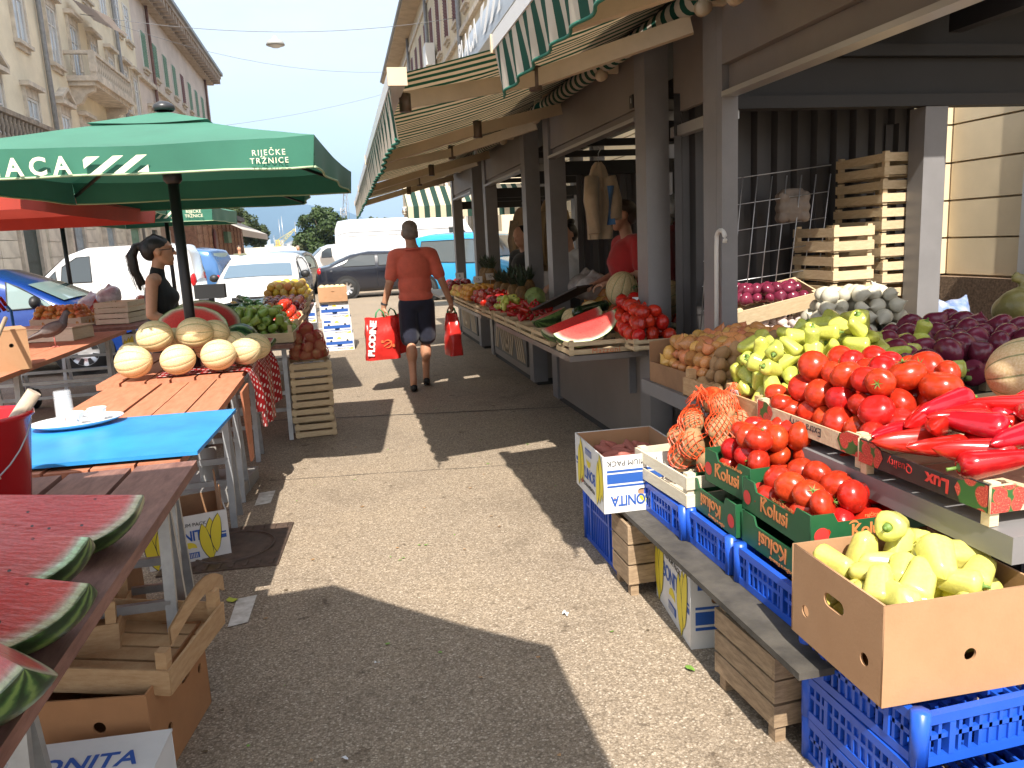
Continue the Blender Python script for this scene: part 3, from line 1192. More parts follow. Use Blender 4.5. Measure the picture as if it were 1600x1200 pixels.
def awning(label, xf, zf, y0, y1, zw=2.66, drop_=.20, xw=1.84, vis_tube=True):
    a = thing('awning', label, 'awning', (0, 0, 0), group='striped awnings along the kiosks')
    xm = (xf + xw) / 2
    mb = MB()
    mb.grid(lambda u, v: (xf + (xw - xf) * u, y0 + .03 + (y1 - y0 - .06) * v, zf + .03 + (zw + .02 - zf) * u - .05 * math.sin(PI * u) + .008 * math.sin(v * 21 + u * 4)), 10, 28)
    mb.build('canopy_cloth', AWN, a)
    mb = MB()
    n = int((y1 - y0) / .03)
    def vf(u, v):
        y = y0 + .02 + (y1 - y0 - .04) * u
        w = math.sin(y * 2 * PI / .236) * .012 * v + .014 * v * noise.noise(Vector((y * 2.3, xf, 0)))
        return (xf - .035 + w + .02 * v, y, zf - .02 - drop_ * v * (1 + .04 * math.sin(y * 4)) - (.012 * abs(math.sin(y * PI / .118)) if v > .9 else 0))
    mb.grid(vf, n, 5)
    va = mb.build('valance', AWN, a)
    mb = MB()
    mb.tube([(xf - .015 + math.sin((y0 + .02 + i * .03) * 2 * PI / .236) * .012 + .014 * noise.noise(Vector(((y0 + .02 + i * .03) * 2.3, xf, 0))), y0 + .02 + i * (y1 - y0 - .04) / n, zf - .022 - drop_ * (1 + .04 * math.sin((y0 + .02 + i * .03) * 4)) - .006) for i in range(n + 1)], .006, 5)
    mb.build('hem', mat('green_hem', (.012, .13, .085), .8), va)
    mb = MB()
    mb.bbox(xf - .04, xf + .03, y0, y1, zf - .018, zf + .045)
    mb.build('front_bar', AWHITE, a)
    for y in (y0, y1):
        s = 1 if y == y1 else -1
        mb = MB()
        mb.bbox(xf - .046, xf + .036, min(y, y + s * .02) + s * .002, max(y, y + s * .02) + s * .002, zf - .025, zf + .048)
        mb.build('end_cap', AARM, a)
    mb = MB()
    mb.tube([(xw - .07, y0 + .05, zw - .065), (xw - .07, y1 - .05, zw - .065)], .055, 16)
    mb.build('roller', AWN, a)
    for y in (y0 + .1, y1 - .1, (y0 + y1) / 2):
        mb = MB()
        mb.box((xw - .05, y, zw - .05), (.12, .035, .16))
        mb.lathe([(0, -.02), (.038, -.02), (.038, .02), (0, .02)], 12, 0, Euler((PI / 2, 0, 0)).to_matrix(), (xw - .10, y, zw - .14))
        mb.build('wall_bracket', AARM, a)
    for y, s in ((y0 + .35, 1), (y1 - .35, -1)):
        el = Vector((xm, y + s * .32, (zf + zw) / 2 - .10))
        mb = MB()
        mb.beam((xw - .04, y, zw - .15), el, .05, .085)
        mb.build('upper_arm', AARM, a)
        mb = MB()
        mb.beam(el, (xf + .04, y - s * .05, zf - .03), .045, .075)
        mb.build('forearm', AARM, a)
        mb = MB()
        mb.tube([el + Vector((0, 0, -.06)), el + Vector((0, 0, .06))], .034, 10)
        mb.build('elbow_joint', AMECH, a)
        mb = MB()
        mb.tube([(xf + .05, y - s * .05, zf - .08), (xf + .05, y - s * .05, zf + .0)], .028, 8)
        mb.build('wrist_joint', AMECH, a)
    return a
awning('green and white striped awning of the nearest stall at the top right', .73, 2.30, 1.58, 3.36, 2.62, .17)
awning('striped awning second from the camera with tan light through its cloth', .30, 2.19, 3.47, 6.58)
awning('striped awning third from the camera along the kiosk row', .31, 2.19, 6.66, 9.66)
awning('striped awning furthest down the kiosk row', .32, 2.19, 9.76, 12.7)
# striped awning on the far cross stall, hanging above the vans
fa = thing('awning', 'green and cream striped awning hanging beyond the last kiosk', 'awning', (3.2, 17.5, 2.35))
def stripes_x(N, K, v):
    x = nsep(N, K, v)[0]
    f = nmath(N, K, 'FRACT', nmath(N, K, 'MULTIPLY', x, 1 / 0.24))
    return nramp(N, K, f, [(0.0, (0.60, 0.52, 0.38)), (0.5, (0.015, 0.05, 0.035))], 'CONSTANT')
AWX = fancy('green_striped_cross_awning', stripes_x, rough=.85, thin=.3)
mb = MB()
mb.grid(lambda u, v: (-1.7 + 6.0 * u, .9 * v, .48 * v), 4, 3)
mb.build('canopy_cloth', AWX, fa)
mb = MB()
mb.grid(lambda u, v: (-1.7 + 6.0 * u, 0, -.26 * v), 4, 1)
mb.build('valance', AWX, fa)

# ================================================================ PARASOLS
def canvas(name, col, th=.3):
    return mat(name, col, rough=0.8, var=0.12, scale=2.5, bump=0.12, bscale=7, thin=th, sheen=0.1)
GRN = canvas('green_parasol_canvas', (0.035, 0.165, 0.108), .12)
REDC = canvas('red_parasol_canvas', (0.46, 0.06, 0.04), .25)
PDARK = mat('dark_steel_pole', (0.025, 0.022, 0.022), rough=0.4, metal=0.4)
CREAM = mat('cream_print', (0.72, 0.68, 0.50), rough=0.8)
def parasol(label, c, half, z_edge, z_top, drop_, m, rz, pole=True, pole_r=.032, sides=4, logo=None, trim=True, valance_in=.0, lx=None, pole_base=True):
    p = thing('parasol', label, 'parasol', (c[0], c[1], 0), rz, group='market parasols')
    r = half * math.sqrt(2) if sides == 4 else half
    a0 = PI / 4 if sides == 4 else PI / sides
    cor = [Vector((r * math.cos(a0 + 2 * PI * k / sides), r * math.sin(a0 + 2 * PI * k / sides), z_edge)) for k in range(sides)]
    top = Vector((0, 0, z_top))
    mb = MB()
    va = MB()
    tr = MB()
    for k in range(sides):
        A, B = cor[k], cor[(k + 1) % sides]
        def fn(u, v, A=A, B=B):
            q = A.lerp(B, u)
            w = .16 + .84 * v
            pnt = Vector((q.x * w, q.y * w, z_top - .04 + (z_edge - z_top + .04) * w))
            sag = -.012 * math.sin(PI * w) - .10 * half * 4 * u * (1 - u) * w * w * .22
            pnt.z += sag + .006 * noise.noise(pnt * 3)
            return pnt
        mb.grid(fn, 12, 9)
        def fv(u, v, A=A, B=B):
            q = fn(u, 1.0)
            n = Vector((q.x, q.y, 0)).normalized()
            f = .012 * math.sin(u * 17) * v + .014 * v * noise.noise(Vector((u * 6, k, 1)))
            return (q.x * (1 - .012 * v) + n.x * f, q.y * (1 - .012 * v) + n.y * f, q.z - drop_ * v * (1 - .14 * math.sin(PI * u)))
        va.grid(fv, 18, 3)
        tr.tube([Vector(fv(i / 18, 1.0)) for i in range(19)], .006, 5)
    mb.build('canopy', m, p)
    vo = va.build('valance', m, p)
    if trim:
        tr.build('piping', mat('pale_piping', (.35, .45, .28), .8), vo)
    # small top vent canopy
    vt = MB()
    for k in range(sides):
        A, B = cor[k], cor[(k + 1) % sides]
        vt.grid(lambda u, v, A=A, B=B: (lambda q, w: Vector((q.x * w, q.y * w, z_top - .022 + (z_edge - z_top + .04) * w - .012 * math.sin(PI * u) * v - .012 * math.sin(PI * w))))(A.lerp(B, u), .03 + .30 * v), 6, 4)
    vt.build('vent_cap', m, p)
    mb = MB()
    mb.lathe([(.0, z_top + .035), (.03, z_top + .032), (.062, z_top + .012), (.066, z_top - .008), (.055, z_top - .02)], 14)
    mb.build('finial', mat('black_plastic', (.03, .03, .033), .35), p)
    for k in range(sides):
        mb = MB()
        A = cor[k]
        mb.tube([(0, 0, z_top - .10), (A.x * .5, A.y * .5, (z_top + z_edge) / 2 - .085), A * .98 - Vector((0, 0, .05))], .012, 6)
        rb = mb.build('rib', PDARK, p)
        mb = MB()
        mb.tube([(A.x * .02, A.y * .02, z_edge - .05), Vector((A.x * .45, A.y * .45, z_top - .10 + (z_edge - z_top) * .45))], .010, 6)
        mb.build('strut', PDARK, rb)
    if pole:
        mb = MB()
        mb.tube([(0, 0, .02), (0, 0, z_top)], pole_r, 12)
        mb.build('pole', PDARK, p)
        mb = MB()
        mb.lathe([(.0, z_edge - .03), (.055, z_edge - .03), (.055, z_edge - .10), (.036, z_edge - .12)], 12)
        mb.build('hub', PDARK, p)
        if pole_base:
            mb = MB()
            mb.box((0, 0, .04), (.5, .5, .08))
            mb.lathe([(.06, .08), (.06, .3), (.0, .3)], 10)
            mb.build('base', mat('concrete_base', (.3, .29, .27), .9), p)
    return p, fv, cor

RZ1 = R(-6)
u1, fv1, cor1 = parasol('large green market parasol with white lettering over the melon stall', (-.95, 5.14), .98, 2.06, 2.38, .15, GRN, RZ1)
# print on the near valance (its side faces the camera: local -Y)
def on_valance(par, me, x, z, half, edge_z, drop_, name):
    put(name, me, par, (x, -half - .018, z), Euler((PI / 2, 0, 0)))
zc = 2.06 - .10
on_valance(u1, text_mesh('PLACA', .115, CREAM, .0008, 0, 1.5, 'RIGHT', 1.0, .003), -.16, zc - .008, .99, 2.06, .15, 'lettering')
on_valance(u1, slanted_logo(.30, .080, CREAM), -.10, zc - .048, .99, 2.06, .15, 'logo')
on_valance(u1, text_mesh('RIJEČKE\nTRŽNICE', .038, CREAM, .0008, 0, 1.25, 'CENTER'), .76, zc - .0, .99, 2.06, .15, 'lettering')

u2, _, _ = parasol('dark green parasol directly behind the lettered one over the pepper crates', (-1.5, 8.05), 1.25, 2.14, 2.5, .11, GRN, R(4))
u3, _, _ = parasol('bright red parasol at the left edge over the onion table', (-3.85, 8.2), 1.72, 2.06, 2.50, .15, REDC, R(-3), trim=False)
u4, _, _ = parasol('green parasol partly hidden behind the red one', (-4.1, 13.2), 1.55, 2.31, 2.7, .14, GRN, R(2))
u5, _, _ = parasol('small green parasol with logo far behind the dark pole', (-2.75, 13.9), .95, 2.26, 2.55, .22, GRN, R(-4))
put('logo', slanted_logo(.30, .10, CREAM), u5, (.10, -.985, 2.10), Euler((PI / 2, 0, 0)))
put('lettering', text_mesh('RIJEČKE\nTRŽNICE', .065, CREAM), u5, (.68, -.985, 2.15), Euler((PI / 2, 0, 0)))
put('lettering', text_mesh('TRŽNICE', .08, CREAM), u5, (-.45, -.985, 2.16), Euler((PI / 2, 0, 0)))
# parasol over the watermelon table beside the camera (throws the near shadow)
u0, _, _ = parasol('round green parasol beside the camera shading the watermelon table', (-1.02, .28), 1.5, 2.1, 2.5, .12, GRN, R(22.5 - 31 + 8), sides=8, trim=False)

# ================================================================ TABLES
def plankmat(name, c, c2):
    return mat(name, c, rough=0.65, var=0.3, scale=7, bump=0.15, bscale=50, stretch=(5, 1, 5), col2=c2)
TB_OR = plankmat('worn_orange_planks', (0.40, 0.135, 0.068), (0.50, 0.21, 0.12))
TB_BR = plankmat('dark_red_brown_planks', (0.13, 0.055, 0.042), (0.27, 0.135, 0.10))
STEEL = mat('galvanised_steel', (0.36, 0.37, 0.38), rough=0.45, metal=0.6, var=0.2, scale=9)
def trestle(parent, x0, x1, y, h, lean=.12):
    mb = MB()
    for x in (x0, x1):
        mb.beam((x, y - lean, 0), (x, y, h), .035, .02)
        mb.beam((x, y + lean, 0), (x, y + .01, h), .035, .02)
    mb.beam((x0, y - lean * .5, h * .5), (x1, y - lean * .5, h * .5), .02, .03)
    mb.beam((x0, y + lean * .75, h * .28), (x1, y + lean * .75, h * .28), .02, .03)
    mb.beam((x0 - .02, y, h - .012), (x1 + .02, y, h - .012), .05, .022)
    mb.build('trestle_leg', STEEL, parent)
def plank_table(label, x0, x1, y0, y1, z, n, m, legs, thick=.032, gap=.008, along='Y', rz=0):
    t = thing('plank_table', label, 'table', group='trestle tables')
    w = ((x1 - x0) if along == 'Y' else (y1 - y0)) / n
    for i in range(n):
        mb = MB()
        dz = random.uniform(-.003, .003)
        if along == 'Y':
            mb.bbox(x0 + i * w + gap / 2, x0 + (i + 1) * w - gap / 2, y0 + random.uniform(-.01, .01), y1 + random.uniform(-.01, .01), z - thick + dz, z + dz)
        else:
            mb.bbox(x0 + random.uniform(-.01, .01), x1 + random.uniform(-.01, .01), y0 + i * w + gap / 2, y0 + (i + 1) * w - gap / 2, z - thick + dz, z + dz)
        mb.build('plank', m, t)
    for y in legs:
        trestle(t, x0 + .1, x1 - .1, y, z - thick - .005)
    return t
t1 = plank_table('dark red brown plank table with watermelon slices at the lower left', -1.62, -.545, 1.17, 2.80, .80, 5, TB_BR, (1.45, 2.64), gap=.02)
t2 = plank_table('sunlit orange plank table between the blue board and the melons', -1.36, -.61, 2.83, 4.70, .80, 5, TB_OR, (3.05, 4.48), gap=.01)
t3 = plank_table('plank table carrying the melons under a dotted cloth', -1.42, -.62, 4.72, 6.12, .815, 6, TB_OR, (4.95, 5.9), gap=.012)
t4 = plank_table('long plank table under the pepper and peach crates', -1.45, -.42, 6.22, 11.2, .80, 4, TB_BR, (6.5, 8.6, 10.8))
t5 = plank_table('reddish plank table with a pigeon on it at the left', -3.45, -2.2, 5.25, 8.55, .80, 5, TB_OR, (6.0, 8.2))
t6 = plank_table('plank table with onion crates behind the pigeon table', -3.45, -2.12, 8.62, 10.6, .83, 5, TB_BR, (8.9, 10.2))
# side board nailed to the far trestle
tag(MB().prism([(4.50, .34), (4.60, .34), (4.70, .76), (4.40, .76)], -.606, -.594, 'X').build('side_board', TB_OR), 'upright orange board fixed beside the table leg under the dotted cloth', 'board')
# dotted cloth over the melon table
def dots(N, K, v):
    s = nsep(N, K, v)
    def cell(a, off):
        return nmath(N, K, 'SUBTRACT', nmath(N, K, 'FRACT', nmath(N, K, 'ADD', nmath(N, K, 'MULTIPLY', a, 1 / .062), off)), .5)
    yz = nmath(N, K, 'SUBTRACT', s[2], s[0])
    def dd(o):
        p, q = cell(s[1], o), cell(yz, o)
        return nmath(N, K, 'ADD', nmath(N, K, 'MULTIPLY', p, p), nmath(N, K, 'MULTIPLY', q, q))
    d = nmath(N, K, 'MINIMUM', dd(0.0), dd(0.5))
    return nramp(N, K, d, [(0.0, (.75, .68, .66)), (0.022, (.75, .68, .66)), (0.028, (.36, .018, .022))])
DOTS = fancy('red_dotted_oilcloth', dots, rough=0.22, spec=0.6)
tcl = thing('tablecloth', 'red oilcloth with white dots hanging over the melon table edge', 'tablecloth')
mb = MB()
def clf(u, v):
    y = 4.78 + 1.36 * u
    L_ = v * (.62 + .30 * min(1, (1 - u) * 1.2 + .55))
    if L_ < .50:
        return (-1.08 + L_, y, .822 + .003 * math.sin(y * 22 + L_ * 9))
    e = L_ - .50
    hang = e
    w = .025 * math.sin(y * 11) * min(1, e * 5) + .01 * math.sin(y * 31) * min(1, e * 4)
    return (-.573 + .012 + w + .03 * min(1, e * 6), y, .822 - hang * 1.0)
def clf2(u, v):
    y = 4.80 + 1.34 * u
    top = .5
    hang = .36 + .10 * math.sin(PI * u * .8) - (.10 if u < .12 else 0)
    e = v * (top + hang)
    if e < top:
        return (-1.115 + e, y, .823 + .002 * math.sin(y * 22 + e * 9))
    h = e - top
    w = (.03 * math.sin(y * 10.5) + .012 * math.sin(y * 27)) * min(1, h * 5)
    return (-.603 + .03 * min(1, h * 8) + w, y, .823 - h)
mb.grid(clf2, 60, 34)
mb.build('cloth', DOTS, tcl)
# ================================================================ CONTAINERS
def woodmat(name, c, c2, rough=.75):
    return mat(name, c, rough=rough, var=0.3, scale=9, bump=0.18, bscale=45, stretch=(2, 2, 9), col2=c2, rnd=.10)
W_NEW = woodmat('fresh_poplar_slat', (0.50, 0.37, 0.22), (0.62, 0.49, 0.31))
W_PALE = woodmat('pale_poplar_slat', (0.62, 0.53, 0.38), (0.72, 0.64, 0.49))
W_OLD = woodmat('weathered_crate_slat', (0.20, 0.135, 0.08), (0.38, 0.27, 0.17))
W_ORG = woodmat('honey_wood_slat', (0.42, 0.24, 0.11), (0.55, 0.36, 0.19))
CARD = mat('brown_cardboard', (0.36, 0.195, 0.098), rough=0.85, var=0.10, scale=5, bump=0.06, bscale=120, col2=(0.41, 0.235, 0.125))
CARD_D = mat('aged_cardboard', (0.28, 0.15, 0.075), rough=0.85, var=0.2, scale=6)
WCARD = mat('white_printed_carton', (0.66, 0.65, 0.63), rough=0.6, var=0.08, scale=6)
BLUEP = mat('blue_print', (0.02, 0.09, 0.36), rough=0.55)
YELP = mat('banana_yellow_print', (0.72, 0.58, 0.04), rough=0.55)
BLKP = mat('black_print', (0.03, 0.03, 0.035), rough=0.6)
GRNC = mat('dark_green_carton', (0.012, 0.085, 0.03), rough=0.5, var=0.12, scale=7)
ORGP = mat('orange_print', (0.60, 0.20, 0.06), rough=0.6)
REDP = mat('red_print', (0.55, 0.035, 0.03), rough=0.55)
BLUEPL = mat('blue_plastic', (0.015, 0.085, 0.50), rough=0.35, var=0.1, scale=6)
_mc = {}
def cached(key, fn):
    if key not in _mc:
        _mc[key] = fn()
    return _mc[key]

def slat_crate(label, loc, lx, ly, h, rows, m, rz=0.0, cat='crate', group=None, posts=.03, foot=.0, t=.008, gapf=.28, rot=None, name='wooden_crate', bottom=True, post_up=0.0, skip=()):
    c = thing(name, label, cat, loc, rz, group, rot)
    sh = (h - foot) / rows
    k = (round(lx, 3), round(ly, 3), round(h, 3), rows, m.name, t, gapf, posts, foot, post_up)
    ax = cached(('sx',) + k, lambda: MB().box((0, 0, 0), (lx, t, sh * (1 - gapf)), 0).mesh('slat', m))
    ay = cached(('sy',) + k, lambda: MB().box((0, 0, 0), (t, ly - 2 * t - .002, sh * (1 - gapf)), 0).mesh('slat', m))
    po = cached(('po',) + k, lambda: MB().bbox(-posts / 2, posts / 2, -posts / 2, posts / 2, 0, h + post_up).mesh('corner_post', m))
    bo = cached(('bo',) + k, lambda: MB().box((0, 0, 0), (lx - 2 * t - .004, (ly - 2 * t) / 5 * .86, .006), 0).mesh('bottom_slat', m))
    for j in range(rows):
        z = foot + sh * (j + .5)
        for s in (-1, 1):
            if ('x', s, j) not in skip:
                put('slat', ax, c, (0, s * (ly / 2 - t / 2), z + random.uniform(-.002, .002)), (0, random.uniform(-.008, .008), 0))
            if ('y', s, j) not in skip:
                put('slat', ay, c, (s * (lx / 2 - t / 2), 0, z + random.uniform(-.002, .002)), (random.uniform(-.008, .008), 0, 0))
    for sx in (-1, 1):
        for sy in (-1, 1):
            put('corner_post', po, c, (sx * (lx / 2 - t - posts / 2 - .0005), sy * (ly / 2 - t - posts / 2 - .0005), 0))
    if bottom:
        for j in range(5):
            put('bottom_slat', bo, c, (0, -ly / 2 + t + (ly - 2 * t) / 5 * (j + .5), foot + .006))
    return c

def carton(label, loc, lx, ly, h, m, rz=0.0, holes=None, outl=None, rot=None, cat='box', group=None, name='cardboard_box', t=.006, lid=False, inner=None):
    """open box; returns the thing and its side panels by side"""
    c = thing(name, label, cat, loc, rz, group, rot)
    holes = holes or {}
    pan = {}
    for side, w, off in (('-Y', lx, (0, -ly / 2 + t / 2, 0)), ('+Y', lx, (0, ly / 2 - t / 2, 0)), ('-X', ly - 2 * t - .001, (-lx / 2 + t / 2, 0, 0)), ('+X', ly - 2 * t - .001, (lx / 2 - t / 2, 0, 0))):
        o = (outl or {}).get(side)
        o = o(w) if o else [(-w / 2, 0), (w / 2, 0), (w / 2, h), (-w / 2, h)]
        me = panel_mesh(o, holes.get(side, []), t, m, 'side_panel')
        pan[side] = put('side_panel', me, c, off, face_rot(side))
    mb = MB()
    mb.bbox(-lx / 2 + t + .001, lx / 2 - t - .001, -ly / 2 + t + .001, ly / 2 - t - .001, .002, .008)
    mb.build('bottom_panel', m, c)
    if inner:
        for sx, sy, w in ((-1, 0, ly), (1, 0, ly), (0, -1, lx), (0, 1, lx)):
            mb = MB()
            if sx:
                mb.box((sx * (lx / 2 - t - .0025), 0, h / 2 + .004), (.003, ly - 2 * t - .008, h - .012))
            else:
                mb.box((0, sy * (ly / 2 - t - .0025), h / 2 + .004), (lx - 2 * t - .002, .003, h - .012))
            mb.build('inner_lining', inner, c)
    if lid:
        mb = MB()
        mb.bbox(-lx / 2 - .002, lx / 2 + .002, -ly / 2 - .002, ly / 2 + .002, h + .001, h + .008)
        mb.build('lid', m, c)
    return c, pan

def pr_(panel, me, x, y, rz=0.0, t=.006, name=None, lift=.0012):
    return put(name or me.name.split('.')[0], me, panel, (x, y, t / 2 + lift), (0, 0, rz))

def crescent(r0, r1, a0, a1, cx=0, cy=0, n=14):
    pts = []
    for i in range(n + 1):
        a = a0 + (a1 - a0) * i / n
        pts.append((cx + r1 * math.cos(a), cy + r1 * math.sin(a)))
    for i in range(n, -1, -1):
        a = a0 + (a1 - a0) * i / n
        k = math.sin(PI * i / n) ** .5
        r = r1 - (r1 - r0) * k
        pts.append((cx + r * math.cos(a), cy + r * math.sin(a)))
    return pts
def flat(polys, m, name):
    mb = MB()
    for i, p in enumerate(polys):
        mb.add([(x, y, i * .0003) for x, y in p], [tuple(range(len(p)))], 0)
    return mb.mesh(name, m)
def banana_print(h):
    """bunch of bananas: yellow fingers with dark edges"""
    mb = MB()
    for i, (a, dx) in enumerate(((0, 0), (.16, -.13), (-.12, .13))):
        for j, (mi, gr) in enumerate(((1, .016), (0, 0))):
            p = crescent(.62 - gr, .86 + gr, R(145) - gr + a, R(215) + gr + a, 1.0 * .72 + dx, 0, 14)
            mb.add([(x * h, y * h, (i * 2 + j) * .0003) for x, y in p], [tuple(range(len(p)))], mi)
    return mb.mesh('banana_print', [YELP, BLKP])
def rect(x0, x1, y0, y1):
    return [(x0, y0), (x1, y0), (x1, y1), (x0, y1)]

def banana_box(label, loc, lx, ly, h, rz=0.0, long_side='-X', flip=(), lid=False, group=None, dist=False, sides=('-X', '-Y')):
    hole = {}
    w = {'-X': ly, '+X': ly, '-Y': lx, '+Y': lx}
    for s in ('-X', '-Y', '+X', '+Y'):
        hole[s] = [circle(-w[s] * .30, h * .45, .016), circle(w[s] * .30, h * .45, .016)]
        if s != long_side:
            hole[s] = [circle(-w[s] * .28, h * .62, .016), slot(0, h * .34, .075, .028), circle(w[s] * .28, h * .62, .016)]
    c, pan = carton(label, loc, lx, ly, h, WCARD, rz, hole, name='banana_box', lid=lid, group=group, inner=None if lid else CARD)
    for s in sides:
        f = -1 if s in flip else 1
        rr = PI if f < 0 else 0
        cy = h / 2
        W = w[s]
        p = pan[s]
        def at_(x, y):
            return (f * x, cy + f * y)
        if s == long_side:
            pr_(p, text_mesh('BONITA', h * .30, BLUEP, .0004, 0, .92, 'CENTER', .80, .0015), *at_(0, h * .06), rr)
            pr_(p, text_mesh('PREMIUM PACK', h * .105, BLKP, .0004), *at_(0, h * .30), rr)
            pr_(p, flat([rect(-W * .11, W * .11, -h * .40, -h * .28)], BLUEP, 'bar_code'), *at_(0, 0), rr)
            pr_(p, flat([rect(-W * .10 + i * W * .02, -W * .10 + i * W * .02 + W * .008, -h * .385, -h * .295) for i in range(10)], WCARD, 'bar_code'), *at_(0, 0), rr, lift=.002)
            pr_(p, flat([crescent(.0, h * .14, 0, PI, 0, -h * .20)], YELP, 'sun_print'), *at_(0, 0), rr)
            for sx in (-1, 1):
                pr_(p, banana_print(h * .82), *at_(sx * W * .33 - .02, -h * .02), rr)
            for sx in (-1, 1):
                pr_(p, flat([rect(sx * W * .43 - W * .035, sx * W * .43 + W * .035, -h * .06, h * .02), rect(sx * W * .43 - W * .035, sx * W * .43 + W * .035, h * .05, h * .08)], BLUEP, 'stripe'), *at_(0, -h * .02), rr, lift=.0008)
        else:
            b = [rect(-W * .46, W * .46, -h * .19, -h * .02)] if not dist else [rect(-W * .46, W * .46, -h * .12, h * .08)]
            pr_(p, flat(b + [rect(-W * .46, W * .46, .01 * h, h * .045), rect(-W * .46, W * .46, -h * .26, -h * .22)], BLUEP, 'stripe'), *at_(0, 0), rr, lift=.0007)
            pr_(p, flat([crescent(.0, h * .13, 0, PI, 0, h * .22)], YELP, 'sun_print'), *at_(0, 0), rr)
            pr_(p, text_mesh('PREMIUM PACK', h * .13, BLKP, .0004), *at_(W * .16, -h * .38), rr)
            pr_(p, flat([rect(-W * .44, -W * .2, h * .26, h * .40)], BLUEP, 'bar_code'), *at_(0, 0), rr)
            if not dist:
                pr_(p, text_mesh('BONITA', h * .26, BLUEP, .0004, 0, .92, 'CENTER', .8, .0012), *at_(W * .18, h * .28), rr)
            else:
                pr_(p, flat([[(W * .30, -h * .45), (W * .46, -h * .30), (W * .46, -h * .45)]], YELP, 'corner_print'), *at_(0, 0), rr)
    return c

def blue_crate(label, loc, lx, ly, h, rz=0.0, group='blue plastic crates', m=None):
    c = thing('plastic_crate', label, 'crate', loc, rz, group)
    m = m or BLUEPL
    def wall(w):
        mb = MB()
        t = .012
        mb.box((0, 0, h - .012), (w, t + .008, .024))
        mb.box((0, 0, .012), (w, t + .004, .024))
        mb.box((0, 0, h * .55), (w, t, .012))
        n = max(6, int(w / .028))
        for i in range(n + 1):
            x = -w / 2 + .006 + (w - .012) * i / n
            mb.box((x, 0, h / 2), (.009, t, h - .05))
        mb.box((0, .003, h * .5), (w * .26, .006, h - .05))
        for s in (-1, 1):
            mb.box((s * w * .30, .001, h / 2), (.016, t + .012, h - .05))
        return mb.mesh('wall', m)
    for s in (-1, 1):
        put('wall', cached(('bw', lx, h, m.name), lambda: wall(lx)), c, (0, s * (ly / 2 - .012), 0), (0, 0, 0 if s < 0 else PI))
        put('wall', cached(('bw', ly - .05, h, m.name), lambda: wall(ly - .05)), c, (s * (lx / 2 - .012), 0, 0), (0, 0, -s * PI / 2 + PI))
    mb = MB()
    n = int(lx / .04)
    for i in range(n):
        mb.box((-lx / 2 + .03 + (lx - .06) * i / (n - 1), 0, .008), (.008, ly - .05, .010))
    for i in range(6):
        mb.box((0, -ly / 2 + .04 + (ly - .08) * i / 5, .0082), (lx - .05, .008, .012))
    mb.build('base_grid', m, c)
    for sx in (-1, 1):
        for sy in (-1, 1):
            mb = MB()
            mb.lathe([(.0, 0), (.020, 0), (.022, h + .008), (.0, h + .008)], 8, 0, None, (sx * (lx / 2 - .016), sy * (ly / 2 - .016), 0))
            mb.build('corner', m, c)
    return c

# ---------------------------------------------------------------- lower right: boxes and crates on and under the plank
blue_crate('dark blue crate on the ground under the sweet potato box', (1.30, 3.36, 0), .42, .50, .33)
slat_crate('weathered brown crate on the ground under the near end of the sweet potato box', (1.26, 2.99, 0), .40, .20, .32, 3, W_OLD, foot=.05, t=.012, posts=.035, gapf=.10)
bx = banana_box('white banana box with BONITA print on the ground under the plank', (1.36, 2.63, 0), .42, .46, .30, R(-7), '-X')
slat_crate('weathered brown crate on the ground nearest the camera under the plank', (1.34, 2.04, 0), .46, .34, .285, 3, W_OLD, R(3), foot=.05, t=.012, posts=.035, gapf=.12)
pl = thing('support_plank', 'grey worn plank lying across the low crates on the right', 'plank', (0, 0, 0))
PLK = mat('grey_worn_plank', (0.035, 0.031, 0.027), rough=.75, var=.5, scale=9, bump=.2, bscale=60, col2=(.10, .088, .072))
mb = MB()
mb.bbox(1.07, 1.42, 1.66, 3.13, .335, .355)
mb.build('plank', PLK, pl)
blue_crate('blue crate on the plank under the mesh bag crate', (1.34, 2.78, .357), .36, .40, .125)
blue_crate('blue crate on the plank under the far green carton pair', (1.36, 2.42, .357), .36, .34, .125)
blue_crate('blue crate on the plank under the near green carton pair', (1.36, 2.03, .357), .36, .38, .125)
for i in range(3):
    blue_crate(['lowest blue crate of the near stack under the pepper box', 'middle blue crate of the near stack under the pepper box', 'top blue crate of the near stack directly under the pepper box'][i], (1.40, 1.555 + .035 * (i == 2), .135 * i), .46, .46 if i == 2 else .50, .13, R(1.5 * (i - 1)))
big, bp = carton('large open brown cardboard box full of pale yellow peppers', (1.325, 1.59, .408), .41, .385, .25, CARD, R(-1.5),
    {'-X': [slot(.0, .165, .085, .036), circle(-.125, .085, .016), circle(.125, .085, .016)], '-Y': [circle(.02, .10, .016)]}, group=None)
sw = banana_box('white banana box of sweet potatoes at the far end of the plank', (1.175, 3.17, .357), .37, .45, .245, R(-2), '-X', flip=('-Y', '-X'))
slat_crate('pale new wooden crate holding the orange mesh bag', (1.345, 2.80, .484), .37, .46, .135, 2, W_PALE, R(3), foot=.0, gapf=.3, posts=.034, post_up=.0)

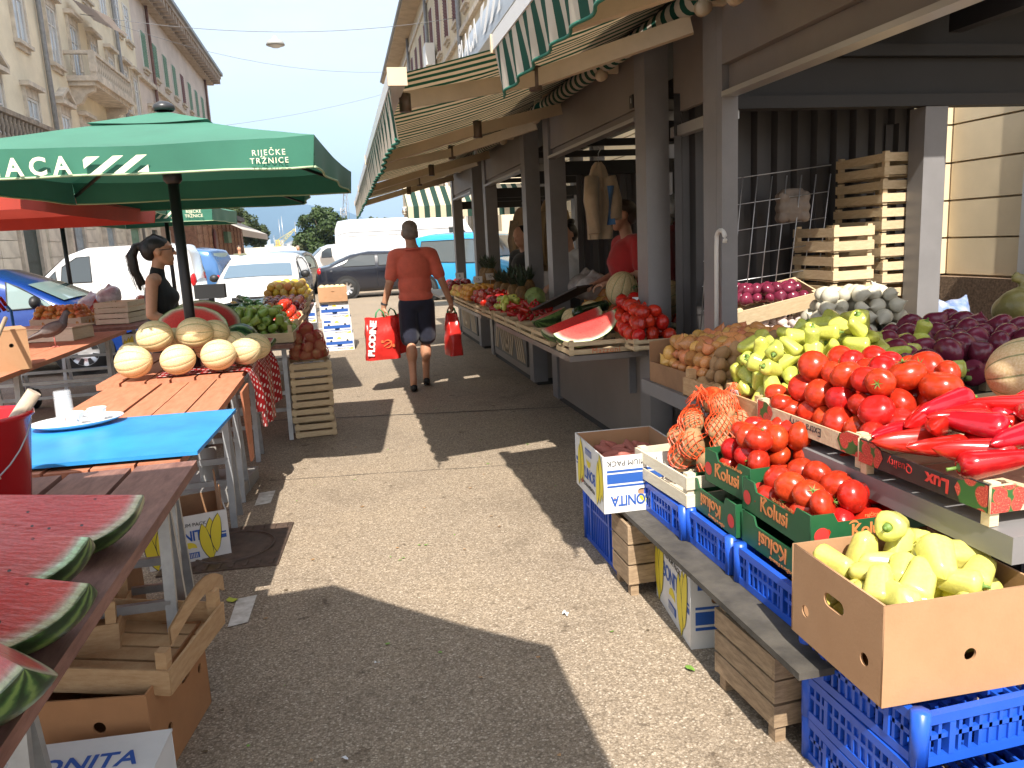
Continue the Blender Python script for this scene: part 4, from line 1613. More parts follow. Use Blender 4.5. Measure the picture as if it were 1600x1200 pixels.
def green_outline(h, cut):
    def f(w):
        return [(-w / 2, 0), (w / 2, 0), (w / 2, h), (w / 2 - .07, h), (w / 2 - .085, h - cut), (-w / 2 + .085, h - cut), (-w / 2 + .07, h), (-w / 2, h)]
    return f
def green_carton(label, loc, lx, ly, h, rz, up=True, rot=None):
    o = green_outline(h, .028)
    c, pan = carton(label, loc, lx, ly, h, GRNC, rz, {'-X': [] if up else [], '-Y': []}, {'-X': o, '-Y': o, '+X': o, '+Y': o}, rot=rot, cat='carton', group='green tomato cartons', name='tomato_carton')
    r = 0 if up else PI
    for s, W in (('-X', ly), ('-Y', lx)):
        pr_(pan[s], text_mesh('Kolusi', .068 if s == '-X' else .05, ORGP, .0004, 0, .95, 'CENTER', 1, .0012), .0, h * .45, r)
        pr_(pan[s], text_mesh('rajčice iz Dalmacije', .016, ORGP, .0003), W * .12, h * .45 + (.042 if up else -.042), r)
        pr_(pan[s], flat([circle(0, 0, .024)], REDP, 'tomato_print'), -W * .41 * (1 if up else -1), h * .42)
        pr_(pan[s], flat([crescent(.010, .017, R(20), R(160), 0, .010, 8)], ORGP, 'emblem'), -.052 if up else .052, h * .5, r)
    return c
green_carton('lower far green tomato carton with upside-down orange lettering', (1.37, 2.43, .490), .33, .38, .115, R(-1), False)
green_carton('upper far green tomato carton tilted against the mesh bag crate', (1.40, 2.38, .608), .33, .30, .12, R(3))
green_carton('lower near green tomato carton half hidden behind the pepper box', (1.395, 2.04, .490), .36, .38, .105, R(0), False)
green_carton('upper near green tomato carton with its lit front beside the pepper box', (1.405, 2.04, .598), .37, .40, .105, R(-1))

# ---------------------------------------------------------------- shelf of the nearest stall
def berry(N, K, v):
    vo = N.new('ShaderNodeTexVoronoi')
    vo.inputs['Scale'].default_value = 26
    K(v, vo.inputs['Vector'])
    n = nnoise(N, K, v, 240, 2)
    red = nramp(N, K, n, [(.35, (.42, .02, .02)), (.62, (.62, .10, .07)), (.75, (.75, .5, .3))])
    gr = nramp(N, K, vo.outputs['Distance'], [(.52, (1, 1, 1)), (.60, (0, 0, 0))])
    return nmix(N, K, gr, (.03, .12, .03), red)
BERRY = fancy('strawberry_photo_print', berry, rough=.45)
BLKPAN = mat('black_printed_board', (.02, .02, .02), rough=.45)
W_LT = woodmat('thin_plywood', (0.58, 0.44, 0.27), (0.66, 0.54, 0.36))
def berry_crate(label, loc, lx, ly, h, rz, word, black=False):
    """flat fruit crate: printed plywood sides on corner posts"""
    c = thing('fruit_crate', label, 'crate', loc, rz, 'printed fruit crates')
    t = .006
    pan = {}
    for side, w, off in (('-Y', lx, (0, -ly / 2 + t / 2, .035)), ('+Y', lx, (0, ly / 2 - t / 2, .035)), ('-X', ly - 2 * t - .001, (-lx / 2 + t / 2, 0, .035)), ('+X', ly - 2 * t - .001, (lx / 2 - t / 2, 0, .035))):
        hh = h - .035
        o = [(-w / 2, 0), (w / 2, 0), (w / 2, hh), (w / 2 - .06, hh), (w / 2 - .09, hh - .014), (-w / 2 + .09, hh - .014), (-w / 2 + .06, hh), (-w / 2, hh)]
        pan[side] = put('side_panel', panel_mesh(o, [], t, BLKPAN if (black and side == '-X') else W_LT, 'side_panel'), c, off, face_rot(side))
        for s in (-1, 1):
            pr_(pan[side], flat([[(s * w / 2 - s * .001, .001), (s * (w / 2 - .085), .001), (s * (w / 2 - .105), hh * .5), (s * (w / 2 - .095), hh - .015), (s * (w / 2 - .062), hh - .002), (s * w / 2 - s * .001, hh - .002)][::s]], BERRY, 'fruit_print'), 0, 0)
    for sx in (-1, 1):
        for sy in (-1, 1):
            mb = MB()
            mb.bbox(-.013, .013, -.013, .013, 0, h + .004)
            mb.build('corner_post', W_LT, c, (sx * (lx / 2 - t - .0135), sy * (ly / 2 - t - .0135), 0))
    for j in range(4):
        mb = MB()
        mb.box((0, 0, 0), (lx - 2 * t - .004, (ly - 2 * t) / 4 * .9, .005))
        mb.build('bottom_slat', W_LT, c, (0, -ly / 2 + t + (ly - 2 * t) / 4 * (j + .5), .04))
    hh = h - .035
    if word == 'berry':
        pr_(pan['-X'], text_mesh('Extra Berry', .042, BLKP, .0004, 0, 1, 'CENTER', .95), .01, hh * .47, PI)
    elif word == 'lux':
        pr_(pan['-X'], text_mesh('Lux', .050, REDP, .0004, 0, 1, 'CENTER', 1.1, .0015), .075, hh * .42, PI)
        pr_(pan['-X'], text_mesh('Quality', .032, REDP, .0004, 0, 1.05, 'CENTER', 1), -.065, hh * .5, PI)
    return c
berry_crate('strawberry printed crate with upside-down Extra Berry lettering holding tomatoes', (1.70, 2.285, .770), .46, .60, .105, R(0), 'berry')
berry_crate('strawberry printed crate with a black lettered side holding red peppers', (1.68, 1.725, .770), .46, .49, .105, R(0), 'lux', True)
berry_crate('strawberry printed crate under the single cantaloupe at the right edge', (2.22, 1.98, .842), .44, .50, .075, R(4), '')
slat_crate('shallow wooden crate of onions and potatoes with corner posts', (1.72, 3.02, .770), .50, .44, .085, 1, W_ORG, R(0), posts=.035, gapf=.05, t=.01, post_up=.035)
slat_crate('shallow wooden crate of pale green peppers beside the price card', (1.72, 2.735, .771), .48, .27, .085, 1, W_ORG, R(0), posts=.03, gapf=.05, t=.01, post_up=.02)
obx, _ = carton('torn brown cardboard box of onions at the far end of the shelf', (1.76, 3.45, .770), .56, .40, .10, CARD_D, R(2), outl={'+Y': lambda w: [(-w / 2, 0), (w / 2, 0), (w / 2, .20), (w / 2 - .2, .21), (-w / 2 + .1, .185), (-w / 2, .15)]})
pc = thing('price_card', 'handwritten white price card standing in the pale green peppers', 'price card', (1.50, 2.80, .80))
mb = MB()
mb.box((0, 0, .03), (.002, .05, .085))
cd = mb.build('card', PAPER, pc, (0, 0, 0), (0, R(-12), R(14)))
put('lettering', text_mesh('20', .045, BLKP, .0003, .2), cd, (-.0016, 0, .02), face_rot('-X'))
put('lettering', text_mesh('DOM. PA', .012, BLKP, .0003, .2), cd, (-.0016, 0, .058), face_rot('-X'))
# back tier crates
slat_crate('wooden crate of garlic at the back beside the grey post', (2.40, 4.10, .842), .40, .22, .095, 1, W_ORG, R(-12), posts=.03, gapf=.06, t=.01, post_up=.03)
dbx, dp = carton('dark blue printed carton of white onions at the back', (2.62, 3.62, .842), .46, .34, .10, mat('navy_carton', (.012, .03, .10), .5), R(-14))
pr_(dp['-Y'], flat([circle(-.12, .05, .018), circle(-.06, .055, .014)], PAPER, 'logo_print'), 0, 0)
slat_crate('wooden crate end tilted among the white and red onions', (2.42, 3.15, .842), .20, .16, .10, 2, W_ORG, R(-20), posts=.02, rot=(R(8), R(-18), R(-20)))
slat_crate('tilted shallow wooden crate of mesh bagged onions at the back wall', (2.42, 4.14, 1.03), .50, .30, .10, 1, W_NEW, R(-4), posts=.03, gapf=.1, rot=(R(14), R(-10), R(-6)))
for i in range(7):
    slat_crate('wooden crate in the tall stack by the back post, level %s from below' % ['one', 'two', 'three', 'four', 'five', 'six', 'seven'][i], (3.15 + random.uniform(-.008, .008), 4.14 + random.uniform(-.01, .01), .846 + i * .150), .30, .46, .142, 2, W_NEW, R(-2 + random.uniform(-1.5, 1.5)), posts=.028, gapf=.34, group='stacked crates at the back of the near stall')
for i in range(4):
    slat_crate('wooden crate in the shorter stack beside the tall one, level %s' % ['one', 'two', 'three', 'four'][i], (2.83 + random.uniform(-.008, .008), 4.14, .846 + i * .165), .25, .44, .155, 2, W_NEW, R(-3 + random.uniform(-1.5, 1.5)), posts=.028, gapf=.34, group='stacked crates at the back of the near stall')
slat_crate('wooden crate under the plastic tub at the right edge', (2.62, 2.36, .842), .50, .36, .145, 1, W_NEW, R(6), foot=.07, posts=.032, gapf=.03, t=.01)
# wire rack behind the stacks
wr = thing('wire_rack', 'silver wire grid rack leaning at the back of the near stall', 'rack', (2.30, 4.32, .85), 0, None, (R(8), 0, R(-4)))
WIREM = mat('silver_wire', (.45, .45, .46), .35, metal=.8)
for i in range(9):
    mb = MB()
    mb.tube([(-.22 + i * .09, 0, 0), (-.19 + i * .09, 0, .95)], .0035, 5)
    mb.build('upright_wire', WIREM, wr)
for i in range(7):
    mb = MB()
    mb.tube([(-.22, .004, .03 + i * .15), (.53, .004, .10 + i * .15)], .003, 5)
    mb.build('cross_wire', WIREM, wr)

# ---------------------------------------------------------------- counters of the further kiosks
MZ = mat('orange_red_stamp', (.55, .13, .05), .7)
def counter_crate(label, loc, lx, ly, rz=0, h=.085, word=None):
    c = slat_crate(label, loc, lx, ly, h, 2, W_NEW, rz, posts=.026, gapf=.42, t=.007, group='shallow crates along the kiosk counters')
    if word:
        put('lettering', text_mesh(word, .05, MZ, .0004, 0, 1.15), c, (0.02, -ly / 2 - .0015, .022), face_rot('-Y'))
    return c
counter_crate('shallow crate with red Mazzoni stamp under the long watermelon slices', (1.55, 4.74, .777), .44, .30, 0, .095, 'Mazzoni')
counter_crate('shallow crate with faded red stamp under the tomatoes beside the grey post', (1.86, 4.50, .80), .34, .16, 0, .075, 'Paprus')
yy = 5.06
for i in range(9):
    counter_crate('shallow slatted crate of fruit on the kiosk counter, number %s from the near corner' % ['two', 'three', 'four', 'five', 'six', 'seven', 'eight', 'nine', 'ten'][i], (1.55, yy + .25, .777), .44, .485, R(random.uniform(-1, 1)))
    yy += .50 if i != 3 else .62

# ---------------------------------------------------------------- left side boxes
bl1, blp = carton('open brown cardboard box under a broken crate at the lower left', (-.82, 2.42, 0), .44, .44, .30, mat('orange_brown_cardboard', (.36, .17, .07), .85, .12, 5), R(-10),
    {'-Y': [circle(-.12, .16, .018), circle(.08, .21, .018)], '+X': [circle(-.1, .12, .016), slot(.05, .2, .07, .026), circle(.16, .16, .016)]}, lid=False)
slat_crate('broken shallow crate with loose slats resting on the brown box', (-.78, 2.46, .285), .50, .40, .09, 1, W_ORG, R(-12), posts=.032, gapf=.12, post_up=.05, rot=(R(3), R(4), R(-14)))
slat_crate('second broken wooden crate leaning behind the first at the lower left', (-1.02, 2.62, .28), .42, .34, .10, 1, W_ORG, R(10), posts=.03, gapf=.12, post_up=.06, rot=(R(-6), R(3), R(8)))
ls = thing('loose_slat', 'bowed loose slat sticking up from the broken crate at the lower left', 'slat', (-.57, 2.5, .36))
mb = MB()
mb.grid(lambda u, v: (-.03 + .10 * u + .02 * math.sin(PI * u), -.18 + .36 * u, .07 * math.sin(PI * u) + .055 * v), 10, 1)
mb.grid(lambda u, v: (-.024 + .10 * u + .02 * math.sin(PI * u), -.18 + .36 * u, .07 * math.sin(PI * u) + .055 * v), 10, 1, flip=True)
mb.build('slat', W_ORG, ls)
bbx = banana_box('white lidded BONITA box at the very bottom left corner', (-.78, 1.94, 0), .40, .34, .22, R(-4), '-Y', lid=True)
put('lettering', text_mesh('BONITA', .085, BLUEP, .0004, 0, 1.0, 'CENTER', .95, .0015), bbx, (.0, .06, .2292))
banana_box('open white BONITA banana box beside the manhole under the left table', (-.90, 4.08, 0), .38, .34, .245, R(14), '-Y', sides=('-Y', '+X'))
tl, _ = carton('torn brown liner standing up in the banana box under the left table', (-.90, 4.08, .01), .35, .31, .25, CARD_D, R(14), outl={'+X': lambda w: [(-w / 2, 0), (w / 2, 0), (w / 2, .37), (w / 2 - .07, .37), (w / 2 - .09, .29), (-w / 2 + .10, .28), (-w / 2 + .07, .35), (-w / 2, .35)], '-Y': lambda w: [(-w / 2, 0), (w / 2, 0), (w / 2, .23), (-w / 2, .23)]})
carton('dark brown box in the shade under the watermelon table', (-1.12, 3.25, 0), .36, .44, .30, CARD_D, R(8))
for i in range(5):
    slat_crate('wooden crate in the stack under the red potato net, level %s from the ground' % ['one', 'two', 'three', 'four', 'five'][i], (-.335 + random.uniform(-.006, .006), 6.62, .125 * i), .33, .46, .12, 2, W_NEW, R(3 + random.uniform(-2, 2)), posts=.026, gapf=.3, group='stacked crates by the left stall')
for i in range(3):
    banana_box('white and blue banana box in the stack by the aisle, level %s from the ground' % ['one', 'two', 'three'][i], (-.15 + .015 * (1 - i), 12.2, .245 * i), .43, .5, .24, 0, '-X', lid=True, group='banana boxes stacked by the aisle', dist=True)
carton('brown cardboard box of melons on top of the banana box stack', (-.17, 12.15, .742), .42, .5, .22, CARD, 0, {'-Y': [circle(-.11, .07, .017), slot(0, .14, .07, .028), circle(.11, .07, .017)]})
for i in range(2):
    banana_box('grey shaded banana box behind the mesh net stack, level %s' % ['one', 'two'][i], (-.62, 11.7, .245 * i + .25), .40, .5, .24, 0, '-X', lid=True, group='banana boxes stacked by the aisle', dist=True)
# crates on the long left table
lc = slat_crate('wooden crate of green peppers facing the aisle', (-.66, 6.62, .80), .50, .62, .085, 1, W_NEW, R(-2), posts=.03, gapf=.1, post_up=.05)
LT = [(-.66, 7.38), (-.66, 8.1), (-.66, 8.85), (-.66, 9.6), (-.66, 10.35)]
for i, (x, y) in enumerate(LT):
    slat_crate('slatted crate of fruit on the long left table, number %s behind the green peppers' % ['one', 'two', 'three', 'four', 'five'][i], (x, y, .80 + .02 * i), .50, .68, .12, 2, W_NEW, R(random.uniform(-2, 2)), posts=.026, gapf=.35, group='crates on the long left table')
blue_crate('blue crate behind the scale on the left stall', (-1.22, 8.0, .80), .42, .40, .15)
# back left table
cb, cbp = carton('brown cardboard box standing at the end of the pigeon table', (-2.40, 5.95, .802), .40, .36, .27, CARD, R(25), {'-Y': [circle(.1, .17, .014)], '+X': [circle(0, .15, .014)]}, lid=True)
slat_crate('long pale wooden box lying on the pigeon table', (-2.80, 8.02, .802), .78, .36, .11, 1, W_PALE, R(-12), gapf=.04, posts=.03, t=.01)
mb = MB()
tag(mb.box((0, 0, 0), (.80, .38, .012)).build('crate_lid', W_PALE, None, (-2.80, 8.02, .922), (0, 0, R(-12))), 'pale wooden lid on the long box behind the pigeon', 'lid')
slat_crate('wooden crate heaped with small onions on the far left table', (-2.98, 9.25, .832), .56, .36, .10, 1, W_PALE, R(-14), gapf=.06, posts=.03)
for i in range(2):
    slat_crate('pale wooden crate beside the onions on the far left table, %s' % ['lower one', 'upper one'][i], (-2.42, 9.3, .832 + i * .12), .36, .46, .115, 2, W_PALE, R(-12 + 2 * i), gapf=.12, posts=.028)
for i in range(3):
    banana_box('shaded banana box under the pigeon tables, level %s' % ['one', 'two', 'three'][i], (-2.1 + .02 * i, 9.0, .245 * i), .5, .4, .24, R(-6), '-Y', lid=True, group='banana boxes under the pigeon table')
# ================================================================ PRODUCE
TOM = mat('ripe_tomato_skin', (0.46, 0.026, 0.010), rough=0.24, var=0.32, scale=3, rnd=.18, hue=.006, coat=.12, spec=.4)
STEMG = mat('green_stem', (0.13, 0.22, 0.04), rough=0.6)
ON_B = mat('brown_onion_skin', (0.58, 0.26, 0.085), rough=0.18, var=0.35, scale=9, rnd=.25, hue=.025, stretch=(3, 3, .6), spec=.5)
ON_W = mat('white_onion_skin', (0.56, 0.52, 0.41), rough=0.35, var=0.12, scale=10, rnd=.08, stretch=(3, 3, .6))
ON_R = mat('red_onion_skin', (0.16, 0.020, 0.045), rough=0.22, var=0.35, scale=9, rnd=.2, stretch=(3, 3, .6), spec=.5)
POT = mat('potato_skin', (0.38, 0.22, 0.10), rough=0.75, var=0.2, scale=18, bump=.15, bscale=70, rnd=.15)
SWP = mat('sweet_potato_skin', (0.34, 0.11, 0.085), rough=0.75, var=0.25, scale=20, bump=.2, bscale=60, rnd=.12)
PEP_Y = mat('pale_yellow_pepper_skin', (0.62, 0.58, 0.14), rough=0.22, var=0.12, scale=6, rnd=.06, hue=.01, coat=.2, sss=.0)
PEP_G = mat('pale_green_pepper_skin', (0.52, 0.54, 0.10), rough=0.25, var=0.15, scale=6, rnd=.10, hue=.015, coat=.2)
PEP_L = mat('green_pepper_skin', (0.24, 0.32, 0.055), rough=0.28, var=0.2, scale=6, rnd=.15, hue=.02, coat=.2)
PEP_R = mat('red_pepper_skin', (0.44, 0.008, 0.008), rough=0.18, var=0.25, scale=4, rnd=.15, hue=.004, coat=.25)
GARL = mat('garlic_skin', (0.62, 0.52, 0.48), rough=0.5, var=.2, scale=14, rnd=.1, stretch=(3, 3, .5))
CUC = mat('dark_cucumber_skin', (0.012, 0.028, 0.010), rough=0.25, var=.5, scale=25)
PEACH = mat('peach_skin', (0.68, 0.36, 0.10), rough=.6, var=.4, scale=9, rnd=.12, hue=.03)
NECT = mat('nectarine_skin', (0.58, 0.15, 0.07), rough=.35, var=.5, scale=9, rnd=.15, hue=.02)
ORAN = mat('orange_skin', (0.72, 0.32, 0.03), rough=.4, rnd=.1, hue=.015)
YELF = mat('yellow_fruit_skin', (0.70, 0.48, 0.06), rough=.4, rnd=.1, hue=.015)
DPLUM = mat('dark_red_fruit_skin', (0.20, 0.012, 0.014), rough=.25, rnd=.3)

def lobed(seed, lobes=5, amp=.035, dimple=.14, flat=.82, tip=0.0):
    rnd = random.Random(seed)
    ph = rnd.random() * 6
    def fn(w, v):
        t = math.atan2(v.y, v.x)
        k = 1 + amp * math.cos(lobes * t + ph) * (max(0, v.z) ** 1.5 + .25) + .03 * math.cos(2 * t + ph * 2)
        w.x *= k
        w.y *= k
        rr = math.hypot(v.x, v.y)
        w.z *= flat
        if v.z > 0:
            w.z -= dimple * math.exp(-(rr / .32) ** 2)
        return w
    return fn
def tomato_mesh(seed, m=TOM, calyx=False, flat=.82):
    mb = MB()
    mb.sphere((0, 0, 0), 1.0, 20, 12, 0, None, lobed(seed, flat=flat))
    if calyx:
        for k in range(6):
            a = 2 * PI * k / 6
            p = Vector((math.cos(a), math.sin(a), 0))
            q = Vector((-math.sin(a), math.cos(a), 0))
            mb.add([p * .03 + q * .05 + Vector((0, 0, .71)), p * .03 - q * .05 + Vector((0, 0, .71)), p * .42 + Vector((0, 0, .86))], [(0, 1, 2)], 1)
        mb.tube([(0, 0, .68), (.05, .02, .92)], [.05, .04], 6, 1)
    return mb.mesh('tomato', [m, STEMG])
TOMS = [tomato_mesh(1), tomato_mesh(2), tomato_mesh(3, calyx=True), tomato_mesh(4, flat=.9), tomato_mesh(5), tomato_mesh(6, calyx=True, flat=.75), tomato_mesh(7, flat=.95), tomato_mesh(8, calyx=True)]
def onion_mesh(m, seed, flat=.86, tip=.09):
    mb = MB()
    prof = []
    for i in range(13):
        a = PI * i / 12
        r, z = math.sin(a), -math.cos(a) * flat
        if i >= 10:
            z += (i - 9) ** 1.6 * tip
            r = max(r, .06)
        prof.append((max(r, .02), z))
    prof.append((.05, prof[-1][1] + tip * 1.5))
    prof.append((.0, prof[-1][1] + .02))
    rn = random.Random(seed)
    ph = rn.random() * 6
    mb.lathe(prof, 16, 0, None, (0, 0, 0), True, lambda v, t: Vector((v.x * (1 + .05 * math.cos(2 * t + ph)), v.y * (1 + .04 * math.cos(3 * t + ph)), v.z)))
    return mb.mesh('onion', m)
ONB = [onion_mesh(ON_B, i, .8 + .1 * (i % 2)) for i in range(3)]
ONW = [onion_mesh(ON_W, i) for i in range(2)]
ONR = [onion_mesh(ON_R, i, .80, .05) for i in range(2)]
def potato_mesh(m, seed, el=(1.25, .95, .85), n=.22):
    def fn(w, v):
        k = 1 + n * noise.noise(v * 1.3 + Vector((seed * 7.1, 0, 0))) + .06 * noise.noise(v * 4 + Vector((seed, 3, 0)))
        return w * k
    mb = MB()
    mb.sphere((0, 0, 0), el, 16, 10, 0, None, fn)
    return mb.mesh('potato', m)
POTS = [potato_mesh(POT, i) for i in range(4)]
SWPS = [potato_mesh(SWP, i + 9, (2.1, .8, .75), .3) for i in range(3)]
def pepper_mesh(m, seed, L=1.0, w=.62, taper=.55, bend=.0, lobes=3, amp=.10, n=18, stem=True, point=.0):
    """stem at +Z, length 2L along Z"""
    rn = random.Random(seed)
    ph = rn.random() * 6
    mb = MB()
    prof = []
    N_ = 14
    for i in range(N_ + 1):
        t = i / N_
        z = L * (1 - 2 * t)
        body = (1 - t) + t * taper
        r = w * body * (1 - (1 - min(1, t / .16)) ** 2 * .55) * math.sqrt(max(0.0, 1 - (max(0, t - (.80 - point)) / (.20 + point)) ** 2.2))
        prof.append((max(r, .01), z))
    prof = [(.12 * w / .6, L * .86), (w * .32, L * .97)] + prof[0:]
    def fn(v, a):
        t = (L - v.z) / (2 * L)
        k = 1 + amp * math.cos(lobes * a + ph) * (.5 + .6 * t) + .04 * math.cos(a + ph)
        return Vector((v.x * k + bend * (t * t), v.y * k, v.z + .10 * w * math.cos(lobes * a + ph) * (t > .6) * (t - .6)))
    mb.lathe(prof, n, 0, None, (0, 0, 0), True, fn)
    if stem:
        mb.lathe([(.30 * w, L * .90), (.26 * w, L * 1.00), (.12 * w, L * 1.02), (.10 * w, L * 1.22), (.13 * w, L * 1.27), (0, L * 1.27)], 8, 1)
    return mb.mesh('pepper', [m, STEMG])
PEPY = [pepper_mesh(PEP_Y, i, .92 + .07 * (i % 3), .70 + .06 * (i % 2), .55 + .07 * (i % 3), .10 * (i % 3 - 1), 3 + i % 2, .12) for i in range(7)]
PEPG = [pepper_mesh(PEP_G, i + 5, .95, .66 + .06 * (i % 2), .52, .16 * (i % 3), 3 + i % 2, .11) for i in range(4)]
PEPL = [pepper_mesh(PEP_L, i + 11, .85, .74, .66, .05, 3 + i % 2, .10) for i in range(3)]
PEPR = [pepper_mesh(PEP_R, i + 20, 1.1 + .08 * (i % 3), .50 + .05 * (i % 2), .42, .25 * (i % 3 - 1), 3, .11, point=.25) for i in range(6)]
def garlic_mesh(seed):
    mb = MB()
    prof = [(.0, -.62), (.35, -.66), (.78, -.45), (1.0, -.05), (.9, .32), (.5, .62), (.2, .9), (.13, 1.35), (.16, 1.6), (0, 1.62)]
    mb.lathe(prof, 18, 0, None, (0, 0, 0), True, lambda v, t: Vector((v.x * (1 + .08 * abs(math.cos(3 * t))), v.y * (1 + .08 * abs(math.cos(3 * t))), v.z)))
    return mb.mesh('garlic_bulb', GARL)
GAR = [garlic_mesh(1)]
def fruit_mesh(m, seed=0, flat=.92):
    mb = MB()
    mb.sphere((0, 0, 0), 1, 14, 9, 0, None, lobed(seed, 1, .05, .12, flat))
    return mb.mesh('fruit', m)
PEA, NEC, ORA, YEL, DPL = [fruit_mesh(m, i) for i, m in enumerate((PEACH, NECT, ORAN, YELF, DPLUM))]
def capsule(m, r, L, bend, name, n=12):
    mb = MB()
    pts, rs = [], []
    for i in range(13):
        t = i / 12
        x = (t - .5) * L
        e = min(t, 1 - t) * L
        rr = r * math.sqrt(max(0.02, 1 - max(0, (r - e) / r) ** 2))
        pts.append((x, bend * (1 - (2 * t - 1) ** 2), 0))
        rs.append(rr * (1 + .05 * math.sin(t * 7)))
    mb.tube(pts, rs, n)
    mb.tube([(L * .5 - .003, 0, 0), (L * .5 + .02, .004, 0)], [r * .35, r * .3], 6, 1)
    return mb.mesh(name, [m, STEMG])
CUKE = capsule(CUC, .030, .30, .012, 'cucumber')

def piece(name, me, label, cat, group, loc, s, rot):
    o = put(name, me, None, loc, rot, s if isinstance(s, tuple) else (s, s, s))
    return tag(o, label, cat, group)
def rrot(tilt=PI):
    return (random.uniform(-tilt, tilt), random.uniform(-tilt, tilt), random.uniform(0, 6.28))
def heap(name, meshes, label, cat, group, x0, x1, y0, y1, z0, r, layers, tilt=PI, jitter=.22, sr=.14, rz=0.0, step=1.95, hf=None, lift=1.45, dens=1.0, shrink=.55):
    """heap of single pieces in packed layers; upper layers shrink towards the middle unless hf(u,v) gives the height"""
    cx, cy = (x0 + x1) / 2, (y0 + y1) / 2
    for l in range(layers):
        ins = l * r * shrink
        a0, a1, b0, b1 = x0 + r + ins, x1 - r - ins, y0 + r + ins, y1 - r - ins
        if a1 < a0 - r * .5 or b1 < b0 - r * .5:
            break
        nx = max(1, int(round((a1 - a0) / (step * r))) + 1)
        ny = max(1, int(round((b1 - b0) / (step * r))) + 1)
        for i in range(nx):
            for j in range(ny):
                u = .5 if nx == 1 else i / (nx - 1)
                v = .5 if ny == 1 else (j + (.25 if i % 2 else -.25) * (ny > 1)) / (ny - 1)
                x = a0 + (a1 - a0) * u + random.uniform(-jitter, jitter) * r
                y = b0 + (b1 - b0) * v + random.uniform(-jitter, jitter) * r
                y = min(max(y, b0 - r * .3), b1 + r * .3)
                z = z0 + r * .85 + l * r * lift + random.uniform(-.1, .2) * r
                if hf:
                    z += hf((x - x0) / (x1 - x0), (y - y0) / (y1 - y0))
                edge = i in (0, nx - 1) or j in (0, ny - 1)
                if random.random() > dens or (l < layers - 2 and not edge):
                    continue
                dx, dy = x - cx, y - cy
                X = cx + dx * math.cos(rz) - dy * math.sin(rz)
                Y = cy + dx * math.sin(rz) + dy * math.cos(rz)
                s = r * random.uniform(1 - sr, 1 + sr)
                piece(name, random.choice(meshes), label, cat, group, (X, Y, z), s, rrot(tilt))

# ---- nearest stall, front shelf
heap('tomato', TOMS, 'ripe red tomato in the heap in the Extra Berry crate', 'tomato', 'tomatoes in the Extra Berry crate', 1.50, 1.95, 1.99, 2.55, .81, .050, 3, hf=lambda u, v: .02 * u, sr=.22)
for (x, y, z, s) in ((1.77, 2.02, .99, .062), (1.62, 2.0, .90, .05), (1.55, 2.58, .885, .048), (1.51, 2.48, .875, .044)):
    piece('tomato', TOMS[0], 'ripe red tomato in the heap in the Extra Berry crate', 'tomato', 'tomatoes in the Extra Berry crate', (x, y, z), s, rrot(.5))
lab = 'shiny red pepper lying in the black sided printed crate'
spots = [(1.50, 1.90, .90, 95, 100), (1.50, 1.82, .895, 92, 75), (1.51, 1.72, .905, 96, 95), (1.60, 1.66, .90, 85, 150), (1.56, 1.57, .90, 100, -110), (1.66, 1.86, .93, 80, 60),
         (1.70, 1.76, .945, 95, 20), (1.76, 1.62, .93, 85, 100), (1.82, 1.85, .94, 90, -40), (1.62, 1.78, .955, 100, 70), (1.86, 1.70, .95, 60, 120), (1.70, 1.54, .91, 92, 30), (1.80, 1.55, .92, 70, 170), (1.60, 1.90, .93, 88, 120), (1.74, 1.93, .95, 95, 10), (1.54, 1.64, .91, 95, 60), (1.64, 1.60, .945, 88, 100), (1.60, 1.72, .96, 92, 30), (1.74, 1.68, .975, 95, 130), (1.68, 1.90, .965, 85, 100), (1.80, 1.78, .975, 90, 60), (1.55, 1.78, .945, 94, 120), (1.84, 1.60, .96, 85, 20), (1.88, 1.84, .96, 75, 90), (1.72, 1.58, .96, 96, 75)]
for i, (x, y, z, t, a) in enumerate(spots):
    piece('red_pepper', PEPR[i % 6], lab, 'pepper', 'red peppers in the black sided crate', (x, y, z), .080 * random.uniform(.9, 1.12), (R(t), R(random.uniform(-20, 20)), R(a)))
heap('pale_green_pepper', PEPG, 'pale green pepper in the heap beside the price card', 'pepper', 'pale green peppers on the near shelf', 1.49, 2.10, 2.58, 2.98, .80, .054, 4, hf=lambda u, v: .11 * u, step=1.65, lift=1.05, shrink=.25)
heap('pale_green_pepper', PEPG, 'pale green pepper lying on the rising heap towards the red onions', 'pepper', 'pale green peppers towards the red onions', 1.98, 2.32, 2.52, 3.0, .90, .052, 2, step=1.8, lift=1.1)
heap('potato', POTS, 'brown potato in the shallow wooden crate behind the pale green peppers', 'potato', 'potatoes in the shelf crate', 1.49, 2.02, 2.97, 3.16, .79, .033, 4, hf=lambda u, v: .08 * u, sr=.25)
heap('onion', ONB, 'small brown onion in the heap at the far end of the near shelf', 'onion', 'brown onions on the near shelf', 1.49, 2.02, 3.14, 3.64, .785, .033, 4, hf=lambda u, v: .07 * u, sr=.3)
for (x, y, z, s) in ((1.86, 3.15, .985, .056), (1.74, 3.18, .945, .055), (1.68, 3.05, .91, .047), (1.92, 3.3, 1.0, .045)):
    piece('onion', ONB[0], 'large brown onion lying on top of the small ones', 'onion', 'large brown onions on the near shelf', (x, y, z), s, rrot())
piece('potato', POTS[0], 'large round potato on top of the heap in front of the navy carton', 'potato', None, (2.08, 2.98, 1.0), .058, (0, 0, 1))
def zuke(label, loc, rot, s=1.0):
    piece('zucchini', CUKE, label, 'zucchini', None, loc, (s, s * 1.15, s * 1.15), rot)
zuke('dark green zucchini lying behind the tomatoes', (1.93, 2.44, .985), (0, R(-3), R(-30)), 1.0)
zuke('dark green zucchini half under the other one behind the tomatoes', (1.98, 2.34, .945), (0, 0, R(-22)), .9)
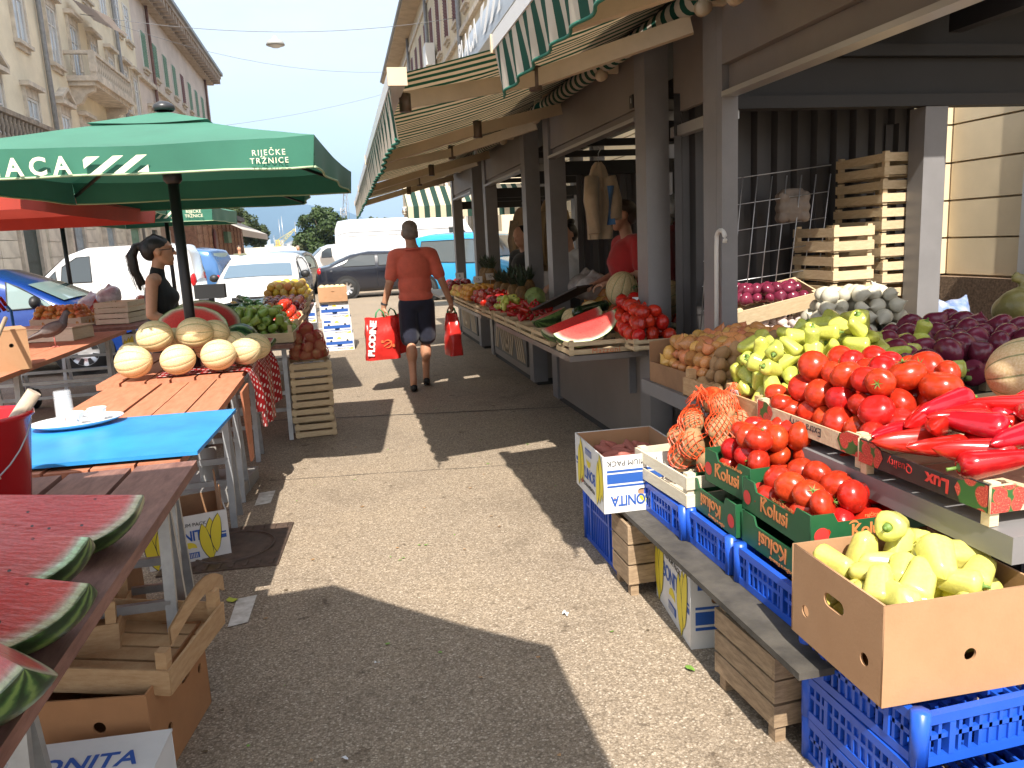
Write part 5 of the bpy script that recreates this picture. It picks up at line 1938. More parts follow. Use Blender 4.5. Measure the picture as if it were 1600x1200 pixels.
piece('pale_green_pepper', PEPG[1], 'single pale green pepper at the end of the dark zucchini', 'pepper', None, (2.03, 2.28, .985), .052, (R(95), 0, R(70)))
piece('pale_green_pepper', PEPG[0], 'single pale green pepper lying on the red onions', 'pepper', None, (2.28, 2.72, 1.055), .05, (R(20), R(10), 0))
heap('red_onion', ONR, 'purple red onion in the heap behind the red peppers', 'onion', 'red onions on the near stall', 2.02, 2.72, 2.40, 3.05, .85, .052, 2, hf=lambda u, v: .07 * u + .02 * v, sr=.2, jitter=.3)
heap('white_onion', ONW, 'white onion in the heap over the navy carton', 'onion', 'white onions on the near stall', 2.36, 2.88, 3.46, 3.80, .92, .041, 4, sr=.2, rz=R(-14))
heap('garlic_bulb', GAR, 'garlic bulb in the wooden crate beside the grey post', 'garlic', 'garlic bulbs in the wooden crate', 2.2, 2.62, 3.99, 4.21, .86, .028, 3, sr=.2, rz=R(-12), tilt=1.2)
heap('garlic_bulb', GAR, 'garlic bulb spilling between the garlic crate and the white onions', 'garlic', 'garlic bulbs spilling over', 2.38, 2.62, 3.72, 3.98, .85, .030, 3, sr=.2, tilt=1.2)
heap('red_onion', ONR, 'dark onion in the tilted crate at the back wall', 'onion', 'dark onions in the tilted crate', 2.2, 2.64, 4.03, 4.26, 1.07, .036, 2, sr=.2)
heap('tomato', TOMS, 'red tomato in the far green carton', 'tomato', 'tomatoes in the far green carton', 1.25, 1.55, 2.24, 2.53, .62, .047, 3, sr=.12, shrink=.3)
heap('tomato', TOMS, 'red tomato in the near green carton', 'tomato', 'tomatoes in the near green carton', 1.23, 1.585, 1.85, 2.23, .60, .050, 2, sr=.14, shrink=.2)
for (x, y, z) in ((1.50, 1.95, .715), (1.52, 2.02, .73)):
    piece('tomato', TOMS[3], 'large red tomato on top of the near green carton', 'tomato', 'large tomatoes on the near green carton', (x, y, z), .05, rrot(.6))
heap('pale_yellow_pepper', PEPY, 'pale yellow pepper in the large cardboard box', 'pepper', 'pale yellow peppers in the cardboard box', 1.142, 1.508, 1.42, 1.76, .44, .052, 4, step=1.55, lift=.95, jitter=.35, sr=.15, hf=lambda u, v: .03 * u, shrink=.08)
piece('pale_yellow_pepper', PEPY[0], 'large pale yellow pepper on top of the heap in the cardboard box', 'pepper', None, (1.36, 1.69, .715), .062, (R(80), R(20), R(-60)))
piece('pale_yellow_pepper', PEPY[1], 'blocky pale yellow pepper at the middle of the cardboard box', 'pepper', None, (1.35, 1.52, .69), .060, (R(60), R(10), R(150)))
heap('sweet_potato', SWPS, 'reddish sweet potato in the far banana box', 'sweet potato', 'sweet potatoes in the banana box', 1.02, 1.34, 2.98, 3.37, .40, .028, 4, step=2.0, tilt=.5, lift=1.4)
# cantaloupes
def melon_col(N, K, v):
    s = nsep(N, K, v)
    a = nmath(N, K, 'ARCTAN2', s[1], s[0])
    f = nmath(N, K, 'ABSOLUTE', nmath(N, K, 'SUBTRACT', nmath(N, K, 'FRACT', nmath(N, K, 'ADD', nmath(N, K, 'MULTIPLY', a, 10 / (2 * PI)), .5)), .5))
    net = nnoise(N, K, v, 16, 5)
    base = nramp(N, K, net, [(.35, (.60, .43, .20)), (.65, (.74, .60, .36))])
    fl = nmath(N, K, 'ADD', f, nmath(N, K, 'MULTIPLY', nmath(N, K, 'SUBTRACT', net, .5), .06))
    g = nramp(N, K, fl, [(.0, (1, 1, 1)), (.035, (.75, .75, .75)), (.06, (0, 0, 0))])
    return nmix(N, K, g, base, (.22, .24, .10))
MELON = fancy('netted_cantaloupe_skin', melon_col, rough=.6, bump=.12, bscale=25)
def melon_mesh():
    mb = MB()
    def fn(w, v):
        t = math.atan2(v.y, v.x)
        d = abs(((t * 10 / (2 * PI) + .5) % 1) - .5)
        k = 1 - .035 * math.exp(-(d / .10) ** 2) * math.hypot(v.x, v.y)
        return w * k
    mb.sphere((0, 0, 0), (1, 1, 1.12), 80, 18, 0, None, fn)
    mb.lathe([(.07, 1.10), (.05, 1.13), (.0, 1.14)], 8)
    return mb.mesh('melon', MELON)
MEL = melon_mesh()
piece('cantaloupe', MEL, 'large ribbed cantaloupe at the right edge of the near stall', 'melon', None, (2.09, 2.02, 1.015), .108, (R(70), R(35), R(20)))
lm = 'pale ribbed cantaloupe in the pile on the melon table'
for (x, y, z, s, a) in ((-1.22, 4.86, .935, .098, 80), (-.98, 4.86, .93, .093, 95), (-.76, 4.90, .935, .097, 80), (-.62, 5.02, .935, .092, 60), (-1.12, 5.00, 1.085, .098, 88), (-.90, 5.03, 1.085, .100, 95), (-.80, 5.12, 1.07, .085, 70), (-1.05, 5.2, 1.0, .092, 20), (-.70, 5.16, .96, .09, 40), (-.58, 5.22, .935, .088, 75), (-.86, 5.2, .95, .09, 30), (-1.28, 5.1, .94, .09, 50)):
    piece('cantaloupe', MEL, lm, 'melon', 'cantaloupes on the left melon table', (x, y - .07, z - (.035 if z > 1 else .012)), s * .95, (R(88 + random.uniform(-12, 12)), R(random.uniform(-25, 25)), R(a)))
# watermelons
def flesh(N, K, v, film=False):
    l = N.new('ShaderNodeVectorMath')
    l.operation = 'LENGTH'
    K(v, l.inputs[0])
    d = nmath(N, K, 'ADD', l.outputs['Value'], nmath(N, K, 'MULTIPLY', nmath(N, K, 'SUBTRACT', nnoise(N, K, v, 3, 4), .5), .10))
    c = nramp(N, K, d, [(0.0, (.60, .05, .045)), (.45, (.70, .045, .04)), (.80, (.72, .085, .07)), (.885, (.62, .30, .24)), (.93, (.66, .64, .44)), (.975, (.55, .60, .34)), (.992, (.05, .12, .03))])
    tex = nramp(N, K, nnoise(N, K, v, 22, 4), [(.3, (.80, .74, .74)), (.7, (1.1, 1.08, 1.08))])
    c = nmix(N, K, 1, c, tex, 'MULTIPLY')
    vo = N.new('ShaderNodeTexVoronoi')
    vo.inputs['Scale'].default_value = 5.5
    K(v, vo.inputs['Vector'])
    seed = nramp(N, K, vo.outputs['Distance'], [(.09, (1, 1, 1)), (.13, (0, 0, 0))])
    ring = nramp(N, K, l.outputs['Value'], [(.38, (0, 0, 0)), (.45, (1, 1, 1)), (.72, (1, 1, 1)), (.78, (0, 0, 0))])
    oi = N.new('ShaderNodeObjectInfo')
    tone = nramp(N, K, oi.outputs['Random'], [(0, (.78, .70, .70)), (.5, (1, 1, 1)), (1, (1.0, 1.55, 1.5))])
    c = nmix(N, K, 1, c, tone, 'MULTIPLY')
    if film:
        c = nmix(N, K, .12, c, (.80, .42, .40))  # pale reflection on the plastic film, mixed into the flesh colour
    return nmix(N, K, nmix(N, K, 1, seed, ring, 'MULTIPLY'), c, (.05, .02, .015))
FLESH = fancy('watermelon_flesh', flesh, rough=.35, bump=.2, bscale=9)
FLESHW = fancy('wrapped_watermelon_flesh', lambda N, K, v: flesh(N, K, v, True), rough=.3, bump=.6, bscale=4.5, coat=.45, stretch=(1, 3.5, 1))
def rind(N, K, v):
    s = nsep(N, K, v)
    a = nmath(N, K, 'ARCTAN2', s[1], s[2])
    w = nmath(N, K, 'ADD', nmath(N, K, 'MULTIPLY', a, 9 / (2 * PI)), nmath(N, K, 'MULTIPLY', nnoise(N, K, v, 5, 5), .9))
    f = nmath(N, K, 'ABSOLUTE', nmath(N, K, 'SUBTRACT', nmath(N, K, 'FRACT', w), .5))
    return nramp(N, K, f, [(.10, (.012, .035, .010)), (.24, (.03, .085, .022)), (.42, (.13, .22, .06))])
RIND = fancy('striped_watermelon_rind', rind, rough=.3, coat=.3)
def wedge_mesh(b0, b1, wrap=False, n=26):
    """unit wedge, axis along X, rind below, cut faces at angles b0 and b1 from straight down"""
    mb = MB()
    mb.grid(lambda u, v: (lambda ph, th: (math.sin(ph), math.cos(ph) * math.sin(th), -math.cos(ph) * math.cos(th)))(PI * (u - .5), b0 + (b1 - b0) * v), n, max(6, int((b1 - b0) * 7)), 1)
    for th, fl in ((b0, False), (b1, True)):
        mb.grid(lambda u, v: (lambda ph: (math.sin(ph), math.cos(ph) * v * math.sin(th), -math.cos(ph) * v * math.cos(th)))(PI * (u - .5)), n, 8, 0, True, fl)
    return mb.mesh('watermelon', [FLESHW if wrap else FLESH, RIND])
WQ = wedge_mesh(R(-52), R(48), True)
WQ2 = wedge_mesh(R(-70), R(28), True)
WH = wedge_mesh(R(-90), R(90))
WS = wedge_mesh(R(-34), R(34))
WW = None
def wm(name, me, label, loc, sc, rot, group=None):
    return piece(name, me, label, 'watermelon', group, loc, sc, rot)
wm('watermelon_wedge', WQ2, 'film wrapped watermelon wedge in front of the bucket with its tip to the right', (-.705, 1.98, .955), (.185, .156, .156), (R(17), R(6), R(-3)))
wm('watermelon_wedge', WQ2, 'film wrapped watermelon wedge second from the bucket', (-.755, 1.745, .957), (.20, .158, .158), (R(17), R(6), R(-15)))
wm('watermelon_wedge', WQ2, 'film wrapped watermelon wedge third from the bucket with dark rind end', (-.675, 1.50, .955), (.195, .155, .155), (R(18), R(6), R(-18)))
wm('watermelon_wedge', WQ2, 'film wrapped watermelon wedge nearest the camera at the lower left', (-.635, 1.27, .955), (.185, .155, .155), (R(18), R(7), R(-40)))
wm('watermelon_wedge', WQ2, 'pale pink wrapped watermelon wedge at the left edge beside the bucket', (-.965, 2.10, .955), (.18, .155, .155), (R(14), R(4), R(-28)))
wm('watermelon_half', WH, 'front halved watermelon standing upright behind the melons', (-1.02, 5.55, 1.03), (.235, .165, .165), (R(62), R(6), R(-4)))
wm('watermelon_half', WH, 'rear halved watermelon standing upright in front of the woman', (-.98, 5.80, 1.05), (.25, .165, .165), (R(60), R(9), R(-8)))
mb = MB()
mb.sphere((0, 0, 0), 1, 28, 16, 0, Euler((0, PI / 2, 0)).to_matrix())
WW = mb.mesh('watermelon', RIND)
wm('watermelon', WW, 'small whole green watermelon beside the melon pile', (-.72, 5.55, .93), (.13, .11, .11), (0, 0, R(-30)))
wm('watermelon_wedge', WQ2, 'wrapped pale watermelon piece on the dotted cloth', (-.64, 5.55, .885), (.11, .085, .085), (R(30), R(0), R(-40)))
wm('watermelon_wedge', WQ2, 'wrapped dark red watermelon piece at the far edge of the dotted cloth', (-.62, 5.85, .90), (.12, .09, .09), (R(30), 0, R(-30)))
# counter of the second kiosk
wm('watermelon_slice', WS, 'front long watermelon slice on the Mazzoni crate', (1.50, 4.80, .965), (.235, .16, .16), (R(-14), R(-15), R(10)))
wm('watermelon_slice', WS, 'rear long watermelon slice on the Mazzoni crate', (1.46, 4.98, .975), (.235, .16, .16), (R(-14), R(-15), R(12)))
wm('watermelon_half', WH, 'half watermelon with its cut face up on the second counter', (1.55, 5.90, .92), (.155, .13, .13), (R(-16), R(-12), R(35)))
heap('tomato', TOMS, 'red tomato heaped on the kiosk counter beside the grey post', 'tomato', 'tomatoes beside the grey post', 1.68, 1.98, 4.43, 4.98, .84, .048, 3, hf=lambda u, v: .06 * v, sr=.12)
piece('cantaloupe', MEL, 'green ribbed cantaloupe on the second counter, the left one', 'melon', None, (2.06, 5.62, 1.10), .12, (R(20), R(10), 0))
piece('cantaloupe', MEL, 'ribbed cantaloupe on the second counter against the grey post', 'melon', None, (2.16, 5.0, 1.06), .12, (R(70), R(10), R(80)))
for i, (x, y, z) in enumerate(((1.78, 5.55, .92), (1.86, 5.75, .93), (1.70, 5.75, .88), (1.72, 5.58, .87))):
    piece('cantaloupe', MEL, 'small tan melon in the row behind the watermelon slices', 'melon', 'small tan melons on the second counter', (x, y, z), .085, rrot())
zuke('long dark zucchini lying above the watermelon slices', (1.72, 5.32, .99), (0, R(-6), R(28)), 1.2)
heap('red_pepper', PEPR, 'dark red pepper in the crates on the further counter', 'pepper', 'red peppers on the further counter', 1.40, 1.78, 6.35, 7.6, .81, .048, 2, step=2.0)
heap('pale_green_pepper', PEPG, 'pale green pepper in a crate on the further counter', 'pepper', 'pale peppers on the further counter', 1.38, 1.62, 6.95, 7.35, .86, .045, 2)
heap('nectarine', [DPL], 'dark red fruit in the crates on the third kiosk counter', 'fruit', 'dark red fruit on the third counter', 1.40, 1.80, 7.65, 8.0, .83, .04, 2, step=2.2)
heap('tomato', TOMS, 'red tomato in the crates on the third kiosk counter', 'tomato', 'tomatoes on the third counter', 1.38, 1.75, 8.0, 8.7, .85, .042, 2)
heap('orange', [ORA], 'orange fruit heaped on the far counter', 'fruit', 'oranges on the far counter', 1.38, 1.85, 8.95, 9.65, .81, .04, 3, step=2.1)
heap('yellow_fruit', [YEL, PEA], 'yellow fruit heaped on the far counter', 'fruit', 'yellow fruit on the far counter', 1.38, 1.80, 9.7, 10.4, .82, .045, 2, step=2.1)
heap('nectarine', [DPL], 'dark fruit at the far end of the counters', 'fruit', 'dark fruit at the far counter end', 1.38, 1.75, 10.6, 11.1, .85, .05, 2, step=2.2)
heap('green_pepper', PEPL, 'green pepper in the small crate seen through the post gap', 'pepper', 'green peppers in the post gap', 2.5, 2.95, 5.35, 5.65, .90, .042, 2)
heap('tomato', TOMS, 'dim red tomato in the crate seen through the post gap', 'tomato', 'tomatoes in the post gap', 2.25, 2.8, 5.0, 5.3, .84, .042, 2)
counter_crate('shallow crate of dim tomatoes seen through the gap between the near posts', (2.53, 5.14, .79), .58, .32, 0, .10)
# mixed dark heap at the back of the second counter
heap('onion', ONB, 'brown bagged onion at the back of the second counter', 'onion', 'onions at the back of the second counter', 1.98, 2.4, 5.75, 6.6, .80, .045, 4, sr=.25)
heap('potato', POTS, 'potato at the back of the second counter', 'potato', 'potatoes at the back of the second counter', 2.1, 2.6, 5.1, 5.7, .80, .045, 3)

# ---- long left table
heap('green_pepper', PEPL, 'green pepper heaped in the crate facing the aisle', 'pepper', 'green peppers in the aisle crate', -.98, -.42, 6.33, 6.92, .815, .050, 4, step=1.75, lift=1.2)
for i in range(22):
    piece('cucumber', CUKE, 'dark cucumber in the heap behind the green peppers', 'cucumber', 'cucumbers on the left table', (-.90 + .05 * (i % 4) + random.uniform(-.03, .03), 7.12 + .055 * (i // 2) + random.uniform(-.02, .02), .93 + .03 * ((i * 7) % 3) + .005 * i), (1.1, 1.1, 1.1), (0, R(random.uniform(-6, 6)), R(random.uniform(60, 110))))
heap('tomato', TOMS, 'red tomato in the left table crate nearest the aisle', 'tomato', 'tomatoes on the left table', -.66, -.43, 7.05, 7.9, .86, .045, 3)
heap('nectarine', [NEC, DPL], 'nectarine in the crates of the left table', 'fruit', 'nectarines on the left table', -.88, -.42, 7.95, 9.15, .89, .042, 2, step=2.1)
heap('peach', [PEA, YEL], 'peach heaped at the far end of the left table', 'fruit', 'peaches on the left table', -.92, -.42, 9.2, 10.7, .94, .045, 3, step=2.15)
heap('peach', [PEA], 'peach in the low crates beside the blue crate', 'fruit', 'peaches beside the blue crate', -1.25, -.97, 8.4, 9.0, .86, .045, 2, step=2.2)
for i in range(9):
    piece('cucumber', CUKE, 'grey green cucumber lying on the blue crate', 'cucumber', 'cucumbers on the blue crate', (-1.32 + .035 * i, 8.0, .97 + .012 * (i % 3)), (1.3, 1.2, 1.2), (0, R(-4), R(random.uniform(-20, 30))))
for i in range(5):
    piece('cantaloupe', MEL, 'pale melon peeking out of the box on the banana box stack', 'melon', 'melons in the stacked box', (-.32 + .075 * i, 12.02 + .05 * (i % 2), .935), .055, rrot())
heap('onion', ONB, 'small onion heaped in the crate on the far left table', 'onion', 'onions on the far left table', -3.27, -2.70, 9.08, 9.42, .85, .034, 4, sr=.25, rz=R(-14))

# ---- mesh bags
NETR = mat('red_orange_net', (0.72, 0.085, 0.02), rough=.5)
NETD = mat('dark_red_net', (0.40, 0.025, 0.02), rough=.5)
def net_bag(label, loc, R_, H_, seed, m, spud_mat, spud_label, group, n_spuds, sc, rz=0.0, slump=1.0, knots=2):
    rn = random.Random(seed)
    bag = thing('mesh_bag', label, 'bag', loc, rz)
    spuds = []
    lay = 0
    z = sc * .8
    left = n_spuds
    while left > 0 and z < H_ - sc * .4:
        f = 1 - (max(0, z - H_ * .25) / H_) ** 1.6
        rad = max(0, R_ * f - sc)
        k = max(1, int(2 * PI * rad / (2.15 * sc))) if rad > sc * .6 else 1
        for i in range(k):
            a = 2 * PI * (i + .5 * (lay % 2)) / k + rn.uniform(-.15, .15)
            spuds.append(Vector((rad * math.cos(a), rad * math.sin(a) * slump, z + rn.uniform(-.15, .15) * sc)))
        left -= k
        lay += 1
        z += sc * 1.42
    M = Matrix.Rotation(rz, 3, 'Z')
    for p in spuds:
        w = Vector(loc) + M @ p
        piece('potato', rn.choice(spud_mat), spud_label, 'potato', group, w, sc * rn.uniform(.92, 1.12), (rn.uniform(0, 6), rn.uniform(0, 6), rn.uniform(0, 6)))
    top = max(p.z for p in spuds)
    c = Vector((0, 0, top * .45))
    def rad_at(d):
        best = sc * .5
        for p in spuds:
            o = p - c
            b = o.dot(d)
            q = o.length_squared - (sc * 1.22) ** 2
            di = b * b - q
            if di > 0:
                best = max(best, b + math.sqrt(di))
        return best
    NU, NV = 46, 34
    P_ = {}
    for j in range(NV + 1):
        ph = -PI / 2 * .92 + (PI * .97) * j / NV
        for i in range(NU):
            a = 2 * PI * (i + .5 * (j % 2)) / NU
            d = Vector((math.cos(ph) * math.cos(a), math.cos(ph) * math.sin(a), math.sin(ph)))
            r = rad_at(d)
            P_[(i, j)] = c + d * (r + .003)
    for (i, j), v in P_.items():
        v.z = max(v.z, .002)
    mb = MB()
    def bar(p, q, r=.0019):
        d = (q - p)
        if d.length < 1e-5 or d.length > .09:
            return
        d.normalize()
        a = d.cross(Vector((.3, .5, .81))).normalized()
        b = d.cross(a)
        o = [a * r, (a * -.5 + b * .87) * r, (a * -.5 - b * .87) * r]
        mb.add([p + x for x in o] + [q + x for x in o], [(0, 1, 4, 3), (1, 2, 5, 4), (2, 0, 3, 5)])
    for j in range(NV):
        for i in range(NU):
            p = P_[(i, j)]
            if j % 2 == 0:
                bar(p, P_[(i, j + 1)])
                bar(p, P_[((i - 1) % NU, j + 1)])
            else:
                bar(p, P_[(i, j + 1)])
                bar(p, P_[((i + 1) % NU, j + 1)])
    mb.build('net', m, bag)
    for k in range(knots):
        mb = MB()
        cx, cy = (k - (knots - 1) / 2) * R_ * .8, rn.uniform(-.02, .02)
        for s_ in range(26):
            a = rn.uniform(0, 6.28)
            o = rn.uniform(.2, 1) * R_ * .34
            p0 = Vector((cx + o * math.cos(a), cy + o * math.sin(a), top + sc * .55 - o * .35))
            p1 = Vector((cx + rn.uniform(-.02, .02), cy + rn.uniform(-.02, .02), top + sc * 1.0 + rn.uniform(.0, .035)))
            pm = p0.lerp(p1, .5) + Vector((rn.uniform(-.01, .01), rn.uniform(-.01, .01), .004))
            mb.tube([p0, pm, p1], .0016, 4)
        mb.build('gathered_neck', m, bag)
    return bag
net_bag('orange red mesh bag of potatoes on the pale crate at the right', (1.42, 2.80, .575), .195, .27, 3, NETR, POTS, 'potato inside the orange mesh bag on the right', 'potatoes in the right mesh bag', 60, .048)
net_bag('red mesh bag of potatoes on the crate stack by the aisle', (-.335, 6.60, .635), .155, .27, 5, NETD, POTS, 'potato inside the red mesh bag on the crate stack', 'potatoes in the aisle mesh bag', 56, .045, knots=1)
net_bag('red mesh bag of onions hanging behind the woman with the ponytail', (-1.28, 7.35, .82), .13, .28, 7, NETR, ONB, 'onion inside the mesh bag behind the woman', 'onions in the mesh bag by the woman', 40, .042, knots=1)
net_bag('red mesh bag of onions at the back of the far left table', (-2.75, 10.0, .84), .2, .24, 8, NETD, ONB, 'onion inside the mesh bag on the far left table', 'onions in the far left mesh bag', 40, .05, knots=2)
net_bag('second red mesh bag at the far left table behind the pale crates', (-2.30, 10.1, .84), .2, .26, 9, NETD, ONB, 'onion inside the second mesh bag on the far left table', 'onions in the second far left bag', 40, .05, knots=1)
# ================================================================ PEOPLE
SKIN = mat('tanned_skin', (0.50, 0.25, 0.15), rough=0.5, var=0.12, scale=14, sss=.0)
SKIN_P = mat('light_skin', (0.50, 0.27, 0.18), rough=0.5, var=0.1, scale=14)
HAIR_D = mat('dark_hair', (0.012, 0.008, 0.007), rough=0.45, bump=.4, bscale=120, stretch=(1, 1, .15))
HAIR_G = mat('grey_hair', (0.24, 0.20, 0.175), rough=0.6, var=.3, scale=30, bump=.5, bscale=150)
HAIR_B = mat('brown_hair', (0.05, 0.03, 0.02), rough=0.5, bump=.4, bscale=100)
def cloth(name, col, b=.25):
    return mat(name, col, rough=0.85, var=.12, scale=12, bump=b, bscale=14, sheen=.2)

def hand_prims(w, d, side, curl=.3, s=1.0, thumb=None, palm_n=None):
    """palm and five fingers; w wrist point, d direction the hand points, palm_n = palm normal"""
    d = Vector(d).normalized()
    n = Vector(palm_n or (0, 1, 0))
    n = (n - d * n.dot(d)).normalized()
    a = d.cross(n).normalized() * side           # towards the thumb
    w = Vector(w)
    P = [('c', w, w + d * .03 * s, .024 * s, .028 * s)]
    pc = w + d * .055 * s
    for k in (-1, 0, 1):
        P.append(('c', w + d * .02 * s + a * k * .014 * s, w + d * .085 * s + a * k * .022 * s, .015 * s, .013 * s))
    for k, L in zip((1.5, .5, -.5, -1.5), (.072, .082, .076, .058)):
        b = w + d * .088 * s + a * k * .0165 * s
        p1 = b + (d * math.cos(curl) + n * math.sin(curl)) * L * .45 * s
        p2 = p1 + (d * math.cos(curl * 2.4) + n * math.sin(curl * 2.4)) * L * .32 * s
        p3 = p2 + (d * math.cos(curl * 3.6) + n * math.sin(curl * 3.6)) * L * .25 * s
        P += [('c', b, p1, .0095 * s, .0088 * s), ('c', p1, p2, .0088 * s, .008 * s), ('c', p2, p3, .008 * s, .007 * s)]
    t0 = w + d * .03 * s + a * .026 * s
    t1 = t0 + (a * .7 + d * .6 + n * .35).normalized() * .04 * s
    t2 = t1 + (a * .15 + d * .75 + n * .6).normalized() * .032 * s
    P += [('c', t0, t1, .013 * s, .011 * s), ('c', t1, t2, .010 * s, .008 * s)]
    return P

def head_prims(c, fwd, s=1.0, nose=True, up=None):
    c = Vector(c)
    f = Vector(fwd).normalized()
    u = Vector(up or (0, 0, 1))
    u = (u - f * u.dot(f)).normalized()
    r = f.cross(u)
    yaw = math.atan2(-f.x, f.y)
    pitch = math.asin(max(-1, min(1, f.z)))
    e = (pitch, 0, yaw)
    P = [('e', c + u * .028 * s - f * .012 * s, (.074 * s, .094 * s, .088 * s), e),
         ('e', c - u * .018 * s + f * .022 * s, (.062 * s, .066 * s, .085 * s), e),
         ('e', c - u * .070 * s + f * .042 * s, (.046 * s, .044 * s, .042 * s), e),
         ('c', c - u * .096 * s + f * .070 * s, c - u * .094 * s + f * .060 * s, .017 * s, .024 * s)]
    if nose:
        P += [('c', c + u * .020 * s + f * .086 * s, c - u * .026 * s + f * .106 * s, .0085 * s, .0135 * s),
              ('c', c + u * .034 * s + f * .080 * s - r * .03 * s, c + u * .034 * s + f * .080 * s + r * .03 * s, .012 * s, .012 * s),
              ('c', c - u * .055 * s + f * .085 * s - r * .018 * s, c - u * .055 * s + f * .085 * s + r * .018 * s, .008 * s, .008 * s),
              ('c', c - u * .068 * s + f * .083 * s - r * .014 * s, c - u * .068 * s + f * .083 * s + r * .014 * s, .009 * s, .009 * s)]
    for sd in (-1, 1):
        P.append(('e', c - u * .008 * s + r * sd * .077 * s - f * .006 * s, (.010 * s, .020 * s, .032 * s), e))
    return P

def figure(name, label, loc, rz, J, parts, voxel=.010, smooth=6):
    """parts: list of (name, prims, material, voxel)"""
    p = thing(name, label, 'person', loc, rz)
    for (n, prims, m, vx, sm) in parts:
        put(n, blob(prims, vx, sm, [m], n), p)
    return p

# ---- man walking away with red carrier bags (local +Y = walking direction)
SH_ = cloth('coral_red_polo', (0.64, 0.125, 0.075))
SHORT = cloth('navy_shorts', (0.010, 0.011, 0.028), .3)
SHOE = mat('black_slip_on', (0.012, 0.012, 0.012), rough=.6)
man_body = []
man_body += head_prims((-.015, .06, 1.635), (-.05, 1, -.02), 1.04)
man_body += [('c', (0, .03, 1.44), (-.01, .045, 1.57), .060, .056), ('c', (0, .0, 1.36), (0, .02, 1.47), .09, .07),
    ('e', (0, .0, 1.25), (.17, .11, .2)), ('e', (0, .01, 1.02), (.155, .115, .16)),
    ('c', (-.085, .0, .93), (-.082, -.01, .53), .085, .056), ('c', (-.082, -.01, .53), (-.088, -.12, .13), .053, .036), ('e', (-.084, -.065, .40), (.060, .066, .12)),
    ('c', (.085, .0, .93), (.075, .09, .54), .085, .056), ('c', (.075, .09, .54), (.055, .17, .12), .053, .036), ('e', (.067, .095, .40), (.060, .066, .12)),
    ('c', (-.19, .0, 1.41), (-.255, -.045, 1.14), .052, .044), ('c', (-.255, -.045, 1.14), (-.335, .015, .90), .043, .029),
    ('c', (.19, .0, 1.41), (.275, -.035, 1.14), .052, .044), ('c', (.275, -.035, 1.14), (.36, .05, .90), .043, .029),
    ('c', (-.088, -.12, .13), (-.088, -.10, .07), .038, .036), ('c', (.055, .17, .12), (.055, .19, .07), .038, .036)]
man_body += hand_prims((-.337, .017, .895), (-.12, .06, -1), 1, .75, 1.0, None, (0.6, .3, 0))
man_body += hand_prims((.362, .052, .895), (.10, .06, -1), -1, .75, 1.0, None, (-.6, .3, 0))
man_hair = [('e', (-.012, .033, 1.685), (.083, .098, .078)), ('e', (-.012, -.008, 1.64), (.078, .062, .078)), ('c', (-.07, .01, 1.60), (.05, .01, 1.60), .026, .026)]
man_shirt = [('e', (0, -.002, 1.28), (.195, .135, .205)), ('c', (-.155, 0, 1.405), (.155, 0, 1.405), .082, .082), ('e', (0, .0, 1.10), (.178, .135, .17)), ('e', (0, .0, .985), (.182, .137, .10)),
    ('c', (-.19, .0, 1.405), (-.238, -.032, 1.20), .070, .066), ('c', (.19, .0, 1.405), (.253, -.026, 1.20), .070, .066), ('c', (0, .010, 1.42), (-.003, .016, 1.455), .080, .068)]
man_short = [('e', (0, .0, .93), (.172, .13, .12)), ('c', (-.088, .0, .90), (-.092, -.005, .56), .104, .100), ('c', (.088, .0, .90), (.088, .072, .56), .104, .100)]
man_shoes_l = [('c', (-.088, -.135, .045), (-.09, -.02, .035), .038, .042), ('c', (-.09, -.02, .035), (-.092, .075, .025), .042, .030)]
man_shoes_r = [('c', (.055, .155, .065), (.057, .27, .035), .036, .042), ('c', (.057, .27, .035), (.06, .36, .025), .042, .030)]
man = figure('person', 'man in a coral red polo shirt and navy shorts walking away with carrier bags', (.72, 8.12, 0), R(-4), None, [
    ('body', man_body, SKIN, .0085, 4), ('hair', man_hair, HAIR_G, .009, 4), ('polo_shirt', man_shirt, SH_, .010, 7), ('shorts', man_short, SHORT, .010, 6),
    ('shoe', man_shoes_l, SHOE, .008, 4), ('shoe', man_shoes_r, SHOE, .008, 4)])
mb = MB()
for s in (-1, 1):
    mb.tube([(-.015 + s * .083, .06, 1.645), (-.02 + s * .074, .15, 1.652)], .003, 5)
    mb.tube([(-.02 + s * .035 + .026 * math.cos(a), .163, 1.648 + .02 * math.sin(a)) for a in [2 * PI * k / 10 for k in range(11)]], .0025, 4)
mb.build('glasses', BLKP, man)
mb = MB()
mb.lathe([(.034, -.012), (.036, 0), (.034, .012)], 12, 0, Euler((0, R(12), 0)).to_matrix(), (-.328, .012, .925))
mb.build('wristwatch', BLKP, man)
mb = MB()
mb.tube([(-.075 + .15 * t, -.055 + .03 * math.sin(t * PI) * -1, 1.462 + .008 * math.sin(t * PI)) for t in [k / 8 for k in range(9)]], .014, 6)
mb.build('collar', SH_, man)

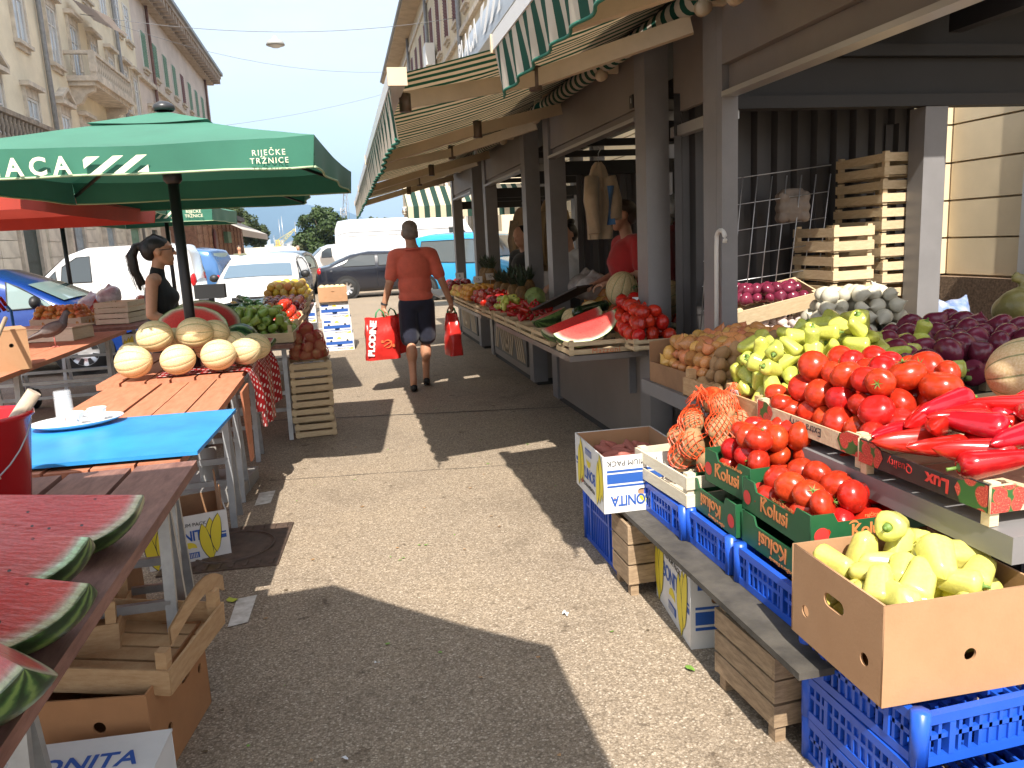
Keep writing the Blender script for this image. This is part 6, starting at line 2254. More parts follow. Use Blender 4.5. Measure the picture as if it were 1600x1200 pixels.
# carrier bags
BAGR = mat('glossy_red_bag', (0.60, 0.028, 0.022), rough=.28, var=.18, scale=6, bump=.5, bscale=11, thin=.12)
BAGP = mat('orange_pattern_print', (0.62, 0.14, 0.05), rough=.35)
def carrier(label, loc, w, d, h, rz, word=None, seed=0, lean=0.0):
    b = thing('carrier_bag', label, 'bag', loc, rz, None, (0, lean, rz))
    rn = Vector((seed * 3.1, 0, 0))
    def f(u, v):
        a = 2 * PI * u
        k = 1 - .35 * max(0, v - .72) / .28
        sx, sy = (abs(math.cos(a)) ** .5) * math.copysign(1, math.cos(a)), (abs(math.sin(a)) ** .5) * math.copysign(1, math.sin(a))
        thin = 1 - .75 * v ** 2.2
        p = Vector((w / 2 * sx * (1 - .12 * v), d / 2 * sy * thin * k, -h + h * v))
        n = noise.noise(Vector((a * 1.2, v * 4, seed))) * .018 + noise.noise(p * 22 + rn) * .008
        return (p.x + n, p.y + n * .9, p.z + (.012 * math.sin(a * 2) if v > .9 else 0))
    mb = MB()
    mb.grid(f, 40, 16)
    mb.add([f(i / 40, 0) for i in range(40)], [tuple(reversed(range(40)))])
    mb.build('sack', BAGR, b)
    for s in (-1, 1):
        mb = MB()
        mb.tube([(-.05, s * .012, -.02), (-.035, s * .008, .05), (0, 0, .085), (.035, s * .008, .05), (.05, s * .012, -.02)], .006, 6)
        mb.build('handle', mat('green_bag_handle', (.02, .26, .09), .5), b)
    if word:
        put('lettering', text_mesh(word, .088, mat('white_bag_print', (.8, .78, .76), .4), .001, 0, .95, 'CENTER', 1.05, .004), b, (-w * .30, -d / 2 * .86 - .018, -h * .47), Euler((PI / 2, R(-82), 0)))
        me = flat([crescent(.030, .045, R(200), R(500), 0, 0), rect(-.05, .05, -.006, .006), circle(-.035, .05, .016, 10), circle(.04, -.05, .018, 10)], BAGP, 'ornament_print')
        put('ornament_print', me, b, (w * .12, -d / 2 * .95 - .012, -h * .62), Euler((PI / 2, R(-30), 0)))
    return b
MX, MY = .72, 8.12
carrier('large red carrier bag with white lettering in the left hand of the man', (.335, 8.08, .795), .36, .17, .43, R(8), 'PLODINE', 1)
carrier('second red carrier bag behind the lettered one in the left hand', (.47, 8.22, .79), .30, .14, .40, R(20), None, 2, R(-9))
carrier('narrow red carrier bag in the right hand of the walking man', (1.085, 8.15, .78), .15, .26, .44, R(12), None, 3)

# ---- woman with ponytail, profile to the right (local +Y = facing; turned to +X)
TOP = cloth('black_sleeveless_top', (0.006, 0.006, 0.007), .15)
wb = head_prims((0, .045, 1.525), (0, 1, .03), .97)
wb += [('c', (0, .0, 1.34), (0, .025, 1.46), .048, .045), ('c', (-.13, -.01, 1.315), (.13, -.01, 1.315), .052, .052), ('e', (0, .0, 1.17), (.145, .10, .18)), ('e', (0, .03, 1.18), (.12, .10, .08)), ('e', (0, .0, .95), (.15, .105, .14)), ('e', (0, -.01, .84), (.165, .12, .12)),
    ('c', (-.085, 0, .84), (-.085, .01, .47), .085, .055), ('c', (-.085, .01, .47), (-.085, -.02, .08), .05, .034), ('c', (.085, 0, .84), (.085, .01, .47), .085, .055), ('c', (.085, .01, .47), (.085, -.02, .08), .05, .034),
    ('c', (.165, -.015, 1.31), (.185, -.045, 1.07), .045, .038), ('c', (.185, -.045, 1.07), (.175, .16, .97), .037, .026), ('c', (-.165, -.015, 1.31), (-.19, .0, 1.07), .045, .038), ('c', (-.19, .0, 1.07), (-.16, .19, 1.0), .037, .026),
    ('c', (-.085, -.02, .05), (-.085, .12, .03), .04, .028), ('c', (.085, -.02, .05), (.085, .12, .03), .04, .028)]
wb += hand_prims((.174, .165, .968), (-.05, 1, -.15), -1, .4, .92, None, (0, -.1, -1))
wb += hand_prims((-.159, .195, .998), (.1, 1, -.1), 1, .4, .92, None, (0, -.1, -1))
wh = [('e', (0, .018, 1.57), (.080, .098, .078)), ('e', (0, -.03, 1.54), (.076, .066, .085)), ('c', (0, -.095, 1.575), (0, -.125, 1.56), .026, .030)]
wt = [('c', (0, -.118, 1.565), (0, -.155, 1.50), .030, .036), ('c', (0, -.155, 1.50), (0, -.145, 1.38), .038, .034), ('c', (0, -.145, 1.38), (0, -.10, 1.30), .034, .020), ('c', (0, -.135, 1.33), (0, -.125, 1.25), .022, .010)]
wtop = [('e', (0, .0, 1.17), (.152, .108, .185)), ('e', (0, .035, 1.185), (.125, .108, .085)), ('e', (0, .0, .97), (.155, .112, .15)), ('c', (-.085, -.012, 1.30), (.085, -.012, 1.30), .056, .056), ('c', (0, .0, 1.33), (0, .008, 1.385), .062, .052)]
wpant = [('e', (0, -.008, .86), (.172, .126, .13)), ('c', (-.088, 0, .82), (-.086, .01, .5), .09, .062), ('c', (.088, 0, .82), (.086, .01, .5), .09, .062), ('c', (-.086, .01, .5), (-.086, -.02, .1), .062, .045), ('c', (.086, .01, .5), (.086, -.02, .1), .062, .045)]
woman = figure('person', 'woman with a dark ponytail and black sleeveless top standing behind the melons', (-1.36, 6.30, .03), R(-86), None, [
    ('body', wb, SKIN, .0075, 3), ('hair', wh, HAIR_D, .008, 4), ('ponytail', wt, HAIR_D, .008, 4), ('top', wtop, TOP, .009, 6), ('trousers', wpant, cloth('dark_trousers', (.012, .012, .014)), .011, 5)])
mb = MB()
for s in (-1, 1):
    mb.tube([(s * .078, .035, 1.532), (s * .062, .125, 1.538)], .0028, 5)
    mb.tube([(s * .033 + .024 * math.cos(a), .138, 1.532 + .017 * math.sin(a)) for a in [2 * PI * k / 10 for k in range(11)]], .0024, 4)
mb.build('glasses', BLKP, woman)
mb = MB()
rn_ = random.Random(4)
for k in range(70):                                   # loose strands round the ponytail and the hairline
    x0, x1 = rn_.uniform(-.03, .03), rn_.uniform(-.05, .05)
    dy = rn_.uniform(-.035, .03)
    zs = rn_.uniform(1.22, 1.34)
    mb.tube([(x0, -.12, 1.57), (x0 * 1.3, -.165 + dy, 1.50), (x1, -.155 + dy, 1.40), (x1 * 1.2, -.125 + dy, zs)], .0011, 3)
for k in range(30):
    a = rn_.uniform(-1.2, 1.2)
    mb.tube([(.07 * math.sin(a), .085, 1.60 + .02 * rn_.random()), (.082 * math.sin(a), .02, 1.645 + .01 * rn_.random()), (.05 * math.sin(a), -.10, 1.58)], .0011, 3)
mb.build('hair_strands', HAIR_D, woman)

# ---- stall sellers
def seller(label, loc, rz, h, shirt, hair, look=(0, 1, -.35), bun=False, apron=None, short=False):
    s = h / 1.65
    b = head_prims((0, .055, 1.525), look, .98)
    b += [('c', (0, .0, 1.33), (0, .03, 1.46), .052, .048), ('c', (-.15, -.01, 1.31), (.15, -.01, 1.31), .055, .055), ('e', (0, .01, 1.15), (.165, .125, .19)), ('e', (0, .0, .93), (.17, .13, .16)),
        ('c', (-.09, 0, .85), (-.09, 0, .08), .095, .045), ('c', (.09, 0, .85), (.09, 0, .08), .095, .045),
        ('c', (.185, -.01, 1.30), (.225, .0, 1.06), .05, .042), ('c', (.225, .0, 1.06), (.12, .20, 1.0), .04, .028), ('c', (-.185, -.01, 1.30), (-.225, .0, 1.06), .05, .042), ('c', (-.225, .0, 1.06), (-.11, .22, 1.0), .04, .028)]
    b += hand_prims((.118, .205, .998), (-.35, 1, -.1), -1, .45, .95, None, (0, -.1, -1)) + hand_prims((-.108, .225, .998), (.35, 1, -.1), 1, .45, .95, None, (0, -.1, -1))
    hr = [('e', (0, .022, 1.575), (.083, .100, .075)), ('e', (0, -.025, 1.535), (.080, .070, .09))]
    if bun:
        hr.append(('e', (0, -.02, 1.66), (.045, .045, .035)))
    sh = [('e', (0, .015, 1.15), (.182, .145, .195)), ('e', (0, .045, 1.16), (.15, .13, .09)), ('e', (0, .0, .93), (.185, .145, .17)), ('c', (-.15, -.01, 1.31), (.15, -.01, 1.31), .068, .068),
        ('c', (.185, -.01, 1.30), (.215, -.002, 1.13), .066, .060), ('c', (-.185, -.01, 1.30), (-.215, -.002, 1.13), .066, .060)]
    p = figure('person', label, loc, rz, None, [('body', b, SKIN_P, .010, 4), ('hair', hr, hair, .010, 4), ('t_shirt', sh, shirt, .011, 6),
        ('trousers', [('e', (0, 0, .84), (.18, .14, .14)), ('c', (-.09, 0, .82), (-.09, 0, .09), .11, .07), ('c', (.09, 0, .82), (.09, 0, .09), .11, .07)], cloth('dark_work_trousers', (.02, .02, .025)), .013, 5)])
    p.scale = (s, s, s)
    return p
seller('seller in a red T-shirt standing behind the second counter in profile', (2.24, 5.95, .14), R(95), 1.64, cloth('bright_red_shirt', (.42, .018, .018)), HAIR_B, (0, 1, -.15))
seller('seller in a white T-shirt with dark hair up, looking down at the third kiosk', (2.24, 7.55, .10), R(120), 1.55, cloth('white_shirt', (.55, .54, .52)), HAIR_D, (0, 1, -.5), True)
seller('figure in black partly hidden behind a post of the third kiosk', (2.05, 8.75, .05), R(120), 1.62, cloth('black_shirt', (.01, .01, .01)), HAIR_D, (0, 1, -.3))

# ---- people far down the street
def walker(label, x, y, rz, h, shirt, legs, hair, step=.12, arms=.05):
    s = h / 1.75
    b = [('e', (0, .02, 1.64), (.075, .09, .11)), ('c', (0, 0, 1.42), (0, .01, 1.55), .06, .055), ('e', (0, 0, 1.2), (.16, .10, .2)), ('e', (0, 0, .98), (.15, .11, .14)),
        ('c', (-.085, 0, .92), (-.085, step * .6, .5), .08, .055), ('c', (-.085, step * .6, .5), (-.085, step, .06), .05, .036), ('c', (.085, 0, .92), (.085, -step * .4, .5), .08, .055), ('c', (.085, -step * .4, .5), (.085, -step * 1.2, .08), .05, .036),
        ('c', (-.19, 0, 1.40), (-.23, -arms, 1.12), .048, .04), ('c', (-.23, -arms, 1.12), (-.23, arms, .86), .038, .03), ('c', (.19, 0, 1.40), (.23, arms, 1.12), .048, .04), ('c', (.23, arms, 1.12), (.23, arms * 3, .88), .038, .03),
        ('c', (-.085, step, .04), (-.085, step + .13, .03), .036, .03), ('c', (.085, -step * 1.2, .05), (.085, -step * 1.2 + .13, .03), .036, .03), ('e', (-.23, arms, .80), (.025, .03, .06)), ('e', (.23, arms * 3, .82), (.025, .03, .06))]
    sh = [('e', (0, 0, 1.2), (.182, .125, .2)), ('c', (-.15, 0, 1.39), (.15, 0, 1.39), .07, .07), ('e', (0, 0, 1.0), (.175, .125, .12)), ('c', (-.19, 0, 1.40), (-.22, -arms, 1.2), .064, .058), ('c', (.19, 0, 1.40), (.22, arms, 1.2), .064, .058)]
    lg = [('e', (0, 0, .94), (.172, .125, .11)), ('c', (-.087, 0, .90), (-.088, step * .5, .58), .097, .085), ('c', (.087, 0, .90), (.088, -step * .33, .58), .097, .085)]
    p = figure('person', label, (x, y, 0), rz, None, [('body', b, SKIN, .018, 3), ('hair', [('e', (0, .0, 1.69), (.083, .098, .08))], hair, .02, 3), ('shirt', sh, shirt, .02, 4), ('shorts', lg, legs, .02, 3)])
    p.scale = (s, s, s)
walker('man in a blue shirt walking towards the stalls far down the street', -1.95, 38.5, R(170), 1.78, cloth('sky_blue_shirt', (.09, .22, .48)), cloth('beige_shorts', (.4, .34, .25)), HAIR_G)
walker('woman in white clothes with dark hair far down the street', .05, 38.0, R(190), 1.68, cloth('white_blouse', (.7, .68, .66)), cloth('white_trousers', (.62, .58, .55)), HAIR_D)
walker('person in a pale pink top beside the woman in white', .95, 38.5, R(150), 1.62, cloth('pale_pink_top', (.6, .36, .28)), cloth('pink_skirt', (.55, .36, .32)), HAIR_B)
walker('person in dark red beside the end of the large white van', 1.75, 41, R(180), 1.72, cloth('dark_red_top', (.16, .02, .03)), cloth('grey_trousers', (.12, .12, .13)), HAIR_D)
walker('person with dark hair whose head shows above the white car', -4.0, 33.5, R(180), 1.86, cloth('olive_shirt', (.12, .13, .08)), cloth('dark_shorts', (.05, .05, .06)), HAIR_B)
walker('person in a blue cap seen over the roof of the white car', -5.6, 32.5, R(200), 1.6, cloth('cobalt_shirt', (.02, .04, .25)), cloth('dark_shorts', (.05, .05, .06)), cloth('cobalt_cap', (.015, .025, .2)))

# ---- pigeon
pg = thing('pigeon', 'grey pigeon standing on the edge of the reddish table', 'bird', (-2.46, 7.30, .80), R(-72))
PG = mat('pigeon_feathers', (0.075, 0.07, 0.075), rough=.6, var=.35, scale=25)
put('body', blob([('e', (0, 0, .155), (.058, .115, .060), (R(22), 0, 0)), ('c', (0, .075, .19), (0, .105, .265), .042, .026), ('e', (0, .118, .285), (.024, .030, .025)), ('c', (0, -.08, .125), (0, -.20, .085), .034, .014), ('c', (0, -.2, .085), (0, -.25, .078), .016, .008), ('c', (0, .145, .282), (0, .165, .276), .008, .004)], .006, 4, [PG], 'body'), pg)
for s in (-1, 1):
    put('wing', blob([('e', (s * .052, -.01, .165), (.014, .095, .042), (R(20), 0, 0)), ('c', (s * .045, -.09, .135), (s * .02, -.19, .095), .016, .007)], .006, 3, [mat('pigeon_wing', (.11, .095, .09), .6, .3, 20)], 'wing'), pg)
    mb = MB()
    mb.tube([(s * .024, .0, .105), (s * .026, .004, .008)], .005, 6)
    for a in (-30, 0, 30, 180):
        mb.tube([(s * .026, .004, .006), (s * .026 + .028 * math.sin(R(a)), .004 + .028 * math.cos(R(a)), .004)], .0035, 5)
    mb.build('leg', mat('pigeon_leg', (.35, .10, .08), .6), pg)
# ================================================================ VEHICLES
AUTOGL = mat('car_glass', (0.035, 0.045, 0.05), rough=0.04, spec=0.9)
AUTOGL2 = mat('bright_car_glass', (0.22, 0.30, 0.30), rough=0.05, spec=0.9)
TYRE = mat('tyre_rubber', (0.018, 0.018, 0.018), rough=.8)
RIM = mat('silver_wheel_rim', (0.55, 0.55, 0.56), rough=.3, metal=.7)
TRIMB = mat('black_car_trim', (0.015, 0.015, 0.016), rough=.5)
LAMPW = mat('clear_headlamp', (0.65, 0.68, 0.70), rough=.08)
LAMPR = mat('red_tail_lamp', (0.40, 0.012, 0.015), rough=.12)
def paint(name, c, metal=0.0):
    return mat(name, c, rough=.22, coat=.8, metal=metal)
def wheel_mesh():
    mb = MB()
    M = Euler((0, PI / 2, 0)).to_matrix()
    mb.lathe([(.19, -.09), (.30, -.095), (.315, -.06), (.315, .06), (.30, .095), (.19, .09)], 24, 0, M)
    ty = mb.mesh('tyre', TYRE)
    mb = MB()
    mb.lathe([(.19, .088), (.205, .09), (.205, .08), (.06, .055), (.0, .06)], 24, 0, M)
    mb.lathe([(.19, -.088), (.205, -.09), (.205, -.08), (.06, -.055), (.0, -.06)], 24, 0, M)
    rm = mb.mesh('rim', RIM)
    mb = MB()
    for sx in (-1, 1):
        for k in range(8):
            a = 2 * PI * k / 8 + PI / 8
            c, s = math.cos(a), math.sin(a)
            def P(r, t):
                return (sx * (.088 if r > .15 else .068), r * math.cos(a + t), r * math.sin(a + t))
            mb.add([P(.10, -.17), P(.185, -.20), P(.185, .20), P(.10, .17)], [(0, 1, 2, 3)])
    hl = mb.mesh('rim_openings', TRIMB)
    return ty, rm, hl
WTY, WRM, WHL = wheel_mesh()
def vehicle(name, label, loc, rz, L_, W_, top, m, side_gl, front_gl, rear_gl=None, wheels=None, belt=.88, tuck=.20, cat='car', glass=None, lamps=True, wheel_s=1.0, grille=True, group='vehicles parked across the street', zb=.22, front_w=.62, doors=(), mirror=None, van=False):
    v = thing(name, label, cat, loc, rz, group)
    top = sorted(top)
    zmax = max(z for _, z in top)
    def zt(y):
        if y <= top[0][0]:
            return top[0][1]
        for (a, b), (c, d) in zip(top, top[1:]):
            if a <= y <= c:
                return b + (d - b) * (y - a) / (c - a)
        return top[-1][1]
    def hw(y, z):
        e = min(1.0, (L_ / 2 - abs(y)) / .55)
        w = W_ / 2 * (1 - .16 * (1 - e) ** 2.2)
        if z > belt:
            w *= 1 - tuck * ((z - belt) / (zmax - belt)) ** 1.15
        elif z < .5:
            w *= 1 - .06 * ((.5 - z) / .3)
        return w
    ys = sorted(set([-L_ / 2 + L_ * i / 44 for i in range(45)] + [y for y, _ in top]))
    NS = 9
    rings = []
    for y in ys:
        z1 = zt(y)
        ring = []
        for j in range(NS + 1):
            f = j / NS
            z = zb + (z1 - .05 - zb) * f
            ring.append((hw(y, z), y, z))
        h_ = hw(y, z1)
        for fx, dz in ((.955, -.018), (.86, 0), (.6, .018), (.3, .028), (0, .032)):
            ring.append((h_ * fx, y, z1 + dz))
        full = ring + [(-x, yy, z) for x, yy, z in reversed(ring[:-1])]
        rings.append(full)
    n = len(rings[0])
    mb = MB()
    vs = [p for r in rings for p in r]
    fs = []
    for i in range(len(rings) - 1):
        for k in range(n - 1):
            fs.append((i * n + k, i * n + k + 1, (i + 1) * n + k + 1, (i + 1) * n + k))
        fs.append((i * n + n - 1, i * n, (i + 1) * n, (i + 1) * n + n - 1))
    mb.add(vs, fs, 0, True)
    mb.add(rings[0], [tuple(range(n))])
    mb.add(rings[-1], [tuple(reversed(range(n)))])
    body = mb.build('body', m, v)
    glass = glass or AUTOGL
    for poly in side_gl:
        for s in (-1, 1):
            mb = MB()
            vs = [(s * (hw(y, z) + .006), y, z) for y, z in poly]
            mb.add(vs, [tuple(range(len(poly)))][:: 1])
            w = mb.build('side_window', glass, v)
            mb = MB()
            pts = [Vector((s * (hw(y, z) + .006), y, z)) for y, z in poly]
            mb.tube(pts + [pts[0]], .012, 4, 0, False)
            mb.build('window_seal', TRIMB, w)
    def glaze(nm, p, q, k):
        mb = MB()
        (y0, z0), (y1, z1) = p, q
        d = Vector((0, y1 - y0, z1 - z0)).normalized()
        nn = Vector((0, -d.z, d.y))
        if nn.z < 0:
            nn = -nn
        def f(a, b):
            y, z = y0 + (y1 - y0) * b, z0 + (z1 - z0) * b
            x = (2 * a - 1) * hw(y, z) * k
            c = .032 * (1 - (2 * a - 1) ** 2)
            return (x + nn.x * .012, y + nn.y * (.012 + c), z + nn.z * (.012 + c * .6))
        mb.grid(f, 8, 3)
        return mb.build(nm, glass, v)
    glaze('windscreen', front_gl[0], front_gl[1], .86)
    if rear_gl:
        glaze('rear_window', rear_gl[0], rear_gl[1], .80)
    for yw in (wheels or (-L_ * .31, L_ * .31)):
        for s in (-1, 1):
            w = put('wheel', WTY, v, (s * (W_ / 2 - .075), yw, .315 * wheel_s), (0, 0, 0), (1, wheel_s, wheel_s))
            put('rim', WRM, w)
            put('rim_openings', WHL, w)
            mb = MB()
            mb.lathe([(.30 * wheel_s, .0), (.385 * wheel_s, 0)], 24, 0, Euler((0, PI / 2, 0)).to_matrix(), (s * (W_ / 2 + .004), yw, .325 * wheel_s))
            mb.build('wheel_arch', TRIMB, v)
    fy = L_ / 2
    if lamps:
        for s in (-1, 1):
            mb = MB()
            mb.sphere((s * W_ * .36, fy - .13, .70 if not van else .82), (.15, .13, .10), 12, 8)
            mb.build('headlight', LAMPW, v)
            mb = MB()
            zr = .95 if van else .86
            mb.sphere((s * W_ * .40, -fy + .09, zr), (.10, .10, .12 if not van else .22), 10, 7)
            mb.build('tail_light', LAMPR, v)
    if grille:
        mb = MB()
        mb.box((0, fy - .005, .58), (W_ * .46, .05, .12))
        mb.build('grille', TRIMB, v)
        mb = MB()
        mb.box((0, fy + .012, .42), (.52, .02, .11))
        mb.build('number_plate', PAPER, v)
    mb = MB()
    for s in (-1, 1):
        mb.box((0, s * (fy - .02), .36), (W_ * .86, .10, .12))
    mb.box((0, 0, .24), (W_ * .93, L_ * .8, .08))
    mb.build('bumper_trim', TRIMB, v)
    for yd in doors:
        for s in (-1, 1):
            mb = MB()
            zz = [.34 + i * (min(zt(yd) - .1, belt + .02) - .34) / 6 for i in range(7)]
            mb.tube([(s * (hw(yd, z) + .001), yd, z) for z in zz], .006, 4)
            mb.build('door_gap', TRIMB, v)
            mb = MB()
            mb.box((s * (hw(yd + .22, .8) + .012), yd + .16, .80), (.025, .16, .03))
            mb.build('door_handle', m, v)
    if mirror is not None:
        for s in (-1, 1):
            mb = MB()
            mb.sphere((s * (W_ / 2 + .10), mirror, belt + .12), (.10, .07, .085), 10, 7)
            mb.build('mirror', TRIMB, v)
    return v
HATCH = [(-2.0, .78), (-1.95, .95), (-1.70, 1.25), (-1.35, 1.42), (-.6, 1.48), (.15, 1.43), (.55, 1.27), (1.08, .98), (1.6, .86), (1.92, .72), (2.0, .55)]
HG = [[(-1.15, .93), (.32, .93), (.28, 1.34), (-.2, 1.38), (-.85, 1.36), (-1.25, 1.22)], [(.40, .93), (.98, .95), (.55, 1.22), (.40, 1.30)]]
vehicle('parked_car', 'blue hatchback at the left edge behind the pigeon table', (-4.75, 12.25, 0), R(-90), 4.05, 1.7, HATCH, paint('metallic_blue_paint', (.012, .05, .26), .2), HG, ((.62, 1.24), (1.05, 1.01)), ((-1.72, 1.22), (-1.94, .98)), mirror=.78, doors=(-.35, .72), belt=.9, glass=AUTOGL2)
SVAN = [(-2.1, .95), (-2.05, 1.55), (-1.95, 1.78), (-1.5, 1.84), (.2, 1.82), (.62, 1.68), (1.25, 1.12), (1.75, .98), (2.02, .80), (2.1, .6)]
vehicle('parked_van', 'small white panel van behind the woman with the ponytail', (-5.55, 20.6, 0), R(90), 4.25, 1.75, SVAN, paint('white_van_paint', (.66, .66, .66)), [[(.12, 1.05), (.78, 1.05), (.72, 1.42), (.40, 1.62), (.12, 1.64)], [(.86, 1.06), (1.16, 1.06), (.86, 1.34)]], ((.68, 1.63), (1.22, 1.16)), None, cat='van', van=True, mirror=.95, doors=(-.05,), belt=1.0, tuck=.12)
MPV = [(-2.1, .9), (-2.04, 1.3), (-1.85, 1.66), (-1.4, 1.74), (.1, 1.72), (.55, 1.56), (1.15, 1.08), (1.7, .95), (2.0, .78), (2.1, .6)]
vehicle('parked_car', 'metallic blue van-like car with its tail towards the white car', (-5.45, 25.7, 0), R(78), 4.2, 1.75, MPV, paint('steel_blue_paint', (.06, .16, .36), .3), [[(-1.72, 1.02), (-.75, 1.0), (-.75, 1.5), (-1.30, 1.50), (-1.62, 1.35)], [(-.66, 1.0), (.3, 1.0), (.3, 1.52), (-.66, 1.52)], [(.38, 1.0), (1.0, 1.02), (.5, 1.45), (.38, 1.5)]], ((.6, 1.51), (1.12, 1.12)), ((-2.02, 1.08), (-1.9, 1.58)), wheels=(-1.25, 1.35), doors=(-.70, .34), belt=.96, tuck=.14, mirror=.8, glass=AUTOGL2)
vehicle('parked_car', 'white hatchback facing the camera behind the peaches', (-1.72, 18.75, 0), R(176), 4.0, 1.74, HATCH, paint('white_car_paint', (.62, .62, .62)), HG, ((.62, 1.26), (1.06, 1.0)), ((-1.72, 1.22), (-1.94, .98)), mirror=.78, doors=(-.35,), belt=.9, glass=mat('blue_grey_windscreen', (.10, .15, .20), .04, spec=.9))
vehicle('parked_car', 'dark grey car mostly hidden behind the white hatchback', (-1.95, 27.5, 0), R(172), 4.3, 1.78, [(y, z * 1.03) for y, z in HATCH], paint('grey_blue_paint', (.06, .09, .12), .4), HG, ((.62, 1.29), (1.06, 1.03)), None, mirror=.78, belt=.93, glass=AUTOGL2)
vehicle('parked_car', 'pale green car between the blue van-like car and the white hatchback', (-4.6, 31.5, 0), R(165), 4.0, 1.7, HATCH, paint('white_car_paint', (.62, .62, .62)), HG, ((.62, 1.26), (1.06, 1.0)), None, glass=mat('green_glass', (.2, .34, .28), .05), mirror=.78)
COUPE = [(-2.15, .80), (-2.12, .97), (-1.82, 1.02), (-1.15, 1.33), (-.6, 1.41), (.2, 1.38), (.62, 1.24), (1.15, .97), (1.75, .85), (2.08, .70), (2.15, .55)]
vehicle('parked_car', 'black hatchback parked crosswise behind the walking man', (1.42, 25.3, 0), R(-90), 4.36, 1.72, COUPE, paint('black_blue_paint', (.008, .010, .018), .1), [[(-1.42, .98), (-.42, .97), (-.42, 1.30), (-.85, 1.31), (-1.18, 1.21)], [(-.32, .97), (.52, .97), (.46, 1.22), (.15, 1.31), (-.32, 1.31)]], ((.66, 1.21), (1.1, 1.0)), ((-1.24, 1.29), (-1.78, 1.04)), doors=(-.38, .72), mirror=.68, belt=.93, tuck=.22, wheels=(-1.32, 1.35))
LVAN = [(-2.9, 1.0), (-2.86, 2.2), (-2.75, 2.46), (-2.3, 2.52), (1.4, 2.50), (1.75, 2.36), (2.25, 1.5), (2.6, 1.25), (2.86, .95), (2.9, .6)]
bv = vehicle('delivery_van', 'large white high roof delivery van parked crosswise behind the black car', (2.72, 29.2, 0), R(-90), 5.85, 2.0, LVAN, paint('white_van_paint', (.66, .66, .66)), [[(1.15, 1.45), (1.95, 1.45), (1.80, 1.85), (1.55, 2.1), (1.15, 2.12)]], ((1.78, 2.3), (2.24, 1.55)), None, cat='van', van=True, belt=1.3, tuck=.08, mirror=1.9, doors=(.1, 1.05), wheel_s=1.06)
for (a, b, z0, z1) in ((-2.5, -1.25, 1.15, 1.95), (-1.1, .0, 1.15, 1.95)):
    mb = MB()
    for z in (z0, z1):
        mb.beam((-1.0 + .02 * (z > 1.5), a, z), (-1.0 + .02 * (z > 1.5), b, z), .012, .012)
        mb.beam((1.0 - .02 * (z > 1.5), a, z), (1.0 - .02 * (z > 1.5), b, z), .012, .012)
    mb.build('panel_rib', mat('grey_seam', (.55, .55, .56), .4), bv)
mb = MB()
mb.beam((.985, -2.85, 2.10), (.985, 1.4, 2.10), .02, .012)
mb.beam((.995, -2.85, .62), (.995, 2.3, .62), .03, .10)
mb.build('rubbing_strip', mat('grey_seam', (.55, .55, .56), .4), bv)
CADDY = [(-1.9, .9), (-1.85, 1.5), (-1.7, 1.72), (-1.2, 1.78), (.3, 1.77), (.62, 1.68), (1.18, 1.10), (1.6, .98), (1.85, .8), (1.9, .6)]
vehicle('parked_van', 'light blue van facing the kiosks beside the walking man', (3.72, 21.2, 0), R(-138), 3.85, 1.78, CADDY, paint('light_blue_paint', (.035, .33, .62)), [[(.02, 1.0), (.70, 1.0), (.66, 1.35), (.42, 1.60), (.02, 1.62)], [(.78, 1.02), (1.08, 1.03), (.78, 1.30)], [(-1.5, 1.05), (-.1, 1.02), (-.1, 1.6), (-1.4, 1.6)]], ((.66, 1.64), (1.16, 1.13)), None, cat='van', van=True, belt=.98, tuck=.14, mirror=.9, glass=mat('grey_windscreen', (.10, .12, .13), .04, spec=.9))
vehicle('parked_car', 'white car seen between the kiosk posts beyond the light blue van', (6.2, 23.2, 0), R(-150), 4.1, 1.75, MPV, paint('white_car_paint', (.62, .62, .62)), HG, ((.6, 1.51), (1.12, 1.12)), None, mirror=.8, belt=.96)
vehicle('parked_van', 'white van far down the street beside the round tree', (-.6, 52, 0), R(100), 4.6, 1.85, SVAN, paint('white_van_paint', (.66, .66, .66)), [[(.12, 1.05), (.78, 1.05), (.72, 1.42), (.40, 1.62), (.12, 1.64)]], ((.68, 1.63), (1.22, 1.16)), None, cat='van', van=True, belt=1.0, tuck=.12)
for i, (x, y, c) in enumerate(((-6.2, 37, (.5, .05, .06)), (-5.6, 43, (.4, .42, .45)), (-5.2, 50, (.75, .75, .76)))):
    vehicle('parked_car', ['red car far down the street beyond the parked row', 'silver car far down the street beyond the parked row', 'white car far down the street beyond the silver one'][i], (x, y, 0), R(170), 4.1, 1.72, HATCH, paint('far_paint_%d' % i, c), HG, ((.62, 1.26), (1.06, 1.0)), None)

